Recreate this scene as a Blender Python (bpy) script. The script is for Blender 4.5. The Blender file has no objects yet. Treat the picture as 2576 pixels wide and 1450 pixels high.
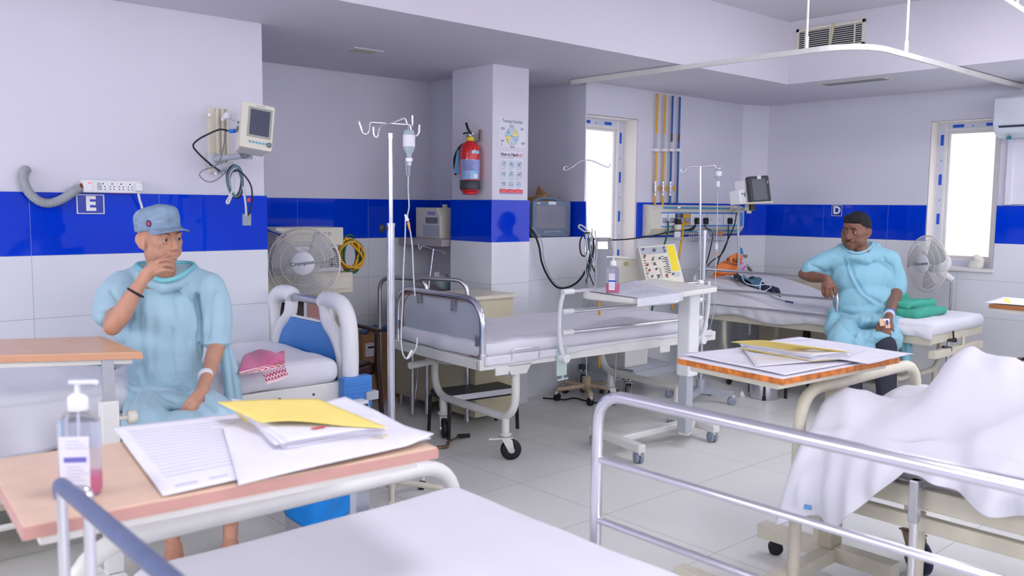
import bpy, math, random
import numpy as np
from math import sin, cos, pi, radians as R_, hypot, sqrt, exp, atan2
from mathutils import Vector as V, Matrix as MX
random.seed(7)
SC = bpy.context.scene
COL = SC.collection

# ------------------------------------------------------------------ camera
FPX = 2196.35; PITCH = 0.0931176; ROLL = -0.0099892; YAW = 0.7300869; EYE = 1.454
_f = V((sin(YAW)*cos(PITCH), cos(YAW)*cos(PITCH), -sin(PITCH)))
_r = V((cos(YAW), -sin(YAW), 0)); _d = _f.cross(_r)
CR = cos(ROLL)*_r + sin(ROLL)*_d; CD = -sin(ROLL)*_r + cos(ROLL)*_d
CAM = V((0, 0, EYE))
def ray(px, py): return CR*((px-1288)/FPX) + CD*((py-725)/FPX) + _f
def onx(px, py, X): d = ray(px, py); return CAM + d*(X/d.x)
def ony(px, py, Y): d = ray(px, py); return CAM + d*(Y/d.y)
def onz(px, py, Z): d = ray(px, py); return CAM + d*((Z-EYE)/d.z)
def U(px, py, q): return CAM + ray(px, py)*q          # a point q metres in front of the lens plane

# ------------------------------------------------------------------ materials
def lin(c):
    return tuple(((x/255)/12.92 if x/255 <= .04045 else ((x/255+.055)/1.055)**2.4) for x in c)
MATS = {}
def mat(name, rgb, rough=.5, metal=0., var=.04, scale=8., bump=0., bscale=60., trans=0., ior=1.45, emit=0., coat=0., sheen=0., sss=0., spec=.5, alpha=1.):
    m = bpy.data.materials.new(name); m.use_nodes = True
    nt = m.node_tree; b = nt.nodes['Principled BSDF']
    c = lin(rgb)
    b.inputs['Base Color'].default_value = (*c, 1)
    b.inputs['Roughness'].default_value = rough; b.inputs['Metallic'].default_value = metal
    b.inputs['Transmission Weight'].default_value = trans; b.inputs['IOR'].default_value = ior
    b.inputs['Coat Weight'].default_value = coat; b.inputs['Sheen Weight'].default_value = sheen
    b.inputs['Specular IOR Level'].default_value = spec
    b.inputs['Alpha'].default_value = alpha
    if sss: b.inputs['Subsurface Weight'].default_value = sss; b.inputs['Subsurface Scale'].default_value = .01
    if emit: b.inputs['Emission Color'].default_value = (*c, 1); b.inputs['Emission Strength'].default_value = emit
    tc = nt.nodes.new('ShaderNodeTexCoord')
    if var:
        n = nt.nodes.new('ShaderNodeTexNoise'); n.inputs['Scale'].default_value = scale; n.inputs['Detail'].default_value = 5
        nt.links.new(tc.outputs['Object'], n.inputs['Vector'])
        mr = nt.nodes.new('ShaderNodeMapRange'); mr.inputs['From Min'].default_value = .3; mr.inputs['From Max'].default_value = .7
        mr.inputs['To Min'].default_value = 1-var; mr.inputs['To Max'].default_value = 1+var
        nt.links.new(n.outputs['Fac'], mr.inputs['Value'])
        mx = nt.nodes.new('ShaderNodeVectorMath'); mx.operation = 'SCALE'; mx.inputs[0].default_value = c
        nt.links.new(mr.outputs['Result'], mx.inputs['Scale']); nt.links.new(mx.outputs['Vector'], b.inputs['Base Color'])
    if bump:
        n2 = nt.nodes.new('ShaderNodeTexNoise'); n2.inputs['Scale'].default_value = bscale; n2.inputs['Detail'].default_value = 6
        nt.links.new(tc.outputs['Object'], n2.inputs['Vector'])
        bp = nt.nodes.new('ShaderNodeBump'); bp.inputs['Strength'].default_value = bump; bp.inputs['Distance'].default_value = .01
        nt.links.new(n2.outputs['Fac'], bp.inputs['Height']); nt.links.new(bp.outputs['Normal'], b.inputs['Normal'])
    MATS[name] = m
    return m
def chain(nt, op, a, b=None, c=None):
    n = nt.nodes.new('ShaderNodeMath'); n.operation = op
    for i, x in enumerate((a, b, c)):
        if x is None: continue
        if isinstance(x, (int, float)): n.inputs[i].default_value = x
        else: nt.links.new(x, n.inputs[i])
    return n.outputs[0]
def mixc(nt, fac, a, b):
    n = nt.nodes.new('ShaderNodeMix'); n.data_type = 'RGBA'
    if isinstance(fac, (int, float)): n.inputs[0].default_value = fac
    else: nt.links.new(fac, n.inputs[0])
    for i, x in ((6, a), (7, b)):
        if isinstance(x, tuple): n.inputs[i].default_value = (*x, 1)
        else: nt.links.new(x, n.inputs[i])
    return n.outputs[2]
def tile_mat(name, axis, phase, width=.6):
    "glazed wall tiles: a blue course from 1.2 to 1.5 m, white courses under it, 30 cm high"
    m = mat(name, (220, 222, 230), .09, var=0, spec=.35); nt = m.node_tree; b = nt.nodes['Principled BSDF']
    g = nt.nodes.new('ShaderNodeNewGeometry'); s = nt.nodes.new('ShaderNodeSeparateXYZ'); nt.links.new(g.outputs['Position'], s.inputs[0])
    z = s.outputs[2]
    if axis == 'd':
        u = chain(nt, 'SUBTRACT', s.outputs[0], s.outputs[1])
    else: u = s.outputs[{'x': 0, 'y': 1}[axis]]
    um = chain(nt, 'PINGPONG', chain(nt, 'SUBTRACT', u, phase), width/2)
    zm = chain(nt, 'PINGPONG', z, .15)
    band = chain(nt, 'GREATER_THAN', z, 1.2)
    j = chain(nt, 'MINIMUM', um, zm)
    joint = chain(nt, 'LESS_THAN', j, .0014)
    n = nt.nodes.new('ShaderNodeTexNoise'); n.inputs['Scale'].default_value = 1.3; nt.links.new(g.outputs['Position'], n.inputs['Vector'])
    blue = mixc(nt, n.outputs['Fac'], lin((0, 40, 190)), lin((0, 70, 226)))
    c1 = mixc(nt, band, lin((224, 227, 234)), blue)
    jc = mixc(nt, band, lin((172, 174, 186)), lin((110, 130, 200)))
    c2 = mixc(nt, joint, c1, jc)
    nt.links.new(c2, b.inputs['Base Color'])
    nt.links.new(chain(nt, 'ADD', chain(nt, 'MULTIPLY', joint, .5), .04), b.inputs['Roughness'])
    bp = nt.nodes.new('ShaderNodeBump'); bp.inputs['Distance'].default_value = .001; bp.inputs['Strength'].default_value = .4
    nt.links.new(chain(nt, 'SUBTRACT', 1, joint), bp.inputs['Height']); nt.links.new(bp.outputs['Normal'], b.inputs['Normal'])
    return m
def floor_mat():
    m = mat('floor_tile', (205, 206, 204), .4, var=0); nt = m.node_tree; b = nt.nodes['Principled BSDF']
    g = nt.nodes.new('ShaderNodeNewGeometry'); s = nt.nodes.new('ShaderNodeSeparateXYZ'); nt.links.new(g.outputs['Position'], s.inputs[0])
    x = chain(nt, 'PINGPONG', chain(nt, 'SUBTRACT', s.outputs[0], 4.265), .3075)
    y = chain(nt, 'PINGPONG', chain(nt, 'SUBTRACT', s.outputs[1], 2.70), .3075)
    joint = chain(nt, 'LESS_THAN', chain(nt, 'MINIMUM', x, y), .0012)
    n = nt.nodes.new('ShaderNodeTexNoise'); n.inputs['Scale'].default_value = 2.2; n.inputs['Detail'].default_value = 6; nt.links.new(g.outputs['Position'], n.inputs['Vector'])
    n2 = nt.nodes.new('ShaderNodeTexNoise'); n2.inputs['Scale'].default_value = 260; n2.inputs['Detail'].default_value = 2; nt.links.new(g.outputs['Position'], n2.inputs['Vector'])
    c = mixc(nt, n.outputs['Fac'], lin((226, 226, 222)), lin((237, 238, 234)))
    c = mixc(nt, chain(nt, 'MULTIPLY', n2.outputs['Fac'], .12), c, lin((150, 148, 140)))
    nt.links.new(mixc(nt, joint, c, lin((135, 135, 130))), b.inputs['Base Color'])
    nt.links.new(chain(nt, 'ADD', chain(nt, 'MULTIPLY', n.outputs['Fac'], .15), .26), b.inputs['Roughness'])
    return m
PAINT = mat('lavender_wall_paint', (219, 218, 231), .55, var=.015, scale=2, bump=.03, bscale=90)
CEILM = mat('lavender_ceiling_paint', (216, 213, 224), .7, var=.015, scale=2)
WHITE = mat('white_powder_coat', (226, 226, 222), .35, var=.03, scale=12)
CREAM = mat('cream_powder_coat', (214, 209, 190), .4, var=.05, scale=14)
IVORY = mat('ivory_plastic', (218, 215, 200), .4, var=.03)
WPLAS = mat('white_plastic', (232, 233, 238), .3, var=.01)
CHROME = mat('chrome', (222, 222, 228), .16, 1., var=.02)
STEEL = mat('brushed_steel', (205, 206, 212), .34, 1., var=.05, scale=30)
ALU = mat('satin_aluminium', (190, 192, 200), .35, 1., var=.03)
BLACK = mat('black_rubber', (26, 27, 32), .55, var=.1)
BLACKP = mat('black_plastic', (22, 22, 26), .3, var=.05)
GREYP = mat('grey_plastic', (120, 124, 132), .4, var=.05)
LGREY = mat('light_grey_plastic', (178, 184, 194), .35, var=.03)
DGREY = mat('dark_grey_paint', (62, 64, 72), .45, var=.08)
SHEET = mat('white_bed_sheet', (222, 222, 231), .85, var=.015, scale=5, bump=.05, bscale=25, sheen=.2)
RUST = mat('rust_stain', (120, 84, 62), .8, var=.3, scale=40)
RED = mat('red_paint', (206, 30, 36), .28, var=.04, coat=.4)
YEL = mat('yellow_paint', (222, 165, 30), .4, var=.05)
BLU = mat('blue_paint', (24, 84, 150), .4, var=.05)
PLBLUE = mat('sky_blue_plastic', (70, 136, 214), .35, var=.04)
GREEN = mat('green_rubber_hose', (20, 100, 75), .4, var=.06)
WOODO = mat('orange_wood_edge', (196, 112, 42), .5, var=.18, scale=30)
PEACH = mat('peach_laminate', (216, 186, 160), .35, var=.05, scale=20)
PEACHE = mat('pink_laminate_edge', (200, 152, 142), .4, var=.05, scale=20)
PAPER = mat('white_paper', (228, 227, 237), .8, var=.015)
YPAPER = mat('yellow_card', (236, 214, 122), .75, var=.03)
GLASSW = mat('clear_plastic', (240, 244, 250), .12, var=0, trans=.92, ior=1.2)
BEIGE = mat('beige_laminate', (196, 186, 162), .45, var=.04)
CARDB = mat('brown_cardboard', (176, 134, 96), .85, var=.08, scale=20)
BROWN = mat('dark_brown_plastic', (62, 42, 38), .3, var=.08)
SCREEN = mat('dark_screen_glass', (78, 82, 98), .1, var=.05, scale=3)
TEALC = mat('teal_surgical_cloth', (36, 128, 108), .85, var=.05, scale=10, bump=.1, bscale=60)
INK = mat('black_ink', (40, 40, 60), .7, var=0)
INKB = mat('blue_ink', (30, 80, 190), .6, var=0)
REDI = mat('red_ink', (222, 60, 60), .6, var=0)
WINK = mat('white_lettering', (238, 238, 242), .5, var=0)
TILEX = tile_mat('glazed_tiles_along_x', 'x', 0)

# ------------------------------------------------------------------ mesh builder
def catmull(pts, n=8, closed=False):
    P = [V(p) for p in pts]
    if len(P) < 3 and not closed: return P
    out = []; L = len(P)
    rng = range(L if closed else L-1)
    for i in rng:
        p1, p2 = P[i], P[(i+1) % L]
        p0 = P[i-1] if (i > 0 or closed) else p1*2-p2
        p3 = P[(i+2) % L] if (i+2 < L or closed) else p2*2-p1
        for k in range(n):
            t = k/n
            out.append(.5*((2*p1)+(p2-p0)*t+(2*p0-5*p1+4*p2-p3)*t*t+(3*p1-p0-3*p2+p3)*t**3))
    if not closed: out.append(P[-1])
    return out
def fillet(pts, rad, n=6):
    "round the inner corners of a polyline"
    P = [V(p) for p in pts]; out = [P[0]]
    for i in range(1, len(P)-1):
        a = (P[i-1]-P[i]); b = (P[i+1]-P[i]); r = rad[i-1] if isinstance(rad, (list, tuple)) else rad
        d = min(r, a.length*.49, b.length*.49)
        A = P[i]+a.normalized()*d; B = P[i]+b.normalized()*d
        for k in range(n+1):
            t = k/n; out.append(A*(1-t)**2+P[i]*2*t*(1-t)+B*t*t)
    out.append(P[-1]); return out
def frame(o, x, z):
    "matrix with origin o, local x along x, local z along z"
    x = V(x).normalized(); z = V(z); z = (z-x*z.dot(x)).normalized(); y = z.cross(x)
    m = MX(((x.x, y.x, z.x, o[0]), (x.y, y.y, z.y, o[1]), (x.z, y.z, z.z, o[2]), (0, 0, 0, 1)))
    return m
class MB:
    def __init__(s): s.v = []; s.f = []; s.m = []; s.s = []
    def add(s, vs, fs, mi=0, sm=False, M=None):
        o = len(s.v)
        for p in vs:
            p = V(p)
            if M is not None: p = M @ p
            s.v.append((p.x, p.y, p.z))
        for f in fs: s.f.append([o+i for i in f]); s.m.append(mi); s.s.append(sm)
        return s
    def pbox(s, O, A, B, C, mi=0, M=None):
        O, A, B, C = V(O), V(A), V(B), V(C)
        vs = [O, O+A, O+A+B, O+B, O+C, O+A+C, O+A+B+C, O+B+C]
        fs = [(0, 3, 2, 1), (4, 5, 6, 7), (0, 1, 5, 4), (1, 2, 6, 5), (2, 3, 7, 6), (3, 0, 4, 7)]
        if A.cross(B).dot(C) < 0: fs = [f[::-1] for f in fs]
        return s.add(vs, fs, mi, False, M)
    def box(s, c, d, mi=0, M=None, rz=0):
        c = V(c); m = MX.Translation(c) @ MX.Rotation(rz, 4, 'Z')
        if M is not None: m = M @ m
        return s.pbox((-d[0]/2, -d[1]/2, -d[2]/2), (d[0], 0, 0), (0, d[1], 0), (0, 0, d[2]), mi, m)
    def bb(s, a, b, mi=0, M=None):
        a = V(a); b = V(b); lo = V((min(a.x, b.x), min(a.y, b.y), min(a.z, b.z))); hi = V((max(a.x, b.x), max(a.y, b.y), max(a.z, b.z)))
        return s.box((lo+hi)/2, hi-lo, mi, M)
    def tube(s, pts, r, n=10, mi=0, closed=False, M=None, caps=True, flat=1.):
        P = [V(p) for p in pts]; L = len(P)
        if L < 2: return s
        T = []
        for i in range(L):
            a = P[i-1] if (i > 0 or closed) else P[i]; b = P[(i+1) % L] if (i < L-1 or closed) else P[i]
            t = (b-a)
            T.append(t.normalized() if t.length > 1e-9 else V((0, 0, 1)))
        up = V((0, 0, 1)) if abs(T[0].z) < .9 else V((1, 0, 0))
        nrm = (up-T[0]*up.dot(T[0])).normalized()
        vs = []
        for i in range(L):
            nrm = (nrm-T[i]*nrm.dot(T[i]))
            nrm = nrm.normalized() if nrm.length > 1e-6 else T[i].orthogonal().normalized()
            bn = T[i].cross(nrm); rr = r[i] if isinstance(r, (list, tuple)) else r
            for k in range(n):
                a = 2*pi*k/n; vs.append(P[i]+nrm*(cos(a)*rr*flat)+bn*(sin(a)*rr))
        fs = []
        for i in range(L if closed else L-1):
            j = (i+1) % L
            for k in range(n):
                k2 = (k+1) % n; fs.append((i*n+k, i*n+k2, j*n+k2, j*n+k))
        s.add(vs, fs, mi, True, M)
        if caps and not closed:
            s.add(vs[:n], [tuple(range(n))[::-1]], mi, False, M); s.add(vs[-n:], [tuple(range(n))], mi, False, M)
        return s
    def cyl(s, a, b, r, r2=None, n=20, mi=0, M=None): return s.tube([a, b], [r, r if r2 is None else r2], n, mi, M=M)
    def lathe(s, prof, M=None, n=28, mi=0, sm=True, sx=1, sy=1):
        "profile of (radius, height) turned about local z"
        vs = []; fs = []; L = len(prof)
        for (r, z) in prof:
            for k in range(n): a = 2*pi*k/n; vs.append((cos(a)*r*sx, sin(a)*r*sy, z))
        for i in range(L-1):
            for k in range(n): k2 = (k+1) % n; fs.append((i*n+k, i*n+k2, (i+1)*n+k2, (i+1)*n+k))
        if prof[0][0] > 1e-6: fs.append(tuple(range(n))[::-1])
        if prof[-1][0] > 1e-6: fs.append(tuple((L-1)*n+k for k in range(n)))
        return s.add(vs, fs, mi, sm, M)
    def ell(s, c, r, M=None, mi=0, nu=20, nv=12):
        c = V(c); r = (r, r, r) if isinstance(r, (int, float)) else r
        prof = [(sin(pi*i/nv), -cos(pi*i/nv)) for i in range(nv+1)]
        m = MX.Translation(c) @ MX.Diagonal((*r, 1))
        if M is not None: m = M @ m
        return s.lathe([(max(a, 1e-7), b) for a, b in prof], m, nu, mi)
    def prism(s, poly, z0, z1, M=None, mi=0):
        n = len(poly)
        area = sum(poly[i][0]*poly[(i+1) % n][1]-poly[(i+1) % n][0]*poly[i][1] for i in range(n))
        if area < 0: poly = poly[::-1]
        vs = [(x, y, z0) for x, y in poly]+[(x, y, z1) for x, y in poly]
        fs = [tuple(range(n))[::-1], tuple(range(n, 2*n))]+[(i, (i+1) % n, n+(i+1) % n, n+i) for i in range(n)]
        return s.add(vs, fs, mi, False, M)
    def rrect(s, w, h, r, z0, z1, M=None, mi=0, n=5):
        return s.prism(rr(w, h, r, n), z0, z1, M, mi)
    def grid(s, fn, nu, nv, mi=0, sm=True, M=None):
        vs = [fn(i/nu, j/nv) for j in range(nv+1) for i in range(nu+1)]
        fs = [(j*(nu+1)+i, j*(nu+1)+i+1, (j+1)*(nu+1)+i+1, (j+1)*(nu+1)+i) for j in range(nv) for i in range(nu)]
        return s.add(vs, fs, mi, sm, M)
    def text(s, body, size, M, mi=0, depth=.0006, align='CENTER', bold=0., sx=1.):
        cu = bpy.data.curves.new('t', 'FONT'); cu.body = body; cu.size = size; cu.align_x = align; cu.align_y = 'CENTER'
        cu.extrude = depth; cu.offset = bold; cu.resolution_u = 3
        o = bpy.data.objects.new('t', cu); COL.objects.link(o)
        dg = bpy.context.evaluated_depsgraph_get(); dg.update()
        me = bpy.data.meshes.new_from_object(o.evaluated_get(dg))
        mm = M @ MX.Diagonal((sx, 1, 1, 1))
        s.add([v.co for v in me.vertices], [tuple(p.vertices) for p in me.polygons], mi, False, mm)
        bpy.data.objects.remove(o); bpy.data.curves.remove(cu); bpy.data.meshes.remove(me)
        return s
def rr(w, h, r, n=5):
    out = []
    for cx, cy, a0 in ((w/2-r, h/2-r, 0), (-w/2+r, h/2-r, 90), (-w/2+r, -h/2+r, 180), (w/2-r, -h/2+r, 270)):
        for k in range(n+1): a = R_(a0+90*k/n); out.append((cx+cos(a)*r, cy+sin(a)*r))
    return out
def obj(name, mb, mats, parent=None, bevel=0, sub=0, solid=0, seg=2, label=None, kind=None, remesh=0, smooth=0):
    me = bpy.data.meshes.new(name)
    inv = parent.matrix_basis.inverted() if parent is not None and parent.type == 'EMPTY' else None
    if parent is not None and parent.type != 'EMPTY' and parent.parent is not None: inv = parent.parent.matrix_basis.inverted()
    elif parent is not None and parent.type != 'EMPTY': inv = None
    vs = [inv @ V(v) for v in mb.v] if inv is not None and not mb.__dict__.get('local') else mb.v
    me.from_pydata([tuple(v) for v in vs], [], mb.f)
    me.polygons.foreach_set('material_index', mb.m); me.polygons.foreach_set('use_smooth', mb.s)
    if isinstance(mats, (list, tuple)):
        for m in mats: me.materials.append(m)
    else: me.materials.append(mats)
    me.update()
    o = bpy.data.objects.new(name, me); COL.objects.link(o)
    if parent is not None: o.parent = parent
    if remesh:
        k = o.modifiers.new('r', 'REMESH'); k.mode = 'VOXEL'; k.voxel_size = remesh; k.use_smooth_shade = True
        if smooth: k = o.modifiers.new('s', 'SMOOTH'); k.factor = .5; k.iterations = smooth
    if solid: k = o.modifiers.new('t', 'SOLIDIFY'); k.thickness = solid; k.offset = 0
    if bevel: k = o.modifiers.new('b', 'BEVEL'); k.width = bevel; k.segments = seg; k.limit_method = 'ANGLE'; k.angle_limit = R_(40)
    if sub: k = o.modifiers.new('u', 'SUBSURF'); k.levels = sub; k.render_levels = sub
    if label: o['label'] = label
    if kind: o['kind'] = kind
    return o
def thing(name, label, cat, loc=(0, 0, 0), rz=0, group=None):
    o = bpy.data.objects.new(name, None); COL.objects.link(o); o.empty_display_size = .1
    o.matrix_basis = MX.Translation(V(loc)) @ MX.Rotation(rz, 4, 'Z')
    o['label'] = label; o['category'] = cat
    if group: o['group'] = group
    return o
def tag(o, label, cat, group=None, kind=None):
    o['label'] = label; o['category'] = cat
    if group: o['group'] = group
    if kind: o['kind'] = kind
    return o
def struct(name, mb, m, parent=None, **k):
    o = obj(name, mb, m, parent, **k)
    if parent is None: o['kind'] = 'structure'
    return o
def dup(root, loc, rz=0, label=None):
    "a copy of a thing with copies of its parts and sub-parts"
    r = root.copy(); COL.objects.link(r); r.matrix_basis = MX.Translation(V(loc)) @ MX.Rotation(rz, 4, 'Z')
    if label: r['label'] = label
    for ch in list(root.children):
        c = ch.copy(); COL.objects.link(c); c.parent = r
        for g in list(ch.children):
            d = g.copy(); COL.objects.link(d); d.parent = c
    return r
# ------------------------------------------------------------------ the room
FLOOR = floor_mat()
YE, YN, YB, XD = 4.58, 5.78, 4.82, 7.50          # left wall, niche back, back wall, right wall
ZS, ZR = 2.44, 2.92                               # soffit, recess ceiling
Y0, X0 = -3.6, -3.2
b = MB(); b.bb((X0, Y0, -.12), (XD+.3, YN+.2, 0)); struct('floor', b, FLOOR)
def wall(name, a, c, phase=0, axis='x', width=.6, z1=ZS+.06, m=PAINT):
    b = MB(); b.bb(a, (c[0], c[1], z1)); w = struct(name, b, m)
    return w
def dado(w, a, c, axis, phase, width=.6, z0=0, z1=1.5):
    b = MB(); b.bb((*a, z0), (*c, z1)); return obj('tile_dado', b, tile_mat('glazed_wall_tiles', axis, phase, width), w, bevel=.0015)
T = .011
w = wall('wall_left', (X0, YE, 0), (2.235, YN+.2, 0)); dado(w, (X0, YE-T), (2.235+T, YN), 'x', 1.051)
w = wall('wall_niche_back', (2.235, YN, 0), (5.3, YN+.2, 0)); dado(w, (2.247, YN-T), (4.25, YN), 'x', 3.071)
w = wall('wall_niche_side', (4.25, 5.16, 0), (4.5, YN, 0)); dado(w, (4.25-T, 5.16), (4.25, YN-T), 'y', 5.6, z0=1.2)
b = MB(); b.bb((4.01, 4.70, 0), (4.352, 5.16, ZS+.05)); w = struct('wall_column', b, PAINT, bevel=.004)
b = MB(); b.bb((4.01-T, 4.70-T, 0), (4.352+T, 5.16, 1.5)); obj('tile_dado', b, tile_mat('glazed_column_tiles', 'd', -.691, 3.0), w, bevel=.0015)
# back wall with its window opening
b = MB()
for a, c in (((5.075, 0), (5.085, ZS+.05)), ((5.70, 0), (7.26, ZS+.05)), ((5.085, 0), (5.70, .98)), ((5.085, 2.185), (5.70, ZS+.05))):
    b.bb((a[0], YB, a[1]), (c[0], YB+.28, c[1]))
b.bb((5.075, YB+.28, 0), (5.085, YN, ZS+.05))
w = struct('wall_back', b, PAINT)
WTB = tile_mat('glazed_back_wall_tiles', 'x', 5.72)
b = MB(); b.bb((5.07, YB-T, 0), (5.085, YB, 1.5)); b.bb((5.085, YB-T, 0), (5.715, YB, .975)); b.bb((5.715, YB-T, 0), (7.26, YB, 1.5))
obj('tile_dado', b, WTB, w)
b = MB(); b.bb((5.075-T, YB, 1.2), (5.075, YN, 1.5)); obj('tile_dado', b, tile_mat('glazed_pocket_tiles', 'y', 5.3), w)
# chamfered corner
b = MB(); b.prism([(7.24, YB+.2), (7.24, YB), (XD-.005, 4.70), (XD+.2, 4.70), (XD+.2, YB+.2)], 0, ZS+.05); w = struct('wall_corner', b, PAINT)
b = MB(); b.prism([(7.25, YB+.005), (7.238, YB-T-.003), (XD-T-.003, 4.685), (XD+.005, 4.70)], 0, 1.5); obj('tile_dado', b, tile_mat('glazed_corner_tiles', 'd', 2.99, .9), w)
# low tiled box under the monitor, right of the column
b = MB(); b.bb((4.352+T, 4.80, 0), (5.06, 5.3, 1.199)); b.bb((4.352+T, 4.80, 1.199), (5.06, 5.3, 1.22), 1); w = struct('wall_ledge', b, [tile_mat('glazed_ledge_tiles', 'x', 4.0, 3.0), mat('white_ledge_top', (224, 227, 234), .12, var=.01)])
w['label'] = 'low tiled ledge between the column and the window'
# right wall with its window openings
WY0, WY1 = 2.625, 3.165
b = MB()
holes = [(WY0, WY1, .985, 2.19), (.05, 1.75, .75, 2.25)]
def yz_wall(b, x0, x1, y0, y1, z0, z1, holes):
    ys = sorted(holes); cur = y0
    for (a, c, d, e) in ys:
        b.bb((x0, cur, z0), (x1, a, z1)); b.bb((x0, a, z0), (x1, c, d)); b.bb((x0, a, e), (x1, c, z1)); cur = c
    b.bb((x0, cur, z0), (x1, y1, z1))
yz_wall(b, XD, XD+.25, Y0, 4.72, 0, ZS+.6, holes)
w = struct('wall_right', b, PAINT)
b = MB(); x = XD-T
b.bb((x, WY1+.005, 0), (XD, 4.69, 1.5)); b.bb((x, 1.75, 0), (XD, WY0-.005, 1.5)); b.bb((x, WY0-.005, 0), (XD, WY1+.005, .98)); b.bb((x, .05, 0), (XD, 1.75, .75)); b.bb((x, Y0, 0), (XD, .05, 1.5))
obj('tile_dado', b, tile_mat('glazed_right_wall_tiles', 'y', 3.491), w)
b = MB(); LH = [(1.1, 2.6), (2.9, 4.35)]
b.bb((X0-.2, Y0, 0), (X0, YE, 1.55)); b.bb((X0-.2, Y0, 2.75), (X0, YE, ZS+.6)); cur = Y0
for a, c in LH: b.bb((X0-.2, cur, 1.55), (X0, a, 2.75)); cur = c
b.bb((X0-.2, cur, 1.55), (X0, YE, 2.75)); w = struct('wall_left_end', b, PAINT)
b = MB(); HX = [(-2.6+2.2*k, -.8+2.2*k) for k in range(4)]
b.bb((X0-.2, Y0-.2, 0), (XD+.25, Y0, 1.75)); b.bb((X0-.2, Y0-.2, 2.75), (XD+.25, Y0, ZS+.6)); cur = X0-.2
for a, c in HX: b.bb((cur, Y0-.2, 1.75), (a, Y0, 2.75)); cur = c
b.bb((cur, Y0-.2, 1.75), (XD+.25, Y0, 2.75))
w = struct('wall_behind', b, PAINT)
# ceiling: low soffit round a raised field
RX, RY = 6.31, 3.80
b = MB(); b.bb((X0, RY, ZS), (XD+.25, YN+.2, ZS+.12)); b.bb((RX, Y0, ZS), (XD+.25, RY, ZS+.12)); b.bb((X0, RY, ZS+.12), (RX+.12, RY+.12, ZR)); b.bb((RX, Y0, ZS+.12), (RX+.12, RY, ZR))
struct('ceiling_soffit', b, CEILM)
b = MB(); b.bb((X0-.2, Y0-.2, ZR), (RX+.12, RY+.12, ZR+.15)); struct('ceiling', b, CEILM)

# windows
FRAMEW = mat('white_window_frame', (226, 224, 226), .4, var=.02)
FILM = mat('blue_white_protective_film', (206, 212, 228), .35, var=.03)
PANE = mat('frosted_daylit_glass', (246, 246, 246), .4, var=.01, emit=.62)
FILLP = mat('added_fill_glass', (246, 245, 248), .4, var=0, emit=4.9)  # glowing glass for the fill windows added behind the camera
BMARK = mat('blue_film_print', (20, 84, 205), .4, var=0)
def window(n, M, w, h, fw=.075, marks=True, glass=None):
    "M: origin at lower left inside corner of the frame, x along the width, y up, z towards the room"
    b = MB(); d = .05
    for a, c in (((0, 0), (fw, h)), ((w-fw, 0), (w, h)), ((fw, 0), (w-fw, fw)), ((fw, h-fw), (w-fw, h))): b.bb((*a, 0), (*c, d), 0, M)
    f2 = fw+.022
    for a, c in (((fw, fw), (f2, h-fw)), ((w-f2, fw), (w-fw, h-fw)), ((f2, fw), (w-f2, f2)), ((f2, h-f2), (w-f2, h-fw))): b.bb((*a, .0), (*c, .03), 0, M)
    win = struct('window_%d' % n, b, FRAMEW, bevel=.003)
    b = MB(); b.bb((f2, f2, .008), (w-f2, h-f2, .014), 0, M); obj('pane', b, glass or PANE, win)
    if marks:
        b = MB(); t = .0504
        b.bb((.012, .012, .05), (fw-.018, h-.012, t), 0, M); b.bb((w-fw+.018, .012, .05), (w-.012, h-.012, t), 0, M); b.bb((fw, h-fw+.018, .05), (w-fw, h-.012, t), 0, M)
        b.bb((fw, .012, .05), (w-fw, fw-.018, t), 0, M)
        t2 = .0508; k = 0; y = h-.10
        while y > .1:
            for xx in (.022, w-fw+.028):
                if k % 2 == 0: b.bb((xx, y-.09, t), (xx+.026, y, t2), 1, M)
                else:
                    b.text('n', .035, M @ MX.Translation((xx+.013, y-.05, t2)) @ MX.Rotation(pi/2, 4, 'Z'), 1)
            y -= .165; k += 1
        x = fw+.04; k = 0
        while x < w-fw-.08:
            if k % 2 == 0: b.bb((x, h-fw+.028, t), (x+.09, h-.022, t2), 1, M)
            else: b.text('n', .035, M @ MX.Translation((x+.03, h-fw/2, t2)), 1)
            x += .13; k += 1
        obj('protective_film', b, [FILM, BMARK], win)
    return win
window(1, frame((5.085, YB+.20, .985), (1, 0, 0), (0, -1, 0)), .615, 1.2)
window(2, frame((XD+.19, WY1, .985), (0, -1, 0), (-1, 0, 0)), .54, 1.205)
window(3, frame((XD+.19, 1.75, .75), (0, -1, 0), (-1, 0, 0)), 1.7, 1.5, marks=False)
for k, (a, c) in enumerate(LH): window(8+k, frame((X0-.12, a, 1.55), (0, 1, 0), (1, 0, 0)), c-a, 1.2, marks=False, glass=mat('left_fill_glass', (246, 245, 248), .4, var=0, emit=7.))  # unseen windows added on the left, glowing to light faces turned that way
for k, (a, c) in enumerate(HX): window(4+k, frame((c, Y0-.12, 1.75), (-1, 0, 0), (0, 1, 0)), c-a, 1.0, marks=False, glass=FILLP)  # unseen high windows added behind the camera as fill for the back walls
b = MB(); b.bb((XD-.03, WY0-.01, .965), (XD+.2, WY1+.01, .991)); b.bb((5.085, YB-.02, .965), (5.70, YB+.2, .991)); struct('trim_1', b, FRAMEW, bevel=.002)
# warm white reveals
REV = mat('cream_reveal_plaster', (232, 226, 222), .6, var=.02)
b = MB(); b.bb((XD, WY1-.004, .985), (XD+.25, WY1+.002, 2.19)); b.bb((XD, WY0-.002, .985), (XD+.25, WY0+.004, 2.19)); b.bb((XD, WY0, 2.186), (XD+.25, WY1, 2.192))
b.bb((5.696, YB, .985), (5.702, YB+.25, 2.185)); b.bb((5.085, YB, 2.182), (5.70, YB+.25, 2.188)); struct('trim_2', b, REV)

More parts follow.
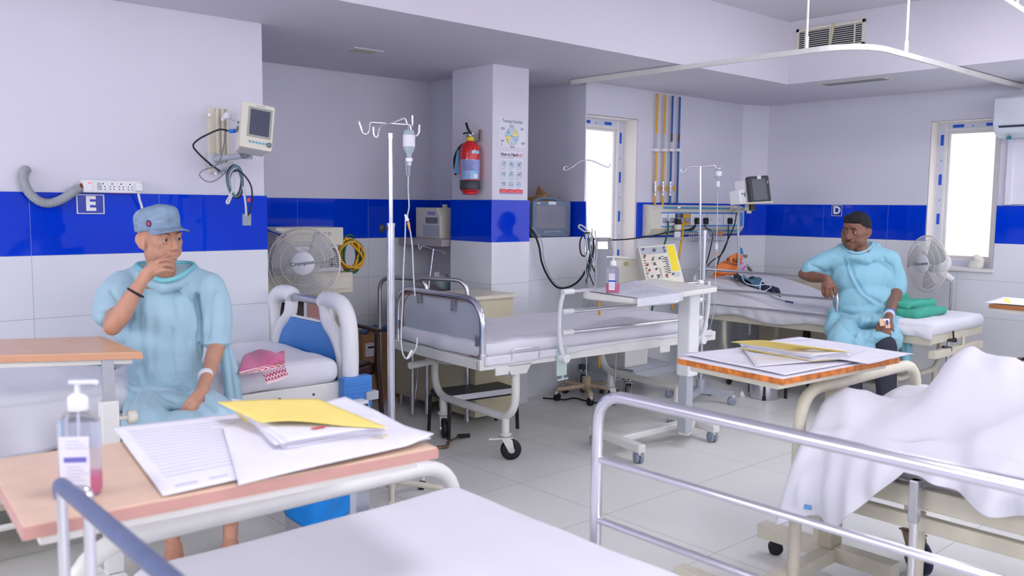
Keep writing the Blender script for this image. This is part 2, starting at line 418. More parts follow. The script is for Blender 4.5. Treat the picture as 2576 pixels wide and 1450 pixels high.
# fill light panels, added unseen in the raised ceiling to light the ward
LAMP = mat('fill_light_diffuser', (250, 248, 255), .5, var=0, emit=11.5)
li = 0
for (x, y) in ((5.0, 2.2), (1.0, 1.0), (4.9, .2), (3.4, -1.6), (.6, -2.2), (-1.8, -2.0)):
    li += 1
    t = thing('fill_light', 'unseen square fill light panel added in the raised ceiling', 'ceiling light', (x, y, ZR), 0, 'added fill light panels')
    b = MB(); b.bb((x-.32, y-.32, ZR-.02), (x+.32, y+.32, ZR)); obj('frame', b, WHITE, t, bevel=.003)
    b = MB(); b.bb((x-.29, y-.29, ZR-.024), (x+.29, y+.29, ZR-.02)); obj('diffuser', b, LAMP, t)
for (x, y) in ((6.92, 1.35), (6.92, -.7)):  # unseen lamps added to brighten the right wall and its bed
    t = thing('fill_light', 'unseen square fill light added in the low ceiling by the right wall', 'ceiling light', (x, y, ZS), 0, 'added low fill lights by the right wall')
    b = MB(); b.bb((x-.22, y-.32, ZS-.02), (x+.22, y+.32, ZS)); obj('frame', b, WHITE, t, bevel=.003)
    b = MB(); b.bb((x-.19, y-.29, ZS-.024), (x+.19, y+.29, ZS-.02)); obj('diffuser', b, LAMP, t)
# ------------------------------------------------------------------ camera and world
cd = bpy.data.cameras.new('camera'); cam = bpy.data.objects.new('camera', cd); COL.objects.link(cam)
cd.sensor_width = 36; cd.lens = 36*FPX/2576; cd.clip_start = .05
m3 = MX((CR, -CD, -_f)).transposed().to_4x4(); cam.matrix_world = MX.Translation(CAM) @ m3
SC.camera = cam
cd.dof.use_dof = True; cd.dof.focus_distance = 5.2; cd.dof.aperture_fstop = 4.0
wd = bpy.data.worlds.new('world'); SC.world = wd; wd.use_nodes = True
wd.node_tree.nodes['Background'].inputs['Color'].default_value = (.85, .9, 1, 1); wd.node_tree.nodes['Background'].inputs['Strength'].default_value = 1.
SC.view_settings.view_transform = 'Standard'; SC.view_settings.look = 'None'; SC.view_settings.gamma = 1; SC.view_settings.exposure = .70; SC.view_settings.use_curve_mapping = False
# ------------------------------------------------------------------ shared shapes
from mathutils import noise as NZ
def softbox(lo, hi, r, n=(40, 24, 4), amp=.006, fr=6., sag=0., seed=0., tuck=None):
    "a mattress-like rounded box with a wrinkled surface"
    mb = MB(); lo = V(lo); hi = V(hi); c = (lo+hi)/2; h = (hi-lo)/2
    def face(ax, sg):
        a, b_ = [i for i in range(3) if i != ax]
        def fn(u, v):
            p = V((0, 0, 0)); p[ax] = sg*h[ax]; p[a] = (2*u-1)*h[a]; p[b_] = (2*v-1)*h[b_]
            q = V([max(-h[i]+r, min(h[i]-r, p[i])) for i in range(3)])
            d = p-q
            d = d.normalized() if d.length > 1e-9 else V([sg if i == ax else 0 for i in range(3)])
            w = q+d*r
            k = w+c
            nz = NZ.noise((k+V((seed, 0, 0)))*fr)+.5*NZ.noise((k+V((0, seed, 3)))*V((fr*2.7, fr*1.3, fr*2)).length*.35)
            w = w+d*nz*amp
            if sag and w.z > 0: w.z -= sag*(1-(w.x/h.x)**2)*(1-(w.y/h.y)**2)
            return w+c
        nn = [n[a], n[b_]]
        m2 = MB(); m2.grid(fn, nn[0], nn[1])
        if (sg > 0) != (ax in (0, 2)):
            m2.f = [f[::-1] for f in m2.f]
        mb.add(m2.v, m2.f, 0, True)
    for ax in range(3):
        for sg in (-1, 1): face(ax, sg)
    return mb
def caster(name, root, x, y, r=.06, w=.032, top=.16, ang=0., tyre=BLACK, fork=WHITE, brake=False, twin=False):
    "a swivel castor under (x, y): fork with wheel as sub-part; ang = heading of the wheel"
    M = MX.Translation((x, y, 0)) @ MX.Rotation(ang, 4, 'Z')
    o = r*.55
    b = MB()
    b.cyl((0, 0, top-.02), (0, 0, top), r*.45, n=16, M=M)
    b.cyl((0, 0, r*2+.005), (0, 0, top), r*.2, n=12, M=M)
    if not twin:
        for s in (-1, 1):
            yy = s*(w/2+.006)
            b.prism([(-o*.2-.012, 2*r+.012), (r*.45, 2*r+.012), (-o+.016, r-.012), (-o-.016, r-.012), (-r*.6, 2*r)], yy-.0025, yy+.0025, M @ MX.Rotation(pi/2, 4, 'X'))
        b.box((0, 0, 2*r+.012), (r*1.3, w+.018, .006), M=M)
        if brake: b.box((r*1.1, 0, 2*r+.008), (r*1.1, w*.9, .008), M=M)
        f = obj(name, b, fork, root)
        b = MB(); b.lathe([(r*.25, -w/2), (r*.85, -w/2), (r, -w*.3), (r, w*.3), (r*.85, w/2), (r*.25, w/2)], M @ MX.Translation((-o, 0, r)) @ MX.Rotation(pi/2, 4, 'X'), 28)
        b.cyl((-o, -w/2-.012, r), (-o, w/2+.012, r), r*.28, n=14, mi=1, M=M)
        obj('wheel', b, [tyre, STEEL], f)
    else:
        b.box((0, 0, r*1.75), (r*.9, w*.3, r*.6), M=M)
        f = obj(name, b, fork, root, bevel=.002)
        b = MB()
        for s in (-1, 1):
            b.lathe([(r*.2, -w*.22), (r*.9, -w*.22), (r, -w*.12), (r, w*.12), (r*.9, w*.22), (r*.2, w*.24)], M @ MX.Translation((-o*.6, s*w*.3, r)) @ MX.Rotation(pi/2*(-s), 4, 'X'), 24)
            b.cyl((-o*.6, s*w*.3, r), (-o*.6, s*w*.53, r), r*.82, n=24, M=M, mi=0)
        obj('wheel', b, tyre, f)
    return f
def hoop(b, a, c, h, r=.017, rad=.12, dirz=(0, 0, 1), mi=0, n=12):
    "inverted-U tube from a to c, h high"
    a = V(a); c = V(c); d = V(dirz)*h
    b.tube(fillet([a, a+d, c+d, c], rad, 8), r, n, mi)

# ================================================================== patient bed E (left, under the E sign)
BX0, BX1, BYA, BYB = .18, 2.24, 3.80, 4.53
t = thing('hospital_bed', 'hospital bed with a blue and white plastic footboard under the letter E sign', 'bed', (1.2, 4.15, 0), 0)
bedE = t
b = MB()
zt, zb = .575, .485
for y in (BYA-.03, BYB): b.bb((BX0, y, zb), (BX1, y+.03, zt))
for x in (BX0, .9, 1.5, BX1-.03): b.bb((x, BYA, zb+.01), (x+.03, BYB, zt-.005))
b.bb((BX0, BYA, zt-.012), (BX1, BYB, zt-.004))
obj('frame', b, WHITE, t, bevel=.008)
b = MB()
for x in (.55, 1.95):
    b.tube(fillet([(x, BYA+.06, zb), (x, BYA+.06, .24), (x, BYB-.06, .24), (x, BYB-.06, zb)], .12), .02)
b.tube([(.55, BYA+.06, .27), (1.95, BYA+.06, .27)], .018); b.tube([(.55, BYB-.06, .27), (1.95, BYB-.06, .27)], .018)
for x in (.55, 1.95):
    for y in (BYA+.1, BYB-.1): b.cyl((x, y, .15), (x, y, .24), .016)
obj('undercarriage', b, WHITE, t)
for x in (.55, 1.95):
    for y in (BYA+.1, BYB-.1): caster('caster', t, x, y, .06, ang=R_(200))
b = MB(); b.bb((.3, 3.86, .225), (1.35, 4.42, .30)); obj('under_bed_tray', b, BEIGE, t, bevel=.006)
b = softbox((BX0+.02, BYA-.045, .57), (BX1-.01, BYB-.01, .70), .055, (60, 30, 6), .009, 7, seed=3); obj('mattress', b, SHEET, t)
# hanging sheet edge on the left of the frame
b = MB()
def fnE(u, v):
    x = BX0-.05+u*1.0; z = .67-v*(.17+.10*(1-u)); y = BYA-.055-.02*sin(v*2.2)-.012*sin(x*31)*v-.01*sin(x*13+1)*v
    return (x, y, z)
b.grid(fnE, 60, 10); obj('sheet_edge', b, SHEET, t, solid=.003)
# footboard: white plastic arch, blue panel, steel grab bar
FX = 2.285
def arch(s):   # half arch outline in (y, z), s=-1 near side
    return None
fb = MB()
ya, yb = 3.735, 4.64
def zz(z): return z
# outer arch: thick moulded tubes
for s, y in ((-1, ya), (1, yb)):
    k = 1 if s == -1 else -1
    o = [(FX, y+.035*k, .52), (FX, y+.03*k, .74), (FX, y+.05*k, .88), (FX, y+.12*k, .955), (FX, y+.25*k, .965), (FX, y+.29*k, .945)]
    fb.tube(catmull(o, 6), [.043]*len(catmull(o, 6)), 14)
    i_ = [(FX, y+.27*k, .93), (FX, y+.245*k, .85), (FX, y+.16*k, .78), (FX, y+.10*k, .68), (FX, y+.085*k, .52)]
    fb.tube(catmull(i_, 6), [.036]*len(catmull(i_, 6)), 12)
    fb.prism([(y+.02*k, .50), (y+.10*k, .50), (y+.12*k, .72), (y+.05*k, .80)], -.025, .025, frame((FX, 0, 0), (0, 1, 0), (1, 0, 0)) @ MX.Identity(4))
fb.bb((FX-.02, ya+.05, .50), (FX+.02, yb-.05, .56))
obj('footboard', fb, WPLAS, t)
b = MB(); b.tube([(FX, ya+.27, .95), (FX, yb-.27, .95)], .021); obj('grab_bar', b, ALU, t)
b = MB()
pts = [(ya+.10, .55), (yb-.10, .55), (yb-.10, .66), (yb-.14, .76), (yb-.22, .835), (ya+.22, .835), (ya+.14, .76), (ya+.10, .66)]
b.prism(pts, -.014, .014, frame((FX, 0, 0), (0, 1, 0), (1, 0, 0))); obj('panel', b, PLBLUE, t, bevel=.004)
b = MB(); b.tube([(FX, ya+.23, .843), (FX, yb-.23, .843)], .008); obj('panel_trim', b, WPLAS, t)
b = MB()
M = frame((0, ya-.03, 0), (1, 0, 0), (0, -1, 0))
b.prism([(2.215, .36), (2.31, .36), (2.375, .45), (2.375, .60), (2.215, .60)], -.055, .0, M @ MX.Identity(4) if False else MX.Translation((0, ya-.03, 0)) @ MX.Rotation(pi/2, 4, 'X'))
for k in range(4): b.bb((2.225, ya-.036, .50+k*.02), (2.365, ya-.03, .507+k*.02))
obj('corner_bumper', b, PLBLUE, t, bevel=.008)
b = MB(); b.bb((2.335, ya-.045, .475), (2.405, ya-.0, .52)); obj('bumper_clip', b, LGREY, t, bevel=.004)
for hx, hr in ((1.9, .009), (2.08, .006)):
    b = MB(); b.cyl((hx, BYA-.034, .53), (hx, BYA-.03, .53), hr); obj('bolt_hole', b, DGREY, t)
# folded side rail below the frame
b = MB()
b.tube(fillet([(.35, 3.735, .50), (.35, 3.735, .20), (1.62, 3.735, .20), (1.74, 3.735, .30)], .07), .014)
b.tube([(.35, 3.735, .34), (1.55, 3.735, .34)], .011)
for x in (.6, .95, 1.3, 1.55): b.tube([(x, 3.735, .34), (x, 3.735, .20)], .011)
obj('side_rail', b, WHITE, t)

# ================================================================== empty bed in the middle
rzB = R_(-3.6)
t = thing('hospital_bed', 'empty white hospital bed in the middle with a steel hoop end and slanted side rail', 'bed', (2.98, 3.58, 0), rzB)
MBd = t.matrix_basis.copy()
def LB(mb): mb.v = [tuple(MBd @ V(v)) for v in mb.v]; return mb
L, W = 1.98, .93
b = MB()
for y in (0, W-.04): b.bb((0, y, .565), (L, y+.04, .625))
for x in (0, .66, 1.3, L-.04): b.bb((x, .02, .565), (x+.04, W-.02, .62))
b.bb((.03, .03, .612), (L-.03, W-.03, .62))
obj('frame', LB(b), WHITE, t, bevel=.006)
b = MB()
for x in (.27, 1.74):
    b.tube(fillet([(x, .03, .57), (x, .03, .32), (x, .24, .25), (x, .69, .25), (x, .90, .32), (x, .90, .57)] if False else [(x, .03, .57), (x, .03, .25), (x, .86, .25), (x, .86, .57)], .2, 8), .024, 14)
    for y in (.12, .76): b.cyl((x, y, .15), (x, y, .27), .023, n=16); b.cyl((x, y, .148), (x, y, .158), .036, n=18)
for x in (.27, 1.74):
    b.prism([(-.09, 0), (.09, 0), (.055, -.055), (-.055, -.055)], -.015, .02, MX.Translation((x, .02, .575)) @ MX.Rotation(pi/2, 4, 'X'))
    b.prism([(-.09, 0), (.09, 0), (.055, -.055), (-.055, -.055)], -.015, .02, MX.Translation((x, .88, .575)) @ MX.Rotation(pi/2, 4, 'X'))
b.tube([(.05, .80, .47), (.27, .86, .47), (1.0, .86, .47), (1.74, .86, .45)], .022)
b.tube([(.27, .86, .47), (.27, .30, .52), (.27, .03, .5)], .016)
obj('undercarriage', LB(b), WHITE, t)
for i, (x, y, a) in enumerate(((.27, .12, 150), (.27, .76, 60), (1.74, .12, 200), (1.74, .76, 170))):
    p = MBd @ V((x, y, 0)); caster('caster', t, p.x, p.y, .06, .034, ang=R_(a), brake=(i == 0))
b = softbox((.02, .015, .62), (L-.05, W-.02, .715), .035, (60, 30, 5), .008, 6, seed=9); obj('mattress', LB(b), SHEET, t)
b = MB()
def fnB(u, v):
    x = .03+u*1.9; d = .035+.02*sin(x*3+1); z = .64-v*d
    return (x, -.004-.004*sin(x*40)*v, z)
b.grid(fnB, 70, 4); obj('sheet_edge', LB(b), SHEET, t, solid=.003)
b = MB(); hoop(b, (.03, .02, .60), (.03, W-.02, .60), .345, .019, .16); b.cyl((.03, .02, .60), (.03, .02, .65), .027); b.cyl((.03, W-.02, .60), (.03, W-.02, .65), .027); obj('end_hoop', LB(b), CHROME, t)
PANB = mat('grey_blue_board', (176, 184, 198), .35, var=.03); PANE2 = mat('terracotta_edging', (176, 92, 74), .6, var=.05)
b = MB(); b.rrect(W-.13, .30, .12, -.006, .006, frame((.05, W/2, .77), (0, 1, 0), (-1, 0, 0))); obj('end_panel', LB(b), [PANB], t)
b = MB(); o = rr(W-.125, .305, .12); m = frame((.05, W/2, .77), (0, 1, 0), (-1, 0, 0)); b.tube([m @ V((x, y, 0)) for x, y in o], .0075, 6, closed=True); obj('panel_edging', LB(b), PANE2, t)
for (y, z, ww, hh) in ((.30, .905, .035, .085), (.66, .915, .035, .085), (.055, .72, .05, .06), (W-.055, .72, .05, .06)):
    b = MB(); b.box((.024, y, z), (.006, ww, hh)); 
    for dz in (-.025, .025):
        for dy in (-.01, .01): b.cyl((.018, y+dy, z+dz), (.021, y+dy, z+dz), .003, n=8)
    obj('clamp_plate', LB(b), STEEL, t)
# wire handle on the frame side
b = MB(); b.tube(fillet([(.21, -.006, .60), (.21, -.012, .665), (.41, -.012, .665), (.41, -.006, .60)], .015), .003, 8); obj('wire_handle', LB(b), CHROME, t)
# side rail: two curved white uprights, three steel bars
zt0 = .975
for x in (.595, 1.81):
    up = [(x-.02, -.03, .585), (x-.05, -.035, .66), (x-.065, -.035, .78), (x-.055, -.035, .90), (x-.03, -.035, zt0)] if x < 1 else [(x-.02, -.03, .585), (x+.005, -.035, .66), (x+.03, -.035, .78), (x+.035, -.035, .90), (x+.03, -.035, zt0)]
    sr = MB(); c = catmull(up, 6); sr.tube(c, .0175, 8, flat=.55)
    sr.cyl((x-.02, -.06, .585), (x-.02, .0, .585), .026, n=16)
    for z in (zt0-.005, .855, .735):
        xx = x-.035 if x < 1 else x-.03
        sr.cyl((xx-.01, -.04, z), (xx+.07 if x < 1 else xx-.05, -.04, z), .017, n=12)
    obj('rail_upright', LB(sr), WPLAS, t)
b = MB()
for z in (zt0-.005, .855, .735): b.tube([(.595, -.04, z), (1.79, -.04, z)], .0115)
obj('rail_bars', LB(b), CHROME, t)
TAPE = mat('frayed_green_tape', (190, 210, 205), .8, var=.05)
b = MB(); b.box((.575, -.012, .565), (.075, .008, .17)); b.tube([(.585, -.012, .49), (.585, -.012, .455)], .006); b.tube([(.545, -.012, .455), (.625, -.012, .458)], .005); obj('rail_clamp', LB(b), TAPE, t)
for hx in (.10, 1.42):
    b = MB(); b.bb((hx, -.008, .53), (hx+.09, .0, .575)); obj('rail_socket', LB(b), WHITE, t)

# ================================================================== step stool, crank handle
t = thing('step_stool', 'low black step stool with a grey ribbed top under the empty bed', 'step stool', (3.55, 4.33, 0), R_(-8))
Ms = t.matrix_basis
b = MB(); b.box((0, 0, .262), (.50, .26, .022), M=Ms); obj('tread', b, DGREY, t, bevel=.004)
b = MB()
b.box((0, -.131, .258), (.50, .006, .035), M=Ms); b.box((.252, 0, .258), (.006, .265, .035), M=Ms); obj('steel_edging', b, STEEL, t)
for s in (-1, 1):
    b = MB(); b.tube([Ms @ p for p in fillet([(s*.26, -.13, .0), (s*.25, -.125, .245), (s*.25, .125, .245), (s*.26, .13, 0)], .04)], .012, 10); obj('leg', b, BLACKP, t)
b = MB(); b.tube([Ms @ V((-.25, -.12, .235)), Ms @ V((.25, -.12, .235))], .009); b.tube([Ms @ V((-.25, .12, .235)), Ms @ V((.25, .12, .235))], .009); obj('brace', b, BLACKP, t)

t = thing('bed_crank_handle', 'rusty metal bed crank with a black grip lying on the floor', 'crank handle', (3.12, 4.02, 0))
p0 = onz(1100, 1127, .012); p1 = onz(1125, 1124, .012); p2 = onz(1128, 1112, .03); p3 = onz(1148, 1103, .03); p4 = onz(1152, 1098, .03); p5 = onz(1180, 1096, .02)
b = MB(); b.tube([p0, p1], .011); b.tube([p1, p2, p3], .011, flat=.4); b.tube([p3, p4], .007); obj('shaft', b, mat('rusty_steel', (130, 108, 92), .5, .7, var=.3, scale=40), t)
b = MB(); b.tube([p4, p5], [.013, .014]); obj('grip', b, BLACK, t)

# ================================================================== IV stand in the middle with bottle
c0 = onz(985, 1240, .06)
t = thing('iv_stand', 'tall steel IV stand with four curved hooks at the foot of the empty bed', 'IV stand', (c0.x, c0.y, 0))
cx, cy = c0.x, c0.y
b = MB(); b.cyl((cx, cy, .1), (cx, cy, 1.36), .0185, n=20); b.cyl((cx, cy, 1.355), (cx, cy, 1.37), .021, n=20); obj('outer_tube', b, STEEL, t)
b = MB(); b.cyl((cx, cy, 1.3), (cx, cy, 1.785), .011, n=16); obj('inner_tube', b, CHROME, t)
b = MB(); b.tube([(cx, cy, 1.345), (cx-.03, cy+.012, 1.345)], .006); b.ell((cx-.04, cy+.016, 1.345), (.011, .011, .022)); obj('height_knob', b, BLACKP, t)
b = MB(); q = (c0-CAM).dot(_f)
def hk(pts): return catmull([U(x, y, qq) for x, y, qq in pts], 6)
Q = (V((cx, cy, 1.78))-CAM).dot(_f)
hooks = [[(984, 311, Q), (950, 309, Q-.02), (932, 309, Q-.03), (929, 325, Q-.035), (923, 337, Q-.04), (912, 334, Q-.045), (906, 315, Q-.05), (904, 306, Q-.05)],
         [(984, 311, Q), (1005, 302, Q+.03), (1018, 299, Q+.05), (1024, 313, Q+.06), (1032, 321, Q+.065), (1037, 312, Q+.07), (1037, 291, Q+.07)],
         [(984, 311, Q), (1012, 313, Q+.01), (1030, 315, Q+.02), (1036, 330, Q+.02), (1044, 342, Q+.02), (1053, 335, Q+.02), (1055, 314, Q+.02)],
         [(984, 311, Q), (963, 315, Q-.06), (953, 324, Q-.1), (950, 340, Q-.11), (946, 347, Q-.11), (941, 338, Q-.11), (939, 320, Q-.11)]]
for h in hooks: b.tube(hk(h), .0055, 8)
b.cyl((cx, cy, 1.765), (cx, cy, 1.79), .014); obj('hooks', b, CHROME, t)
b = MB()
for k in range(5):
    a = R_(72*k+20); e = V((cx+cos(a)*.27, cy+sin(a)*.27, .10)); b.tube([(cx, cy, .12), e], [.017, .013]); b.cyl(e+V((0, 0, -.05)), e, .009)
b.cyl((cx, cy, .09), (cx, cy, .17), .03); obj('five_leg_base', b, CREAM, t)
for k in range(5):
    a = R_(72*k+20); caster('caster', t, cx+cos(a)*.27, cy+sin(a)*.27, .024, .02, .065, ang=a, twin=True)

# IV bottle, drip chamber and line hanging from the stand
q0 = Q+.03
t = thing('iv_bottle', 'white saline bottle with drip chamber hanging upside down from the tall IV stand', 'IV bottle', U(1029, 370, q0))
top = U(1030, 318, q0)
def bottle(t, cxp, ytop, ybot, q0, w, dn=1.):
    s = q0/FPX; H = (ybot-ytop)*s; o = U(cxp, ybot, q0)
    M = MX.Translation(o)
    r = w/2
    b = MB(); b.lathe([(.001, 0), (r*.42, 0), (r*.42, H*.10), (r*.5, H*.18), (r*.95, H*.33), (r, H*.40), (r, H*.88), (r*.8, H*.98), (r*.3, H), (.001, H)], M, 24, sy=.8); obj('bottle', b, IVB, t)
    b = MB(); b.lathe([(r*1.01, H*.42), (r*1.015, H*.43), (r*1.015, H*.80), (r*1.01, H*.81)], M, 24, sy=.8); b.f = b.f[:-2] if False else b.f; obj('label', b, PAPER, t)
    return o, H
IVB = mat('translucent_bottle_plastic', (206, 222, 232), .15, var=0, trans=.45, ior=1.3)
o, H = bottle(t, 1029, 327, 400, q0, .060)
b = MB(); b.tube(hk([(1029, 330, q0), (1027, 322, q0), (1030, 316, q0), (1034, 322, q0), (1030, 330, q0)]), .002, 6); obj('hanger_loop', b, WPLAS, t)
b = MB(); s = q0/FPX
b.cyl(o+V((0, 0, -.012)), o+V((0, 0, .004)), .017); b.cyl(o+V((0, 0, -.03)), o+V((0, 0, -.01)), .010); obj('cap', b, WPLAS, t)
b = MB(); d0 = U(1026, 411, q0); d1 = U(1027, 441, q0); b.cyl(d1, d0, .0105, .0105); b.cyl(d0, d0+V((0, 0, .008)), .013); obj('drip_chamber', b, GLASSW, t)
TUBE = mat('milky_iv_tube', (216, 222, 232), .25, var=0, trans=.3)
b = MB(); b.tube(hk([(1027, 441, q0), (1027, 480, q0), (1029, 520, q0), (1025, 545, q0-.01), (1030, 570, q0-.01), (1037, 620, q0-.01), (1040, 690, q0-.01), (1044, 745, q0)]), .0033, 8)
b.tube(hk([(1020, 543, q0-.01), (1019, 600, q0-.02), (1015, 680, q0-.02), (1013, 760, q0-.03), (1009, 840, q0-.03), (1012, 885, q0-.03), (1024, 903, q0-.03), (1045, 880, q0-.02), (1050, 850, q0)]), .0033, 8)
obj('line', b, TUBE, t)
b = MB(); b.tube([U(1019, 540, q0-.012), U(1026, 556, q0-.012)], [.005, .009]); b.tube([U(1024, 902, q0-.03), U(1037, 882, q0-.03)], [.006, .012], flat=.6); obj('roller_clamp', b, WPLAS, t)
b = MB(); b.tube([U(1027, 560, q0-.012), U(1031, 580, q0-.012)], [.007, .004]); obj('orange_port', b, mat('orange_port_plastic', (224, 150, 60), .4), t)
# ================================================================== foreground bed, seen from its head end
FBX0, FBX1, FY = .60, 1.56, 2.03
t = thing('hospital_bed', 'hospital bed in the near foreground with a smooth white mattress and steel rails', 'bed', (1.05, 1.0, 0))
b = softbox((FBX0, .02, .50), (FBX1, 1.98, .648), .06, (40, 70, 6), .006, 3.5, seed=21); obj('mattress', b, SHEET, t)
b = MB()
for x in (FBX0+.01, FBX1-.05): b.bb((x, .03, .42), (x+.04, 1.97, .49))
for y in (.03, .7, 1.35, 1.93): b.bb((FBX0+.02, y, .43), (FBX1-.02, y+.04, .488))
obj('frame', b, WHITE, t, bevel=.006)
b = MB(); hoop(b, (FBX0-.08, FY, .06), (FBX1+.03, FY, .06), .628, .0235, .14); b.tube([(FBX0-.08, FY, .36), (FBX1+.02, FY, .36)], .016)
b.tube([(FBX0+.05, FY, .36), (FBX0+.05, 1.95, .44)], .012)
b.tube([(FBX1-.03, FY, .36), (FBX1-.03, 1.95, .44)], .012); obj('foot_end_tube', b, WHITE, t)
def frail(name, x, y1, zt, ys, bars, m, rr_, rad=.09, z0=.42, mtop=None):
    b = MB(); b.tube(fillet([(x, y1, z0), (x, y1, zt), (x, ys, zt), (x, ys, z0)], rad, 8), rr_, 14)
    for z in bars: b.tube([(x, y1, z), (x, ys, z)], rr_*.62)
    return obj(name, b, m, t)
frail('side_rail', 1.60, 1.46, .992, .02, (.822, .665), CHROME, .0145)
GREYR = mat('worn_blue_grey_tube', (96, 108, 142), .35, .25, var=.1, scale=30)
b = MB(); b.tube(fillet([(.365, 1.455, .995), (.365, 1.47, 1.012), (.365, .35, 1.012)], .02), .0125, 14); obj('grey_top_rail', b, GREYR, t)
b = MB(); hoop(b, (.362, 1.45, .42), (.392, 1.42, .42), .588, .0085, .012); b.tube([(.377, 1.435, .50), (.61, 1.435, .46)], .01); obj('rail_support', b, CHROME, t)
for x in (FBX0-.08, FBX1+.02):
    caster('caster', t, x, FY, .045, .03, .12, ang=1.)

# ================================================================== overbed tables
def htable(label, corners, zt, th, post, base, tm, em, group=None, loc=None, tray=WHITE, cast=None):
    "corners: world xy of the top (4, in order); post xy; base: list of bar segments on the floor"
    t = thing('overbed_table', label, 'table', (post[0], post[1], 0))
    b = MB(); b.prism([(x, y) for x, y in corners], zt-th, zt, mi=0); obj('table_top', b, [tm], t, bevel=.003)
    cx = sum(c[0] for c in corners)/4; cy = sum(c[1] for c in corners)/4
    b = MB(); sh = [(cx+(x-cx)*1.004, cy+(y-cy)*1.008) for x, y in corners]; b.prism(sh, zt-th+.002, zt-.003); obj('edge_strip', b, em, t)
    b = MB(); sh = [(cx+(x-cx)*.93, cy+(y-cy)*.86) for x, y in corners]; b.prism(sh, zt-th-.022, zt-th); obj('support_tray', b, tray, t, bevel=.003)
    return t
# foreground table with papers
FT = [(.318, 1.505), (1.092, 1.452), (1.132, 1.86), (.352, 1.945)]
t = htable('peach laminate overbed table in the near foreground with papers and a pump bottle', FT, .945, .026, (1.06, 1.70), None, PEACH, PEACHE)
b = MB(); b.bb((1.275, 2.075, .10), (1.32, 2.11, .90)); b.bb((1.0, 1.75, .885), (1.06, 2.12, .905)); b.bb((1.0, 2.075, .88), (1.32, 2.11, .905)); obj('post', b, LGREY, t, bevel=.004)
b = MB(); b.bb((.46, 2.17, .07), (1.27, 2.23, .11)); b.bb((1.21, 1.9, .07), (1.27, 2.4, .11)); b.bb((.46, 1.9, .07), (.52, 2.4, .11)); obj('base', b, WHITE, t, bevel=.006)
for x in (1.24, .49):
    for y in (1.94, 2.36): caster('caster', t, x, y, .026, .026, .07, ang=.6, tyre=BLACK, twin=True)
zF = .945
tm_lines = mat('printed_grey_line', (196, 197, 214), .8, var=0)
def sheetpaper(name, label, corners, z, parent=None, group=None, curl=None, n=24, m=PAPER, wav=.003, th=.0006, lines=None):
    "a sheet of paper: bilinear patch through four corners, gently waved"
    a, b_, c, d = [V(p) if len(p) == 3 else V((p[0], p[1], z)) for p in corners]
    def fn(u, v):
        p = a*(1-u)*(1-v)+b_*u*(1-v)+c*u*v+d*(1-u)*v
        w = wav*(.5+.5*sin(u*5+v*3))+wav*.5*(1+sin(v*9-u*4))*.5
        if curl: w += curl(u, v)
        return p+V((0, 0, w))
    b = MB(); b.grid(fn, n, n)
    mats = [m]
    if lines:
        for (u0, v0, u1, v1) in lines:
            k = 6; vs = []; 
            for i in range(k+1):
                uu = u0+(u1-u0)*i/k
                vs += [fn(uu, v0)+V((0, 0, .0009)), fn(uu, v1)+V((0, 0, .0009))]
            b.add(vs, [(2*i, 2*i+2, 2*i+3, 2*i+1) for i in range(k)], 1)
        mats.append(tm_lines)
    o = obj(name, b, mats, parent, solid=th)
    if label: tag(o, label, 'paper', group)
    return o
def rows(n, v0, v1, u0=.08, u1=.92, h=.004, seed=1):
    rn = random.Random(seed)
    return [(u0, v0+(v1-v0)*i/n, u0+(u1-u0)*rn.uniform(.5, 1), v0+(v1-v0)*i/n+h) for i in range(n)]
P1 = [onz(283, 1078, zF+.006), onz(560, 1068, zF+.004), onz(1010, 1205, zF+.004), onz(410, 1252, zF+.002)]
sheetpaper('paper_sheet', 'large printed chart sheet with faint text lying at the left of the foreground table', [P1[3], onz(1085, 1105, zF+.004), onz(880, 1010, zF+.008), P1[0]], zF, wav=.003,
           lines=rows(16, .18, .92, .04, .62)+[(.05, .055, .12, .075), (.16, .06, .22, .075)])
sheetpaper('paper_sheet', 'white sheet with a curled corner under the yellow folder on the foreground table', [onz(600, 1225, zF+.006), onz(1092, 1108, zF+.008), onz(868, 1002, zF+.014), onz(560, 1080, zF+.008)], zF, wav=.004,
           curl=lambda u, v: .012*max(0, u-.85)/.15*max(0, .3-v)/.3)
def folder(label, z, C, spread, lift, near, stamp=None, n=16, band=True):
    "half-open card folder stuffed with papers; C = four base corners (near-left, near-right, far-right, far-left)"
    a, b_, c, d = C; cen = (a+b_+c+d)/4
    t = thing('paper_folder', label, 'folder', cen)
    def patch(name, C4, dz, m, wav=0, amp=0, ph=0):
        A, B, C_, D = C4
        def fn(u, v):
            p = A*(1-u)*(1-v)+B*u*(1-v)+C_*u*v+D*(1-u)*v
            return p+V((0, 0, dz+amp*sin(pi*u)*(.4+.6*(1-v))+wav*sin(u*7+ph)*(1-v)))
        b = MB(); b.grid(fn, n, n); return obj(name, b, m, t, solid=.0009)
    patch('back_cover', C, .001, YPAPER)
    rn = random.Random(4)
    for k in range(9):
        j = [V((rn.uniform(-.012, .012), rn.uniform(-.012, .012), 0)) for _ in range(4)]
        sh = [cen+(p-cen)*.95+q for p, q in zip(C, j)]
        patch('paper_leaf', sh, .003+.0022*k, PAPER, .0012, .001+.0005*k, k)
    N = near
    patch('front_cover', N, 0, YPAPER, .003, .006)
    return t
t = folder('thick yellow card folder full of papers on the near foreground table', zF,
       [onz(700, 1142, zF+.008), onz(975, 1100, zF+.008), onz(960, 1075, zF+.01), onz(575, 1020, zF+.012)], 0, 0,
       [onz(655, 1064, .985), onz(978, 1080, .978), onz(800, 1004, .992), onz(545, 1012, .998)])
b = MB(); p = onz(800, 1066, .99); b.box(p+V((0, 0, -.009)), (.030, .008, .001), rz=-.1); obj('red_stamp', b, REDI, t)

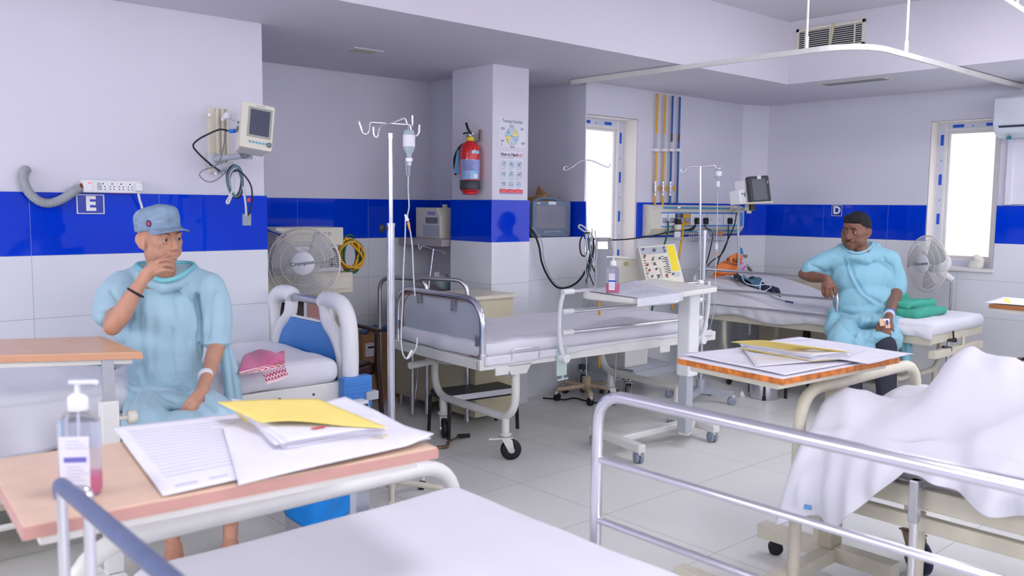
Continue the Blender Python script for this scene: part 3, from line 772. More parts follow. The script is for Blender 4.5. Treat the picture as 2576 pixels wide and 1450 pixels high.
# pump bottle of pink handrub
PINK = mat('pink_handrub_liquid', (246, 84, 136), .15, var=0, trans=.1, ior=1.33, sss=.3)
CLEARB = mat('frosted_clear_bottle', (226, 230, 244), .12, var=0, trans=.86, ior=1.12)
def pumpbottle(label, o, H, w, dp, rz, label_w=.7, liquid=.3, pump_ang=0., stripe=INKB, group=None):
    t = thing('pump_bottle', label, 'bottle', o, rz)
    M = t.matrix_basis.copy()
    b = MB(); hb = H*.72
    for (z, s) in ((0, 1),): pass
    prof = [(.90, 0), (1, .01*1), (1, hb*.80), (.97, hb*.88), (.75, hb*.96), (.42, hb), (.42, hb*1.03)]
    def ring(s, z, n=28):
        out = []
        for x, y in rr(w*s, dp*min(1, s*1.05), min(w, dp)*.42*s, 6): out.append((x, y, z))
        return out
    def loft(prof, mi=0, sh=1.):
        vs = []; 
        for s, z in prof: vs += ring(s*sh, z)
        m = len(ring(1, 0)); fs = [(i*m+k, i*m+(k+1) % m, (i+1)*m+(k+1) % m, (i+1)*m+k) for i in range(len(prof)-1) for k in range(m)]
        fs.append(tuple(range(m))[::-1]); fs.append(tuple((len(prof)-1)*m+k for k in range(m)))
        return vs, fs
    vs, fs = loft(prof); b.add(vs, fs, 0, True, M); obj('bottle_shell', b, CLEARB, t)
    b = MB(); vs, fs = loft([(.88, .003), (.97, .008), (.97, hb*liquid)], sh=.965); b.add(vs, fs, 0, False, M); obj('liquid', b, PINK, t)
    b = MB(); b.bb((-w*.5*label_w, -dp/2-.0012, hb*.12), (w*.5*label_w-.004, -dp/2-.0002, hb*.72), 0, M)
    b.bb((-w*.28, -dp/2-.0018, hb*.42), (w*.26, -dp/2-.0012, hb*.48), 1, M)
    for k, zz_ in enumerate((.66, .62, .58, .36, .32, .28, .24, .2)): b.bb((-w*.22, -dp/2-.0018, hb*zz_), (w*(.1+.1*(k % 3)), -dp/2-.0012, hb*(zz_+.012)), 2, M)
    obj('bottle_label', b, [PAPER, stripe, tm_lines], t)
    b = MB(); b.lathe([(w*.24, hb*1.0), (w*.25, hb*1.01), (w*.25, hb*1.15), (w*.17, hb*1.19), (w*.07, hb*1.2), (w*.07, hb*1.31)], M, 24)
    Mp = M @ MX.Rotation(pump_ang, 4, 'Z')
    b.box((w*.12, 0, hb*1.33), (w*.62, w*.17, hb*.035), M=Mp); b.tube([(w*.38, 0, hb*1.33), (w*.5, 0, hb*1.31)], w*.06, M=Mp); b.cyl((0, 0, hb*.25), (0, 0, hb*1.0), w*.035, M=M)
    obj('pump_head', b, WPLAS, t)
    return t
pb = onz(205, 1244, zF)
s_ = 1.36/FPX
pumpbottle('blurred clear pump bottle with pink liquid on the near foreground table', pb+V((0, 0, .0005)), .208, .068, .042, -YAW+R_(8), .78, .26, R_(0), mat('violet_label_stripe', (110, 110, 190), .6, var=0))

# second table, where the man in the cap leans
ET = [(.32, 3.44), (1.055, 3.135), (1.075, 3.58), (.42, 3.86)]
ET = [tuple(onz(x, y, .925)[:2]) for x, y in ((-120, 898), (357, 886), (256, 846), (-60, 855))]
t = htable('orange-brown laminate overbed table the seated man in the cap leans on', ET, .925, .026, (.95, 3.38), None, mat('orange_laminate', (220, 178, 136), .3, var=.05, scale=20), mat('brown_laminate_edge', (206, 154, 122), .4, var=.04))
pe = onz(285, 930, .86); pe = V((pe.x, pe.y))
pe = onz(270, 905, .895)
b = MB(); b.bb((pe.x-.019, pe.y-.014, .55), (pe.x+.019, pe.y+.014, .90)); obj('inner_post', b, STEEL, t, bevel=.002)
b = MB(); b.bb((pe.x-.030, pe.y-.02, .10), (pe.x+.030, pe.y+.025, .745)); obj('outer_post', b, WHITE, t, bevel=.004)
b = MB(); kx = (pe.x+.031, pe.y, .675); b.tube([kx, (kx[0]+.04, pe.y, .675)], .009); b.lathe([(.012, 0), (.024, .004), (.024, .03), (.02, .034)], frame((kx[0]+.03, pe.y, .675), (0, 1, 0), (1, -.3, 0)), 20); obj('clamp_knob', b, IVORY, t)
b = MB(); b.bb((pe.x-.65, pe.y-.03, .07), (pe.x+.03, pe.y+.03, .11)); b.bb((pe.x-.03, pe.y-.25, .07), (pe.x+.03, pe.y+.25, .11)); b.bb((pe.x-.65, pe.y-.25, .07), (pe.x-.59, pe.y+.25, .11)); obj('base', b, WHITE, t, bevel=.005)
for x in (pe.x, pe.x-.62):
    for y in (pe.y-.21, pe.y+.21): caster('caster', t, x, y, .026, .026, .07, ang=.6, twin=True)

# ================================================================== table with the orange edge on the right
CT = [tuple(onz(x, y, .90)[:2]) for x, y in ((1706, 900), (1968, 952), (2262, 898), (2010, 850))]
t = htable('worn overbed table with a stained orange wood edge and papers in front of the bearded bed', CT, .90, .026, (3.21, 1.66), None, PAPER, mat('stained_orange_wood', (198, 118, 50), .5, var=.45, scale=35), tray=CREAM)
t['label'] = 'worn overbed table with a stained orange wood edge beside the rumpled sheet'
b = MB(); b.bb((3.16, 1.635, .12), (3.25, 1.69, .86)); obj('post', b, BEIGE, t, bevel=.005)
b = MB(); b.bb((3.17, 1.655, .12), (3.28, 1.72, .34)); obj('post_foot', b, CREAM, t, bevel=.005)
bs = MB(); bs.bb((3.18, 1.40, .065), (3.25, 1.98, .125)); bs.bb((2.55, 1.62, .07), (3.2, 1.68, .12)); bs.bb((2.55, 1.45, .065), (2.61, 1.93, .125)); obj('base', bs, CREAM, t, bevel=.004)
for x in (3.215, 2.58):
    for y in (1.46, 1.92): caster('caster', t, x, y, .03, .034, .07, ang=2.2, twin=True, fork=BLACKP)
zC = .90
sheetpaper('paper_sheet', 'white sheet covering the orange-edged table, curling past its near edge', [onz(1975, 946, zC+.003), onz(2150, 912, zC+.004), onz(2050, 855, zC+.006), onz(1708, 892, zC+.004)], zC, wav=.003)
sheetpaper('paper_sheet', 'long white sheet sticking out past the right end of the orange-edged table', [onz(1900, 925, zC+.008), onz(2300, 892, zC+.014), onz(2010, 850, zC+.012), onz(1860, 868, zC+.010)], zC, wav=.004)
sheetpaper('paper_sheet', 'small white page lying right of the yellow folder on the orange-edged table', [onz(2110, 906, zC+.014), onz(2185, 917, zC+.010), onz(2280, 896, zC+.015), onz(2180, 885, zC+.016)], zC, wav=.003)
t = folder('yellow card folder with papers on the worn orange-edged table', zC,
       [onz(2045, 910, zC+.016), onz(2140, 902, zC+.016), onz(2050, 868, zC+.018), onz(1858, 878, zC+.018)], 0, 0,
       [onz(2000, 884, .935), onz(2145, 888, .94), onz(1925, 857, .985), onz(1838, 861, .97)])

# ================================================================== bed with the rumpled sheet
t = thing('hospital_bed', 'bed at the right edge under the rumpled white sheet, with a cream tube foot end', 'bed', (3.3, .9, 0))
CX0, CX1, CY1 = 2.82, 3.78, 1.58
b = MB()
for x in (CX0, CX1-.05): b.bb((x, -.35, .49), (x+.05, CY1-.02, .56))
for y in (-.35, .4, 1.0, CY1-.06): b.bb((CX0+.02, y, .50), (CX1-.02, y+.04, .555))
obj('frame', b, CREAM, t, bevel=.006)
b = MB()
for y in (-.35, 1.36): pass
b.bb((CX0+.03, -.3, .405), (CX0+.07, 1.45, .455)); obj('lower_frame', b, CREAM, t, bevel=.006)
b = MB(); b.tube([(CX0+.045, 1.47, .445), (CX0+.045, 1.44, .43)], .014); obj('hook', b, STEEL, t)
b = MB(); hoop(b, (CX0+.02, CY1+.03, .10), (CX1+.02, CY1+.03, .10), .70, .0225, .14); b.tube([(CX0+.02, CY1+.03, .32), (CX1, CY1+.03, .32)], .018); b.tube([(CX0+.03, CY1+.03, .50), (CX0+.03, CY1-.05, .52)], .016); b.tube([(CX1, CY1+.03, .50), (CX1-.02, CY1-.05, .52)], .016); obj('foot_end_tube', b, CREAM, t)
b = softbox((CX0+.03, -.32, .55), (CX1-.03, CY1-.03, .67), .05, (30, 50, 5), .005, 5, seed=4); obj('mattress', b, SHEET, t)
b = MB(); b.tube(fillet([(CX0-.045, 1.16, .60), (CX0-.045, 1.16, .22), (CX0-.045, -.3, .22), (CX0-.045, -.3, .60)], .05), .013, 12); b.tube([(CX0-.045, 1.16, .36), (CX0-.045, -.3, .36)], .010)
obj('lowered_side_rail', b, CHROME, t)
b = MB(); b.bb((CX0-.062, 1.145, .46), (CX0-.03, 1.175, .60)); b.tube([(CX0-.04, 1.16, .56), (CX0+.02, 1.16, .56)], .012); obj('rail_bracket', b, STEEL, t, bevel=.004)
b = MB(); b.tube([(CX0+.1, 1.2, .20), (CX1-.2, 1.5, .25)], .018); b.tube([(CX0+.1, 1.2, .20), (CX0+.1, 1.2, .45)], .018); b.tube([(CX1-.2, 1.5, .25), (CX1-.2, 1.5, .52)], .018); obj('crank_brace', b, CREAM, t)
caster('caster', t, 3.49, 1.46, .075, .04, .2, ang=R_(60), tyre=mat('navy_wheel_rubber', (28, 40, 78), .4), fork=mat('rusty_cream_fork', (150, 128, 104), .7, var=.3, scale=30))
caster('caster', t, CX0+.02, CY1+.03, .045, .03, .11, ang=1.3)
# the sheet
def bump2(x, c, w): return exp(-((x-c)/w)**2)
def sm(a, b_, x):
    k = max(0, min(1, (x-a)/(b_-a))); return k*k*(3-2*k)
def topz(x, y):
    z = .695+.012*sin(x*17+y*5)+.010*sin(y*14-x*9)
    z += .085*bump2(x, 2.98, .17)*sm(1.70, 1.45, y)            # bunched over the near corner
    z += .055*bump2(x, 3.35, .22)*bump2(y, 1.42, .14)
    z += .07*bump2(y, 1.24, .10)*bump2(x, 3.2, .35)
    k = sm(1.26, 1.12, y)                                      # the raised knees
    z += .205*k*bump2(x, 3.10, .19)*(1-.65*sm(1.02, .45, y))
    z += .05*sm(1.2, .9, y)*bump2(x, 3.45, .2)
    n1 = abs(NZ.noise(V((x*4.2+y*1.5, y*4.6-x, 1.3)))); n2 = abs(NZ.noise(V((x*9+3, y*8-x*4, 5.1)))); n3 = abs(NZ.noise(V((x*3-y*5, x*5+y*2, 9.4))))
    z += .045*(.30-n1)+.022*(.25-n2)+.035*(.3-n3)
    z -= .30*sm(1.54, 1.66, y)
    return z
def zbot(y):
    if y > 1.42: return .36+(.06*sin(y*22))*.5
    if y > 1.20: return .36+(1.42-y)/.22*.25
    return .61-.045*bump2(y, .90, .10)-.012*sin(y*15)
def fnS(u, v):
    y = 1.66-1.95*v
    xe = 2.80+.012*sin(y*19)
    if u < .36:                                                 # hanging side
        k = 1-u/.36; zt_ = topz(xe+.02, y)-.02; z = zt_+(zbot(y)-zt_)*k
        d = (zt_-z)
        x = xe-.05*sin(min(1, d*9)*pi/2)-.022*sin(y*34+sin(y*7)*2)*min(1, d*7)-.012*sin(y*71)*min(1, d*5)-.05*abs(NZ.noise(V((y*6, z*5, 2.2))))*min(1, d*6)
        if y > 1.45: x += .06*(1-k)*0
        return (x, min(y, 1.62+.015*sin(z*40)), z)
    k = (u-.36)/.64; x = xe+k*.98
    z = topz(x, y); e = min(1, k/.05)
    return (x, min(y, 1.635), z-(1-e)*.02)
b = MB(); b.grid(fnS, 110, 150); o = obj('bed_sheet', b, SHEET, None, solid=.004)
tag(o, 'rumpled white sheet draped over the right-hand bed and hanging off its corner', 'sheet')
b = MB(); M = frame((2.735, 1.52, .425), (0, -1, .05), (-1, 0, 0)); b.bb((-.03, -.008, .0), (.03, .008, .003), 0, M); obj('blue_label', b, mat('blue_sheet_label', (110, 160, 220), .8), o)
# ================================================================== things on the left wall
def path(pts, n=6): return catmull([V(p) for p in pts], n)
yw = YE-T
# letter plates
def plate(label, M, w, h, ch, size, sx=1.):
    b = MB(); b.bb((-w/2, -h/2, 0), (w/2, h/2, .002), 0, M); b.bb((-w*.47, -h*.47, .002), (w*.47, h*.47, .0024), 1, M); b.bb((-w*.435, -h*.435, .0024), (w*.435, h*.435, .0028), 2, M)
    b.text(ch, size, M @ MX.Translation((0, 0, .003)), 1, .0004, bold=.004, sx=sx)
    return tag(obj('letter_sign', b, [INKB_D, WINK, INKB_D]), label, 'sign')
INKB_D = mat('sign_blue_acrylic', (14, 52, 170), .25, var=0)
pE = ony(227.5, 514, yw); plate('blue square sign with a white letter E below the socket strip', frame(pE, (1, 0, 0), (0, -1, 0)), .135, .100, 'E', .095)
pD = onx(2105.5, 530, XD-T); plate('blue square sign with a white letter D above the seated man with black hair', frame(pD, (0, -1, 0), (-1, 0, 0)), .105, .105, 'D', .095)
# socket strip
a = ony(206, 452, yw-.03); c = ony(354, 487, yw-.03)
t = thing('socket_strip', 'white wall socket strip with four outlets and a glowing red switch', 'socket strip', (a.x, yw, c.z))
b = MB(); b.bb((a.x, yw-.045, c.z), (c.x, yw+.011, a.z)); obj('housing', b, WPLAS, t, bevel=.006)
M = frame((a.x, yw-.0452, (a.z+c.z)/2), (1, 0, 0), (0, -1, 0)); wS = c.x-a.x
for k in range(4):
    b = MB(); x = wS*(.33+.155*k)
    b.bb((x-.018, -.024, 0), (x+.018, .022, .001), 0, M)
    for dx, dy, r in ((0, .013, .0035), (-.009, -.001, .0028), (.009, -.001, .0028), (-.009, -.014, .0028), (.009, -.014, .0028)): b.cyl((x+dx, dy, .001), (x+dx, dy, .0018), r, n=10, mi=1, M=M)
    obj('socket', b, [WPLAS, INK], t)
b = MB(); x = wS*.07
b.bb((x, -.02, 0), (x+.02, .02, .005), 0, M); obj('switch', b, WPLAS, t, bevel=.001)
b = MB(); b.bb((x+.045, -.018, 0), (x+.06, .018, .004), 0, M); obj('switch', b, LGREY, t, bevel=.001)
b = MB(); b.bb((x+.003, .012, .005), (x+.015, .018, .0065), 0, M); obj('indicator_lamp', b, mat('red_neon', (255, 60, 60), .3, var=0, emit=1.5), t)
b = MB(); b.bb((wS*.42, -.0325, 0), (wS*.83, -.0315, .0006), 0, M); b.text('.......', .012, M @ MX.Translation((wS*.5, .03, .0004))); obj('print', b, REDI, t)
b = MB(); x = wS*.88; b.bb((x, -.02, 0), (x+.03, .02, .03), 0, M); obj('plug', b, WPLAS, t, bevel=.004)
tag(obj('white_cord', MB().tube(path([ony(348, 487, yw-.05), ony(352, 505, yw-.04), ony(357, 522, yw-.03), ony(362, 560, yw-.03), ony(372, 620, yw-.03)]), .006), WPLAS), 'white cord hanging from the plug of the socket strip behind the man in the cap', 'cord')
# corrugated conduit
hp = path([ony(66, 427, yw-.0), ony(60, 436, yw-.025), ony(60, 456, yw-.03), ony(74, 486, yw-.03), ony(100, 507, yw-.03), ony(128, 511, yw-.03), ony(160, 499, yw-.03), ony(184, 483, yw-.035), ony(200, 473, yw-.03)], 26)
b = MB(); b.tube(hp, [.020+(.0022 if k % 4 < 2 else 0) for k in range(len(hp))], 14)
tag(obj('conduit_hose', b, mat('grey_corrugated_conduit', (158, 164, 170), .5)), 'grey corrugated hose curving out of the left wall to the socket strip', 'hose')
b = MB()
for k in range(5): b.tube(path([ony(200, 470+k, yw-.03), ony(203, 462+2*k, yw-.05), ony(207, 468+k, yw-.04)]), .003, 6, mi=k % 2)
tag(obj('bare_wires', b, [mat('red_brown_wire', (170, 70, 50)), BLACKP]), 'short red and black wires where the grey hose meets the socket strip', 'wires')

# ------------------------------------------------------------------ patient monitor on its wall bracket
t = thing('wall_bracket', 'cream wall rail and swing arm carrying the beige patient monitor', 'bracket', ony(555, 360, yw))
a = ony(519, 272, YE); c = ony(586, 438, YE)
b = MB(); b.bb((a.x, YE-.03, c.z), (c.x-.03, YE+.0, a.z))
for k in range(3): b.bb((a.x+.035+.028*k, YE-.044, c.z), (a.x+.047+.028*k, YE-.03, a.z))
obj('wall_rail', b, CREAM, t, bevel=.002)
b = MB()
for (x, y) in ((524, 290), (544, 277), (524, 420), (541, 436)): p = ony(x, y, YE-.031); b.cyl(p, p+V((0, -.008, 0)), .008, n=12)
b.v and obj('bolts', b, STEEL, t, kind='stuff') if False else [obj('bolt', MB().cyl(ony(x, y, YE-.031), ony(x, y, YE-.031)+V((0, -.008, 0)), .008, n=12), STEEL, t) for (x, y) in ((524, 290), (544, 277), (524, 420), (541, 436))]
b = MB(); p = ony(535, 402, YE-.06); q = U(622, 390, 4.42); b.tube([p, q], [.018, .016]); b.cyl(p+V((0, 0, -.03)), p+V((0, 0, .03)), .03); b.cyl(q+V((0, 0, -.02)), q+V((0, 0, .045)), .026); b.tube([U(545, 425, 4.55), U(585, 418, 4.5)], .022); obj('swing_arm', b, LGREY, t)
b = MB(); b.tube([U(590, 300, 4.60), U(566, 292, 4.52), U(562, 300, 4.56)], .014); b.ell(U(572, 291, 4.50), .019); obj('lock_lever', b, WPLAS, t)
t = thing('patient_monitor', 'beige patient monitor with a dark screen on the left wall bracket', 'monitor', U(640, 320, 4.4))
A = U(611, 253, 4.26); B = U(692.5, 270, 4.34); Cc = U(597, 366.5, 4.22)
ex = (B-A); ez = (Cc-A); ez = ez-ex.normalized()*ez.dot(ex.normalized()); nb = ex.cross(ez).normalized()      # points away or towards camera
if nb.dot(A-CAM) < 0: nb = -nb
w_, h_ = ex.length, ez.length
Mm = MX.Identity(4); X = ex.normalized(); Zv = -nb; Yv = -ez.normalized()
if X.cross(Yv).dot(Zv) < 0: Yv = Yv
for i in range(3): Mm[i][0] = X[i]; Mm[i][1] = Yv[i]; Mm[i][2] = Zv[i]; Mm[i][3] = A[i]
b = MB(); D = .17
b.rrect(w_, h_, .012, -.045, 0, Mm @ MX.Translation((w_/2, -h_/2, 0)))
b.prism([(.012, -.02), (w_-.012, -.02), (w_-.012, -h_+.006), (.012, -h_+.006)], -D+.03, -.04, Mm)
b.prism([(.02, -.045), (w_-.02, -.045), (w_-.02, -h_+.015), (.02, -h_+.015)], -D, -D+.03, Mm)
obj('housing', b, IVORY, t, bevel=.004)
b = MB(); b.rrect(w_*.74, h_*.66, .004, 0, .0015, Mm @ MX.Translation((w_*.56, -h_*.42, 0))); obj('screen_bezel', b, mat('grey_green_bezel', (158, 162, 152), .4), t)
b = MB(); b.rrect(w_*.60, h_*.56, .002, .0015, .0022, Mm @ MX.Translation((w_*.56, -h_*.42, 0))); obj('screen', b, SCREEN, t)
b = MB()
for k in range(6): b.lathe([(.006, 0), (.006, .002), (.001, .003)], Mm @ MX.Translation((w_*(.30+.1*k), -h_*.86, 0)), 12)
obj('key_row', b, mat('pale_blue_keys', (110, 180, 210)), t)
b = MB(); b.lathe([(.013, 0), (.012, .008), (.001, .009)], Mm @ MX.Translation((w_*.89, -h_*.87, 0)), 18); obj('rotary_knob', b, GREYP, t)
b = MB(); b.bb((w_*.42, -h_*.065, 0), (w_*.7, -h_*.04, .0008), 0, Mm); obj('maker_label', b, LGREY, t)
b = MB(); b.box((.0, 0, 0), (.006, .02, .05), M=Mm @ MX.Translation((.004, -h_*.5, -.10))); b.cyl((.01, -h_*.35, -.1), (.004, -h_*.35, -.1), .006, M=Mm); obj('side_ports', b, GREYP, t)
b = MB(); p = U(578, 330, 4.36); b.tube([p, U(590, 330, 4.35)], .010); obj('blue_connector', b, mat('blue_connector', (40, 110, 220), .4), t)
b = MB(); b.tube([U(612, 378, 4.38), U(618, 395, 4.40)], [.03, .022]); b.tube([U(596, 376, 4.4), U(626, 380, 4.4)], .012); obj('mount_neck', b, GREYP, t)
# cables
def cable(label, pts, r, m, name='cable', cat='cable', n=8): return tag(obj(name, MB().tube(path(pts, n), r, 8), m), label, cat)
cable('black cable looping from the beige monitor out to the left', [U(573, 329, 4.36), U(553, 326, 4.38), U(525, 337, 4.42), U(498, 352, 4.45), U(486, 367, 4.45), U(500, 387, 4.44), U(530, 414, 4.44), U(552, 430, 4.42)], .0048, BLACK)
cable('thin grey cable hanging from the blue connector of the beige monitor', [U(567, 332, 4.36), U(563, 365, 4.4), U(555, 400, 4.42), U(540, 418, 4.43), U(512, 428, 4.44), U(502, 440, 4.44), U(513, 453, 4.44), U(530, 458, 4.44), U(550, 449, 4.43), U(568, 432, 4.42)], .003, GREYP)
COILM = [mat('teal_grey_cable', (92, 120, 136), .45), mat('pale_grey_cable', (190, 196, 200), .4), BLACK]
t = thing('cable_coil', 'coil of grey and black monitor cables hanging below the beige monitor', 'cable', U(595, 460, 4.35))
for k in range(9):
    rn = random.Random(k); r0 = .052+.010*rn.random(); ph = rn.random()*6; 
    cc = U(593+rn.uniform(-3, 3), 458+rn.uniform(-4, 4), 4.38+.012*k/2)
    e1 = CR*1.0; e2 = -CD
    pts = [cc+e1*(cos(a)*r0*.62)+e2*(sin(a)*r0*1.28)+_f*(.01*sin(a*2+ph)) for a in [2*pi*j/26 for j in range(26)]]
    obj('cable_loop', MB().tube(pts, .0042 if k % 3 else .006, 7, closed=True), COILM[k % 3], t)
obj('cable_tail', MB().tube(path([U(590, 432, 4.35), U(600, 430, 4.34), U(618, 445, 4.34), U(632, 470, 4.34), U(634, 500, 4.34), U(629, 530, 4.35), U(622, 545, 4.36)]), .0042, 8), BLACK, t)
obj('cable_tail', MB().tube(path([U(586, 440, 4.34), U(588, 470, 4.33), U(577, 495, 4.33), U(570, 508, 4.33), U(575, 511, 4.33), U(584, 490, 4.33)]), .0055, 8), COILM[1], t)
obj('cable_tail', MB().tube(path([U(612, 470, 4.34), U(615, 490, 4.34), U(618, 515, 4.34), U(620, 545, 4.35)]), .006, 8), COILM[1], t)
b = MB(); b.bb((-.022, -.030, -.004), (.022, .030, .004), 0, frame(U(621, 553, 4.36), CR, -_f)); obj('sensor_clip', b, mat('grey_sensor_clip', (130, 146, 160), .4), t, bevel=.003)
b = MB(); p = U(626, 503, 4.33); b.box(p, (.014, .004, .02)); obj('red_tag', b, REDI, t)

# ================================================================== the niche behind: fan, suction unit, chair, boxes
# machine shelf
t = thing('equipment_trolley', 'cream equipment trolley with a drawer in the niche behind the desk fan', 'trolley', (2.75, 5.45, 0))
tx0, tx1, ty0, ty1 = 2.42, 3.20, 5.12, 5.62
pz1 = zt_ = ony(888, 685, ty0).z; pz0 = ony(888, 736, ty0).z
xr = ony(888, 700, ty0).x
b = MB(); b.bb((tx0, ty0, pz0), (xr, ty1, pz1)); b.bb((tx0+.02, ty0+.03, pz0-.04), (xr-.06, ty1-.03, pz0)); obj('body', b, CREAM, t, bevel=.005)
b = MB(); b.bb((xr-.44, ty0-.006, pz0+.03), (xr-.025, ty0+.002, pz1-.03)); obj('drawer', b, IVORY, t, bevel=.003)
for x in (tx0+.05, xr-.12):
    for y in (ty0+.06, ty1-.08):
        b = MB(); b.bb((x, y, .08), (x+.04, y+.03, pz0)); obj('leg', b, CREAM, t)
b = MB(); b.bb((tx0+.05, ty0+.06, .25), (xr-.08, ty1-.06, .28)); obj('lower_shelf', b, CREAM, t)
for x in (tx0+.07, xr-.10):
    for y in (ty0+.08, ty1-.07): caster('caster', t, x, y, .03, .02, .09, ang=1.)
t = thing('suction_unit', 'cream and steel suction unit on the trolley behind the desk fan', 'medical device', (2.75, 5.4, pz1))
a = ony(683, 574, ty0+.08); c = ony(865, 684, ty0+.08)
b = MB(); b.bb((a.x+.03, ty0+.08, (a.z+c.z)/2+.03), (c.x, ty1-.1, a.z)); obj('upper_case', b, IVORY, t, bevel=.006)
b = MB(); b.bb((a.x+.03, ty0+.10, pz1+.001), (c.x, ty1-.1, (a.z+c.z)/2+.032)); obj('steel_case', b, STEEL, t, bevel=.004)
b = MB(); b.bb((a.x+.33, ty0+.094, pz1+.03), (c.x-.02, ty0+.101, (a.z+c.z)/2)); obj('front_panel', b, GREYP, t)
for k in range(4):
    b = MB(); p = (c.x-.08-.0*k, ty0+.094, pz1+.05+.05*k) if k < 3 else (c.x-.2, ty0+.094, pz1+.15); b.cyl(p, (p[0], p[1]-.02, p[2]), .014, n=14); obj('knob', b, BLACKP, t)
b = MB(); b.tube([(a.x, ty0+.1, a.z-.02), (a.x+.05, ty0+.0, a.z-.05)], .017); b.tube([(a.x, ty0+.12, a.z-.02), (a.x+.08, ty0+.12, a.z-.02)], .014); obj('steel_fittings', b, CHROME, t)
b = MB(); b.text('WORLD', .035, frame((c.x-.16, ty0+.079, a.z-.045), (1, 0, 0), (0, -1, 0)), depth=.0003); obj('faded_lettering', b, GREYP, t)
t = thing('hose_coil', 'green and yellow hoses coiled beside the suction unit', 'hose', ony(885, 640, 5.3))
hc = ony(878, 640, 5.25)
for k in range(6):
    rn = random.Random(k+40); rx, rz_ = .055+.008*k, .12-.006*k
    cc = hc+V((rn.uniform(-.02, .03), -.01*k, rn.uniform(-.02, .02)))
    pts = [cc+V((cos(a_)*rx, .01*sin(3*a_+k), sin(a_)*rz_)) for a_ in [2*pi*j/24 for j in range(24)]]
    obj('hose_loop', MB().tube(pts, .009, 8, closed=True), YEL if k % 2 else GREEN, t)
obj('hose_tail', MB().tube(path([ony(868, 598, 5.22), ony(890, 620, 5.2), ony(908, 640, 5.2), ony(913, 660, 5.2), ony(900, 675, 5.2), ony(878, 670, 5.2)]), .008, 8), YEL, t)

# fan ---------------------------------------------------------------
FANW = mat('white_fan_wire', (228, 226, 222), .3, var=0)
def fan(label, ctr, nrm, R, hub_text, pole_floor, tilt=0, nw=90, blades=3, label_rot=R_(8), depth=.10, back=.16, stand='disc'):
    t = thing('pedestal_fan', label, 'fan', pole_floor)
    n = V(nrm).normalized(); x = V((0, 0, 1)).cross(n).normalized()
    M = frame(ctr, x, n)                       # local z out of the front
    b = MB()
    for s, dz in ((1, depth*.45), (-1, -depth*.55)):
        for k in range(nw):
            a = 2*pi*k/nw; c_, s_2 = cos(a), sin(a)
            prof = [(.30, dz), (.62, dz*1.0), (.86, dz*.8), (.97, dz*.4), (1., 0)]
            b.tube([M @ V((c_*R*r, s_2*R*r, z)) for r, z in prof], .0013, 4, caps=False)
        for r, z in ((.62, dz), (.86, dz*.8), (.3, dz)): b.tube([M @ V((cos(2*pi*j/48)*R*r, sin(2*pi*j/48)*R*r, z)) for j in range(48)], .0018, 5, closed=True)
    obj('wire_cage', b, FANW, t)
    b = MB(); b.tube([M @ V((cos(2*pi*j/60)*R, sin(2*pi*j/60)*R, 0)) for j in range(60)], .006, 8, closed=True); obj('cage_rim', b, mat('fan_rim', (226, 216, 210), .35), t)
    b = MB(); b.lathe([(R*.33, depth*.40), (R*.33, depth*.47), (R*.30, depth*.52), (.001, depth*.54)], M, 40)
    b.text(hub_text, R*.155, M @ MX.Translation((0, 0, depth*.545)) @ MX.Rotation(label_rot, 4, 'Z'), 1, .0004, bold=.0008); obj('hub_badge', b, [WPLAS, mat('grey_lettering', (110, 116, 128))], t)
    for k in range(blades):
        a0 = 2*pi*k/blades+.5
        def fb_(u, v):
            r = R*(.14+.76*u); a = a0+(v-.5)*(1.25-.25*u)+.25*u
            return M @ V((cos(a)*r, sin(a)*r, (v-.5)*.05*(1-.3*u)))
        b = MB(); b.grid(fb_, 10, 8); obj('blade', b, GLASSB, t, solid=.002)
    b = MB(); b.lathe([(.001, depth*.2), (R*.13, depth*.18), (R*.15, 0), (R*.12, -depth*.3), (.001, -depth*.3)], M, 24); obj('spinner', b, WPLAS, t)
    b = MB(); b.lathe([(R*.2, -depth*.5), (R*.31, -depth*.55), (R*.33, -depth*.6-.03), (R*.33, -back), (R*.28, -back-.025), (.001, -back-.03)], M, 28); obj('motor_housing', b, WPLAS, t)
    jn = M @ V((0, -R*.30, -back*.75)); pf = V(pole_floor)
    b = MB(); b.tube([M @ V((0, -R*.1, -back*.75)), jn, (pf.x, pf.y, jn.z-.06)], [.03, .035, .026]); obj('neck', b, WPLAS, t)
    b = MB(); b.tube([(pf.x, pf.y, .04), (pf.x, pf.y, jn.z-.03)], .0135, 14); obj('pole', b, CHROME, t)
    b = MB(); b.lathe([(.20, 0), (.20, .012), (.17, .03), (.04, .05), (.03, .08), (.001, .08)], MX.Translation(pf), 36); obj('base', b, WPLAS, t)
    return t, M
GLASSB = mat('translucent_fan_blade', (226, 228, 228), .2, var=0, trans=.35, ior=1.2)
fc = U(765, 663, 5.45)
t, Mf = fan('large white wire-caged pedestal fan with a round hub badge in the niche', fc, (CAM-fc)*1.0+V((-1.1, .35, -.05)), .222, 'Crompton', (fc.x+.10, fc.y+.12, 0), nw=100)
p = U(791, 800, 5.5)
b = MB(); b.bb((-.045, -.14, -.012), (.045, .14, .012), 0, frame(p, CR, -_f)); obj('control_panel', b, mat('pinkish_brown_panel', (196, 148, 140), .4), t, bevel=.004)
b = MB(); b.bb((-.063, -.14, -.02), (-.045, .14, .015), 0, frame(p, CR, -_f)); b.bb((.045, -.14, -.02), (.068, .14, .015), 0, frame(p, CR, -_f)); b.text('HIGH  FLOW', .012, frame(p+V((0, 0, 0))-_f*.013, CR, -_f), 0, .0002); obj('panel_housing', b, WPLAS, t, bevel=.004)

# brown plastic chair -----------------------------------------------
t = thing('plastic_armchair', 'dark brown plastic armchair behind the bed with the blue footboard', 'chair', (2.95, 4.98, 0), R_(0))
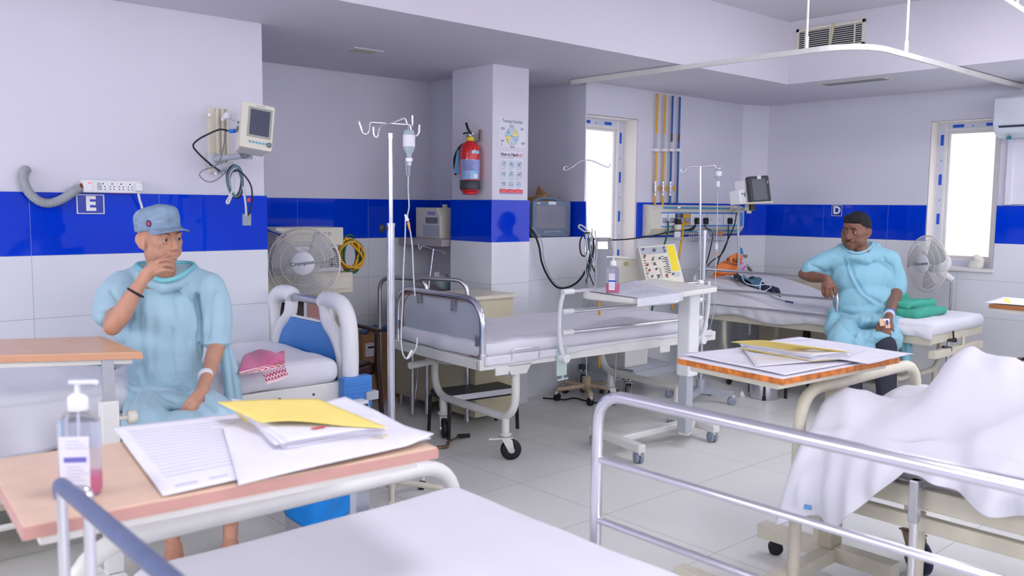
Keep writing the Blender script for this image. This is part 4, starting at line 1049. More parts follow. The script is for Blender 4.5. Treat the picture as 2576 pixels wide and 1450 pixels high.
# chair faces left (towards -y, +x side arm seen); origin at seat centre on the floor
chx, chy, ca = 2.83, 5.02, R_(8)
Mc = MX.Translation((chx, chy, 0)) @ MX.Rotation(ca, 4, 'Z')
b = MB(); 
def seatf(u, v): return Mc @ V(((u-.5)*.46, (v-.5)*.44, .42-.02*sin(pi*u)*sin(pi*v)))
b.grid(seatf, 12, 12); obj('seat', b, BROWN, t, solid=.02)
b = MB(); 
def skirt(u, v):
    x = (u-.5)*.50; return Mc @ V((x, -.23, .42-.07*v-.02*sin(pi*u)))
b.grid(skirt, 10, 3); 
def skirt2(u, v): return Mc @ V((.24, (u-.5)*.46, .42-.07*v-.0*sin(pi*u)))
b.grid(skirt2, 10, 3); obj('seat_skirt', b, BROWN, t, solid=.012)
for sx_ in (-1, 1):
    fl = [(sx_*.29, -.27, 0), (sx_*.265, -.245, .40), (sx_*.262, -.25, .62)]
    b = MB(); b.tube([Mc @ V(p) for p in fl], [.016, .028, .024], 10, flat=.7); obj('leg', b, BROWN, t)
    b = MB(); b.tube([Mc @ V(p) for p in ((sx_*.27, .30, 0), (sx_*.24, .22, .42))], [.016, .026], 10, flat=.7); obj('leg', b, BROWN, t)
    b = MB(); b.tube([Mc @ V(p) for p in catmull([(sx_*.262, -.27, .635), (sx_*.265, -.15, .645), (sx_*.262, .02, .66), (sx_*.25, .14, .74), (sx_*.20, .22, .83)], 6)], .026, 10, flat=.5); obj('armrest', b, BROWN, t)
b = MB()
def backf(u, v):
    a = (u-.5)*2; x = a*.21*(1-.15*v*v); z = .44+v*.43*(1-.12*a*a); y = .23+.07*v-.05*a*a*(1-v*.5)
    return Mc @ V((x, y, z))
b.grid(backf, 14, 14); obj('backrest', b, BROWN, t, solid=.016)
CHAIR = t
# cardboard box beside the chair
cb = onz(958, 1005, 0)
t = thing('cardboard_box', 'brown cardboard box standing on the floor between the brown chair and the cabinet', 'box', (3.5, 5.55, 0))
a = ony(913, 860, 5.45); c = ony(1003, 1000, 5.45)
b = MB(); b.bb((a.x, 5.45, 0), (c.x+.02, 5.72, .50)); obj('carton', b, CARDB, t, bevel=.003)
b = MB(); b.bb((a.x+.02, 5.445, .34), (a.x+.14, 5.45, .44)); b.bb((a.x+.04, 5.4445, .40), (a.x+.12, 5.445, .415), 1); obj('paper_label', b, [PAPER, INK], t)
t = thing('plastic_bag', 'small bag of blue and green odds and ends on top of the cardboard box', 'bag', (a.x+.12, 5.55, .5))
b = MB()
for k in range(5): b.ell((a.x+.05+.05*k, 5.52+.03*(k % 2), .515+.012*(k % 3)), (.035, .03, .022))
obj('bag', b, [mat('crinkled_blue_bag', (70, 110, 160), .4, bump=.4, bscale=40)], t, remesh=.008, smooth=2)

# bedside cabinets behind the empty bed --------------------------------
def cabinet(label, x0, y0, x1, y1, z1, doorside='x', m=BEIGE, top=CREAM, leg=.08):
    t = thing('bedside_cabinet', label, 'cabinet', ((x0+x1)/2, (y0+y1)/2, 0))
    b = MB(); b.bb((x0, y0, leg), (x1, y1, z1-.02)); obj('body', b, m, t, bevel=.003)
    b = MB(); b.bb((x0-.01, y0-.01, z1-.02), (x1+.01, y1+.01, z1)); obj('top', b, top, t, bevel=.003)
    for x in (x0+.03, x1-.03):
        for y in (y0+.03, y1-.03): obj('leg', MB().cyl((x, y, 0), (x, y, leg), .012), STEEL, t)
    b = MB(); b.bb((x0-.008, y0+.012, leg+.02), (x0, y1-.012, z1-.26)); d = obj('door', b, m, t, bevel=.002)
    b = MB(); b.cyl((x0-.008, y1-.03, z1-.33), (x0-.03, y1-.03, z1-.33), .008); obj('knob', b, STEEL, d)
    b = MB(); b.bb((x0-.008, y0+.012, z1-.24), (x0, y1-.012, z1-.04)); d = obj('drawer', b, m, t, bevel=.002)
    b = MB(); b.cyl((x0-.008, y1-.03, z1-.18), (x0-.03, y1-.03, z1-.18), .008); obj('knob', b, STEEL, d)
    return t
cabinet('beige bedside cabinet behind the hoop end of the empty bed', 3.58, 4.86, 3.98, 5.27, .80)
p = ony(1160, 745, 4.6)
# two steel hoop rails standing behind the bed end
t = thing('crib_rails', 'pair of grey steel hoop rails standing behind the empty bed end', 'rail', (3.45, 4.75, 0))
for (xa, xb, ya_, yb_, zt_) in ((3.36, 3.52, 5.14, 4.80, .955), (3.44, 3.60, 4.86, 4.46, .965)):
    b = MB(); hoop(b, (xa, ya_, .02), (xb, yb_, .02), zt_-.02, .015, .10); obj('hoop_rail', b, STEEL, t)
t2 = thing('drawer_unit', 'cream drawer unit with a flat top right behind the empty bed end', 'cabinet', (3.72, 4.62, 0))
b = MB(); b.bb((3.62, 4.40, .05), (3.95, 4.80, .84)); obj('body', b, mat('yellowish_cream_laminate', (206, 198, 168), .45), t2, bevel=.003)
b = MB(); b.bb((3.60, 4.38, .84), (3.97, 4.82, .865)); obj('top', b, CREAM, t2, bevel=.003)
b = MB(); b.bb((3.612, 4.42, .42), (3.62, 4.78, .80)); obj('drawer', b, mat('cream_drawer', (214, 206, 180), .45), t2, bevel=.002)

# granite shelf with printer in the niche corner ------------------------
GRAN = mat('speckled_granite', (176, 168, 172), .35, var=.12, scale=60)
pz = 1.205
b = MB(); b.bb((3.93, 5.18, pz-.055), (4.25, 5.72, pz)); s1 = obj('wall_shelf', b, GRAN, None, bevel=.004); tag(s1, 'speckled granite shelf in the niche left of the column', 'shelf')
b = MB(); b.bb((3.96, 5.20, .78), (4.25, 5.70, .81)); s1 = obj('wall_shelf', b, GRAN, None, bevel=.004); tag(s1, 'lower granite shelf in the niche with a small grey device on it', 'shelf')
t = thing('medical_console', 'beige medical console with a label on the granite shelf left of the column', 'medical device', (4.08, 5.45, pz))
b = MB(); b.prism([(5.26, pz), (5.26, pz+.17), (5.30, pz+.235), (5.58, pz+.235), (5.58, pz)], 3.98, 4.22, frame((0, 0, 0), (0, 1, 0), (1, 0, 0))); obj('housing', b, IVORY, t, bevel=.008)
b = MB(); b.bb((3.975, 5.27, pz+.02), (3.981, 5.47, pz+.10)); b.bb((3.974, 5.29, pz+.115), (3.981, 5.44, pz+.16), 1); b.bb((3.975, 5.32, pz+.18), (3.981, 5.42, pz+.205), 2); obj('side_labels', b, [LGREY, GREYP, mat('lilac_label', (150, 150, 200))], t)
b = MB(); b.cyl((4.1, 5.36, pz+.235), (4.1, 5.36, pz+.26), .02); obj('cap', b, IVORY, t)
t = thing('small_device', 'small grey and pale blue device on the lower niche shelf', 'medical device', (4.05, 5.3, .81))
p = ony(1112, 690, 5.3)
b = MB(); b.ell((p.x+.02, 5.32, .875), (.06, .06, .065)); obj('globe', b, LGREY, t)
b = MB(); b.box((p.x+.03, 5.29, .85), (.08, .06, .06)); obj('case', b, mat('pale_teal_plastic', (140, 180, 190)), t, bevel=.006)
b = MB(); b.box((p.x-.05, 5.30, .93), (.05, .01, .045), rz=.2); b.tube([(p.x-.05, 5.3, .93), (p.x, 5.32, .91)], .008); obj('tag', b, PAPER, t)
# leaning spare hook rod
a1 = ony(1090, 627, 5.1); a0_ = ony(1076, 740, 5.05)
t = thing('spare_iv_pole', 'thin steel pole with hooks leaning in the niche under the granite shelf', 'pole', (a0_.x, 5.05, 0))
dr = (a0_-a1).normalized(); ft = a1+dr*((a1.z)/-dr.z)
b = MB(); b.tube([a1, ft+V((0, 0, .002))], .0065); obj('rod', b, CHROME, t)
b = MB(); b.tube(path([ony(1053, 616, 5.1), ony(1054, 627, 5.1), ony(1058, 626, 5.1), ony(1063, 620, 5.1), ony(1090, 627, 5.1), ony(1115, 634, 5.1), ony(1119, 640, 5.1)]), .004); obj('hooks', b, STEEL, t)

# ================================================================== column: extinguisher and posters
XC = 4.01
o = onx(1182, 490, XC-.085)
t = thing('fire_extinguisher', 'red fire extinguisher with a black bottom band hanging on the column', 'fire extinguisher', (XC-.085, o.y, o.z))
Mx = MX.Translation((XC-.085, o.y, o.z)) @ MX.Rotation(R_(180), 4, 'Z')
R0 = .072; zt_ = onx(1182, 357, XC-.085).z-o.z
b = MB(); b.lathe([(.045, .012), (R0*.93, .03), (R0, .045), (R0, zt_*.80), (R0*.93, zt_*.90), (R0*.68, zt_*.975), (.03, zt_), (.025, zt_+.012)], Mx, 40); obj('cylinder', b, RED, t)
b = MB(); b.lathe([(R0*.98, .035), (R0*1.012, .04), (R0*1.012, zt_*.27), (R0*.99, zt_*.272)], Mx, 40); obj('black_band', b, DGREY, t)
b = MB(); b.lathe([(.03, 0), (.055, .004), (.05, .02)], Mx, 24); obj('foot_ring', b, RED, t)
# curved label facing the room
def labelpatch(a0, a1, z0, z1, m, r=1.018, name='label'):
    def fn(u, v):
        a = R_(a0+32+(a1-a0)*u); return Mx @ V((cos(a)*R0*r, sin(a)*R0*r, z0+(z1-z0)*v))
    b = MB(); b.grid(fn, 16, 6); return obj(name, b, m, t)
labelpatch(-62, 88, zt_*.29, zt_*.66, mat('blue_lilac_label', (150, 160, 214), .4, var=.2, scale=25))
labelpatch(-62, -5, zt_*.28, zt_*.42, mat('sky_label_foot', (120, 190, 232), .4, var=.08), 1.022)
labelpatch(20, 70, zt_*.29, zt_*.45, mat('sky_label_corner', (140, 200, 235), .4), 1.022)
labelpatch(-60, -35, zt_*.30, zt_*.62, mat('rose_label_stripe', (226, 130, 136), .4, var=.2, scale=40), 1.026)
labelpatch(28, 78, zt_*.77, zt_*.83, mat('white_blue_badge', (170, 200, 232), .4, var=.25, scale=60), 1.022)
labelpatch(40, 66, zt_*.31, zt_*.39, PAPER, 1.026)
for k in range(9): labelpatch(-24, 55-(k*13) % 30, zt_*(.46+.021*k), zt_*(.466+.021*k), mat('label_print', (70, 80, 150), .5, var=0) if k == 0 else MATS['label_print'], 1.024, 'label_print')
b = MB(); b.lathe([(.028, zt_+.005), (.028, zt_+.03), (.02, zt_+.035)], Mx, 20); obj('yellow_collar', b, mat('yellow_ring', (228, 206, 40), .4), t)
b = MB(); b.lathe([(.016, zt_+.03), (.018, zt_+.055), (.012, zt_+.06)], Mx, 16); b.tube([Mx @ V(p) for p in ((.0, -.045, zt_+.045), (0, .03, zt_+.055))], .009); obj('valve', b, STEEL, t)
b = MB(); b.tube(catmull([Mx @ V(p) for p in ((.0, .02, zt_+.05), (.0, -.01, zt_+.075), (0, -.03, zt_+.10), (0, -.045, zt_+.135))], 5), [.011]*16, 8, flat=.6); b.tube(catmull([Mx @ V(p) for p in ((.0, .01, zt_+.055), (0, -.04, zt_+.065), (0, -.075, zt_+.06))], 5), .009, 8, flat=.6); obj('lever', b, BLACKP, t)
b = MB(); b.tube(catmull([onx(1167, 362, XC-.10), onx(1155, 372, XC-.12), onx(1146, 390, XC-.12), onx(1143, 410, XC-.12), onx(1146, 440, XC-.10)], 6), .009, 10); obj('hose', b, BLACK, t)
b = MB(); A_ = [onx(1151, 372, XC-.13), onx(1160, 376, XC-.10), onx(1157, 438, XC-.10), onx(1141, 436, XC-.13)]; b.add(A_, [(0, 1, 2, 3)], 0); obj('inspection_tag', b, mat('light_blue_tag', (120, 176, 222), .6), t, solid=.002)
t = thing('wall_hook', 'rusty iron hook on the column above the extinguisher', 'hook', onx(1207, 340, XC))
b = MB(); b.tube([onx(1207, 326, XC-.03), onx(1206, 352, XC-.03)], .0075); b.tube([onx(1206, 354, XC-.03), onx(1206, 354, XC+.01)], .005); b.tube([onx(1206, 354, XC-.03), onx(1190, 357, XC-.06)], .0025); obj('hook', b, RUST, t)

# posters on the front face
yc = 4.70-.0008
def PF(px, py): return ony(px, py, yc)
def poster(label, x0, y0, x1, y1, name='poster'):
    a = PF(x0, y0); c = PF(x1, y1)
    t = thing(name, label, 'poster', (a.x, yc, c.z))
    w_, h_ = c.x-a.x, a.z-c.z; M = frame((a.x, yc-.0004, c.z), (1, 0, 0), (0, -1, 0))
    b = MB(); b.bb((0, 0, -.0012), (w_, h_, 0), 0, M); obj('paper', b, mat('poster_paper', (226, 226, 238), .6) if 'poster_paper' not in MATS else MATS['poster_paper'], t)
    return t, M, w_, h_
t, M, w_, h_ = poster('turning schedule chart with a blue and yellow pie on the column', 1255, 297, 1322, 374)
GI = mat('slate_ink', (96, 106, 130), .7, var=0); PB_ = mat('pie_blue', (176, 214, 234), .7, var=0); PY = mat('pie_yellow', (238, 226, 150), .7, var=0); PW = mat('pie_pale', (214, 224, 236), .7, var=0)
ccx, ccy, rx_, ry_ = w_*.48, h_*.40, h_*.31, h_*.31
b = MB()
for k in range(6):
    a0 = R_(60*k); a1 = a0+R_(60)
    pts = [(ccx, ccy)]+[(ccx+cos(a0+(a1-a0)*j/8)*rx_, ccy+sin(a0+(a1-a0)*j/8)*ry_) for j in range(9)]
    b.prism(pts, 0, .0004, M, (2, 1, 0)[k % 3])
obj('pie', b, [PB_, PW, PY], t)
b = MB()
b.tube([M @ V((ccx+cos(2*pi*j/40)*rx_, ccy+sin(2*pi*j/40)*ry_, .0006)) for j in range(40)], .0009, 4, closed=True)
for k in range(3): a = R_(60*k); b.tube([M @ V((ccx-cos(a)*rx_, ccy-sin(a)*ry_, .0006)), M @ V((ccx+cos(a)*rx_, ccy+sin(a)*ry_, .0006))], .0007, 4)
for tx, x, y, s_ in (('Turning Schedule', .5, .92, .034), ('back', .48, .77, .028), ('back', .5, .03, .028), ('right', .14, .66, .028), ('left', .86, .68, .028), ('left', .13, .22, .028), ('right', .9, .18, .028), ('12', .48, .62, .026), ('2', .62, .54, .026), ('4', .63, .29, .026), ('6', .48, .17, .026), ('8', .33, .27, .026), ('10', .34, .52, .026), ('o', .1, .1, .03)):
    b.text(tx, s_, M @ MX.Translation((x*w_, y*h_, .0008)), 0, .0002, sx=.82)
obj('print', b, GI, t)
t, M, w_, h_ = poster('how to handrub hygiene poster with nine drawings and a red footer on the column', 1257, 380, 1315, 490)
b = MB(); b.text('How to Hand', .033, M @ MX.Translation((.01, h_*.93, .0006)), 0, .0003, 'LEFT', .0006, sx=.87); b.text('rub?', .033, M @ MX.Translation((w_*.76, h_*.93, .0006)), 1, .0003, 'LEFT', sx=.87)
b.bb((.006, h_*.875, 0), (w_-.006, h_*.88, .0004), 0, M); b.bb((.006, h_*.845, 0), (w_*.6, h_*.85, .0004), 0, M)
b.bb((.0, h_*.035, 0), (w_, h_*.12, .0005), 2, M); b.bb((.0, h_*.0, 0), (w_, h_*.035, .0005), 3, M)
for k in range(3): b.text(('Patient', 'Save lives', 'Clean')[k] if False else '.....', .02, M @ MX.Translation((w_*(.2+.3*k), h_*.085, .0007)), 4, .0002)
for r in range(3):
    for c_ in range(3):
        x0 = w_*(.03+.33*c_); y0 = h_*(.62-.235*r); b.bb((x0, y0, 0), (x0+w_*.27, y0+h_*.17, .0004), 5, M)
        rn = random.Random(r*3+c_)
        for q_ in range(4):
            p0 = V((x0+w_*rn.uniform(.04, .2), y0+h_*rn.uniform(.03, .07), .0006)); p1 = V((x0+w_*rn.uniform(.06, .24), y0+h_*rn.uniform(.09, .15), .0006)); p2 = V((x0+w_*rn.uniform(.04, .24), y0+h_*rn.uniform(.03, .15), .0006))
            b.tube([M @ v for v in catmull([p0, p1, p2], 4)], .0012, 4, mi=6)
        b.bb((x0, y0-h_*.03, 0), (x0+w_*rn.uniform(.18, .28), y0-h_*.024, .0004), 0, M)
obj('print', b, [INK, REDI, mat('poster_red', (232, 100, 108), .7), mat('poster_lilac', (168, 170, 206), .7), WINK, mat('drawing_ground', (202, 212, 228), .7), mat('drawing_line', (150, 150, 168), .7)], t)
# ================================================================== white overbed table in the middle
OT = [tuple(onz(x, y, .985)[:2]) for x, y in ((1459, 737), (1598, 752), (1812, 722), (1640, 700))]
t = thing('overbed_table', 'white moulded overbed table with a pump bottle and a newspaper in the room centre', 'table', (4.27, 3.13, 0))
def rpoly(P, r, n=5):
    out = []; L = len(P)
    for i in range(L):
        p = V(P[i]); a = (V(P[i-1])-p); b_ = (V(P[(i+1) % L])-p); rr_ = min(r, a.length*.4, b_.length*.4); A = p+a.normalized()*rr_; B = p+b_.normalized()*rr_
        for k in range(n+1): u = k/n; out.append(tuple(A*(1-u)**2+p*2*u*(1-u)+B*u*u))
    return out
b = MB(); b.prism(rpoly(OT, .07), .955, .985); obj('table_top', b, WHITE, t, bevel=.006, seg=3)
b = MB(); cx_, cy_ = sum(p[0] for p in OT)/4, sum(p[1] for p in OT)/4
b.prism([(cx_+(x-cx_)*.9, cy_+(y-cy_)*.8) for x, y in OT], .945, .958); obj('underside', b, WHITE, t)
px_, py_ = 4.29, 3.20
b = MB(); b.bb((px_-.045, py_-.055, .44), (px_+.055, py_+.04, .96)); obj('outer_column', b, WPLAS, t, bevel=.012)
b = MB(); b.bb((px_-.035, py_-.04, .09), (px_+.03, py_+.03, .45)); obj('inner_column', b, LGREY, t, bevel=.008)
b = MB()
e1, e2 = onz(1495, 1085, .09), onz(1608, 1128, .09); e3, e4 = onz(1688, 1045, .09), onz(1795, 1078, .09)
def bar(b, p, q, w, h, ext=0, mi=0):
    p, q = V(p), V(q); d = (q-p).normalized(); p = p-d*ext; q = q+d*ext; n = V((-d.y, d.x, 0))*w
    b.pbox(p-n/2-V((0, 0, h/2)), q-p, n, V((0, 0, h)), mi)
bar(b, e1, e2, .055, .05, .03); bar(b, e3, e4, .055, .05, .03); bar(b, (e1+e2)/2, (e3+e4)/2, .06, .04, .0); bar(b, (e3+e4)/2, V((px_, py_, .09)), .07, .05); obj('base', b, WHITE, t, bevel=.01, seg=3)
TG = mat('grey_twin_wheel', (140, 150, 168), .35)
for p, a in ((e1, 200), (e2, 240), (e3, 160), (e4, 250)): caster('caster', t, p.x, p.y, .034, .045, .075, ang=R_(a), tyre=TG, twin=True)
news = [onz(1480, 733, .988), onz(1612, 752, .988), onz(1720, 738, .987), onz(1600, 706, .987)]
o = sheetpaper('newspaper', None, news, .987, wav=.002, m=mat('newsprint', (206, 208, 218), .8, var=.06, scale=25), lines=rows(10, .2, .85, .1, .5, .012, 3)+rows(8, .25, .8, .55, .92, .02, 4))
tag(o, 'folded newspaper lying flat on the white overbed table', 'newspaper')
o = sheetpaper('newspaper', None, [onz(1602, 753, .99)+V((0, -.004, -.04)), onz(1718, 738, .99)+V((0, -.004, -.04)), onz(1718, 737, .99), onz(1602, 752, .99)], .987, wav=0, m=MATS['newsprint'])
tag(o, 'strip of newspaper folded down over the front edge of the white table', 'newspaper')
pb = onz(1541, 738, .99); pumpbottle('clear pump bottle of pink handrub on the white overbed table', pb+V((0, 0, .0015)), .205, .072, .045, -YAW+R_(-14), .5, .36, R_(180))

# ================================================================== tiled ledge: monitor, carton
BG = mat('blue_grey_plastic', (112, 128, 150), .35, var=.02)
t = thing('patient_monitor', 'blue-grey patient monitor with a carry handle standing on the tiled ledge', 'monitor', (4.82, 4.98, 1.22))
a = ony(1340, 596, 4.93); c = ony(1436, 507, 4.93); w_, h_ = c.x-a.x, c.z-a.z
M = frame((a.x, 4.93, 1.222), (1, 0, 0), (0, -1, 0)) @ MX.Identity(4); 
h_ = c.z-1.222
b = MB(); b.rrect(w_, h_, .02, -.03, 0, M @ MX.Translation((w_/2, h_/2, 0))); b.rrect(w_*.9, h_*.9, .02, -.13, -.03, M @ MX.Translation((w_/2, h_/2, 0))); obj('housing', b, BG, t, bevel=.004)
b = MB(); b.rrect(w_*.76, h_*.62, .004, 0, .001, M @ MX.Translation((w_*.47, h_*.55, 0))); obj('screen', b, mat('reflective_screen', (150, 150, 150), .12, .2, var=.05, scale=2), t)
b = MB()
for k in range(6): b.box((w_*(.32+.075*k), h_*.14, .002), (w_*.045, h_*.03, .004), M=M)
obj('button_row', b, LGREY, t)
b = MB(); b.prism([(w_*.29, h_*.11), (w_*.34, h_*.11), (w_*.315, h_*.17)], 0, .003, M); obj('alarm_button', b, YEL, t)
b = MB(); b.lathe([(.016, 0), (.015, .008), (.001, .01)], M @ MX.Translation((w_*.92, h_*.12, 0)), 20); obj('rotary_knob', b, GREYP, t)
b = MB(); b.bb((w_*.4, h_*.9, 0), (w_*.6, h_*.985, .001), 0, M); b.bb((w_*.10, h_*.925, 0), (w_*.19, h_*.95, .001), 1, M); obj('front_label', b, [PAPER, WINK], t)
b = MB(); b.tube([M @ V(p) for p in catmull([(w_*.12, h_*.97, -.06), (w_*.3, h_*1.06, -.06), (w_*.5, h_*1.08, -.06), (w_*.7, h_*1.05, -.06), (w_*.85, h_*.97, -.06)], 4)], .012); obj('carry_handle', b, BG, t)
t = thing('cardboard_box', 'open cardboard box with raised flaps behind the blue-grey monitor', 'box', (4.72, 5.2, 1.22))
z0 = 1.22
b = MB(); x0, x1, y0, y1, h = 4.62, 4.95, 5.10, 5.29, .25
for a, c in (((x0, y0), (x1, y0+.006)), ((x0, y1-.006), (x1, y1)), ((x0, y0), (x0+.006, y1)), ((x1-.006, y0), (x1, y1)), ): b.bb((*a, z0), (*c, z0+h))
b.bb((x0, y0, z0), (x1, y1, z0+.006)); obj('carton', b, CARDB, t)
for q in ([(x0+.02, y0, z0+h), (x0+.28, y0, z0+h), (x0+.30, y0-.02, z0+h+.09), (x0+.06, y0-.05, z0+h+.06)], [(x0, y0, z0+h), (x0, y1, z0+h), (x0-.02, y1, z0+h+.13), (x0-.02, y0, z0+h+.13)], [(x1, y0, z0+h), (x1, y1, z0+h), (x1+.07, y1, z0+h+.16), (x1+.05, y0+.02, z0+h+.06)]):
    b = MB(); b.add(q, [(0, 1, 2, 3)]); obj('flap', b, CARDB, t, solid=.004)
cable('thick black cable drooping from the ledge monitor past the tiled ledge', [ony(1332, 570, 4.77), ony(1345, 590, 4.75), ony(1356, 620, 4.74), ony(1363, 660, 4.72), ony(1378, 695, 4.72), ony(1400, 722, 4.7), ony(1425, 724, 4.68), ony(1450, 712, 4.66), ony(1468, 690, 4.64), ony(1481, 660, 4.62), ony(1484, 645, 4.6)], .008, BLACK)
cable('thin grey cable running beside the black one below the ledge monitor', [ony(1336, 572, 4.79), ony(1352, 588, 4.76), ony(1364, 612, 4.74), ony(1368, 650, 4.73), ony(1382, 690, 4.73), ony(1402, 716, 4.72), ony(1440, 735, 4.7)], .004, LGREY)

# ================================================================== IV pole with cream five-leg base
def rusty_stand(label, fx, fy, ztop, hooks, base='five', r=.0075, sleeve=None, tip=None):
    t = thing('iv_stand', label, 'IV stand', (fx, fy, 0))
    b = MB(); b.tube([(fx, fy, .12), tip or (fx, fy, ztop)], r, 12); obj('pole', b, CHROME, t)
    if sleeve: b = MB(); b.cyl((fx, fy, .08), (fx, fy, sleeve), r*2.0); b.cyl((fx, fy, sleeve), (fx, fy, sleeve+.03), r*2.4); obj('outer_tube', b, STEEL, t)
    b = MB(); b.tube(hooks, .0048, 8); obj('hooks', b, CHROME, t)
    m = mat('rusty_cream_base', (206, 184, 156), .6, var=.15, scale=20) if 'rusty_cream_base' not in MATS else MATS['rusty_cream_base']
    if base == 'h': m = LGREY
    b = MB(); n = 5 if base == 'five' else 4
    for k in range(n):
        a = R_(360/n*k+(15 if base == 'five' else 20)); e = V((fx+cos(a)*.25, fy+sin(a)*.25, .085)); b.tube([(fx, fy, .10), e], .017, 8) if base == 'five' else bar(b, V((fx, fy, .085)), e, .03, .045)
    b.cyl((fx, fy, .07), (fx, fy, .17), .032); obj('base', b, m, t)
    for k in range(n):
        a = R_(360/n*k+(15 if base == 'five' else 20)); caster('caster', t, fx+cos(a)*.25, fy+sin(a)*.25, .03, .03, .075, ang=a+.5, tyre=BLACK if base == 'five' else TG, fork=WHITE, twin=True)
    return t
f2 = onz(1468, 980, .06); f2 = V((4.80, 4.50, 0)); zt2 = 0
def zat(px, py, X, Y):
    lo, hi = -.5, 3.5
    for _ in range(40):
        m = (lo+hi)/2; q = V((X, Y, m))-CAM; 
        if 725+FPX*q.dot(CD)/q.dot(_f) > py: lo = m
        else: hi = m
    return m
def depth(p): return (V(p)-CAM).dot(_f)
z2 = zat(1475, 404, f2.x, f2.y); q2 = depth((f2.x, f2.y, z2))
tip = U(1475, 404, q2)
hk2 = catmull([U(x, y, q2) for x, y in ((1429, 421), (1421, 419), (1418, 426), (1423, 429), (1440, 420), (1460, 406), (1475, 403), (1493, 406), (1515, 416), (1530, 421), (1536, 416), (1533, 412))], 5)
rusty_stand('thin IV stand with drooping hooks and a rusty cream base before the frosted window', f2.x, f2.y, z2, hk2, 'five', .006, None, tip)
f3 = onz(1761, 990, .06); z3 = zat(1762, 418, f3.x, f3.y); q3 = depth((f3.x, f3.y, z3))
tip3 = U(1762, 419, q3)
hk3 = catmull([U(x, y, q3) for x, y in ((1713, 426), (1715, 433), (1720, 433), (1726, 424), (1735, 420), (1762, 419), (1790, 417), (1798, 417), (1803, 424), (1809, 427), (1812, 422))], 5)
rusty_stand('steel IV stand with a glass bottle beside the seated man\'s bed', f3.x, f3.y, z3, hk3, 'h', .008, zat(1756, 590, f3.x, f3.y), tip3)
# its bottle
t = thing('iv_bottle', 'small clear infusion bottle hanging from the IV stand before the gas panel', 'IV bottle', U(1808, 440, q3))
o = U(1806, 460, q3); s = q3/FPX
b = MB(); b.lathe([(.001, 0), (.012, 0), (.012, .02), (.026, .035), (.026, .09), (.018, .104), (.001, .105)], MX.Translation(o), 20); obj('bottle', b, GLASSW, t)
b = MB(); b.lathe([(.0265, .045), (.0265, .085)], MX.Translation(o), 20); b.cyl(o+V((0, 0, -.03)), o+V((0, 0, .012)), .014); obj('label_and_cap', b, PAPER, t)
b = MB(); b.cyl(U(1805, 497, q3), U(1805, 477, q3), .008); obj('drip_chamber', b, GLASSW, t)
b = MB(); b.tube(path([U(1805, 497, q3), U(1804, 560, q3), U(1803, 612, q3), U(1803, 640, q3), U(1800, 680, q3), U(1798, 760, q3), U(1790, 810, q3), U(1783, 835, q3)]), .0026, 6); obj('line', b, TUBE, t)
b = MB(); b.box(U(1802, 620, q3), (.016, .016, .045)); obj('roller_clamp', b, WPLAS, t)
b = MB(); b.cyl(U(1803, 643, q3), U(1803, 636, q3), .006); obj('orange_port', b, MATS['orange_port_plastic'], t)
# cable bundle on the thin stand
t = thing('cable_bundle', 'bundle of wires and plastic tubing hanging on the thin IV stand by the window', 'cable', (f2.x, f2.y-.05, .9))
cb_ = [BLACK, COILM[1], COILM[0], TUBE]
rn = random.Random(5)
for k in range(12):
    x0 = 1482+rn.uniform(-8, 14); top_ = 575+rn.uniform(0, 25); bot = 690+rn.uniform(-20, 40)
    pts = [U(x0+rn.uniform(-4, 4), top_, q2-.05), U(x0+rn.uniform(-8, 8), (top_*2+bot)/3, q2-.06-rn.random()*.05), U(x0+rn.uniform(-8, 8), (top_+2*bot)/3, q2-.06-rn.random()*.05), U(x0+rn.uniform(-6, 6), bot, q2-.05)]
    obj('wire', MB().tube(path(pts), .0045, 6), cb_[k % 4], t)
obj('wire_loop', MB().tube(path([U(1483, 586, q2-.05), U(1470, 588, q2-.06), U(1460, 605, q2-.07), U(1459, 625, q2-.07), U(1463, 641, q2-.07), U(1472, 644, q2-.07), U(1478, 630, q2-.06), U(1481, 600, q2-.05)]), .006, 8), BLACK, t)
obj('wire_loop', MB().tube(path([U(1480, 582, q2-.05), U(1470, 572, q2-.06), U(1459, 566, q2-.06), U(1456, 572, q2-.06), U(1466, 580, q2-.05), U(1480, 590, q2-.05)]), .006, 8), COILM[1], t)
cable('long black lead strung across the back wall from the ventilator to a socket', [ony(1478, 600, 4.5), ony(1520, 604, 4.6), ony(1580, 602, 4.7), ony(1640, 594, 4.69), ony(1680, 585, 4.69), ony(1720, 580, 4.69), ony(1740, 575, 4.69), ony(1748, 567, 4.69)], .0055, BLACK, n=6)

# ================================================================== ventilator on its trolley
t = thing('ventilator_trolley', 'grey trolley with large castors under the ventilator behind the empty bed', 'trolley', (5.3, 4.45, 0))
c1, c2, c3, c4 = (V((p[0], p[1], .23)) for p in ((4.99, 4.64), (5.60, 4.66), (5.50, 4.25), (5.02, 4.22)))
b = MB(); b.prism([(p.x, p.y) for p in (c4, c3, c2, c1)], .215, .235); obj('deck', b, LGREY, t, bevel=.003)
b = MB(); bar(b, V((4.93, 4.20, .20)), V((5.62, 4.22, .20)), .05, .05); bar(b, V((4.93, 4.66, .20)), V((5.66, 4.68, .20)), .05, .05); bar(b, V((4.97, 4.22, .2)), V((4.97, 4.66, .2)), .04, .05); obj('chassis', b, LGREY, t)
for (x, y) in ((4.93, 4.20), (5.63, 4.22), (4.93, 4.66), (5.66, 4.68)):
    b = MB(); b.bb((x-.028, y-.03, .17), (x+.028, y+.03, .228)); obj('end_cap', b, mat('slate_rubber', (62, 70, 84), .5) if 'slate_rubber' not in MATS else MATS['slate_rubber'], t, bevel=.008)
    caster('caster', t, x, y, .075, .036, .19, ang=R_(230), tyre=mat('worn_grey_tyre', (110, 112, 112), .5) if 'worn_grey_tyre' not in MATS else MATS['worn_grey_tyre'], fork=STEEL)
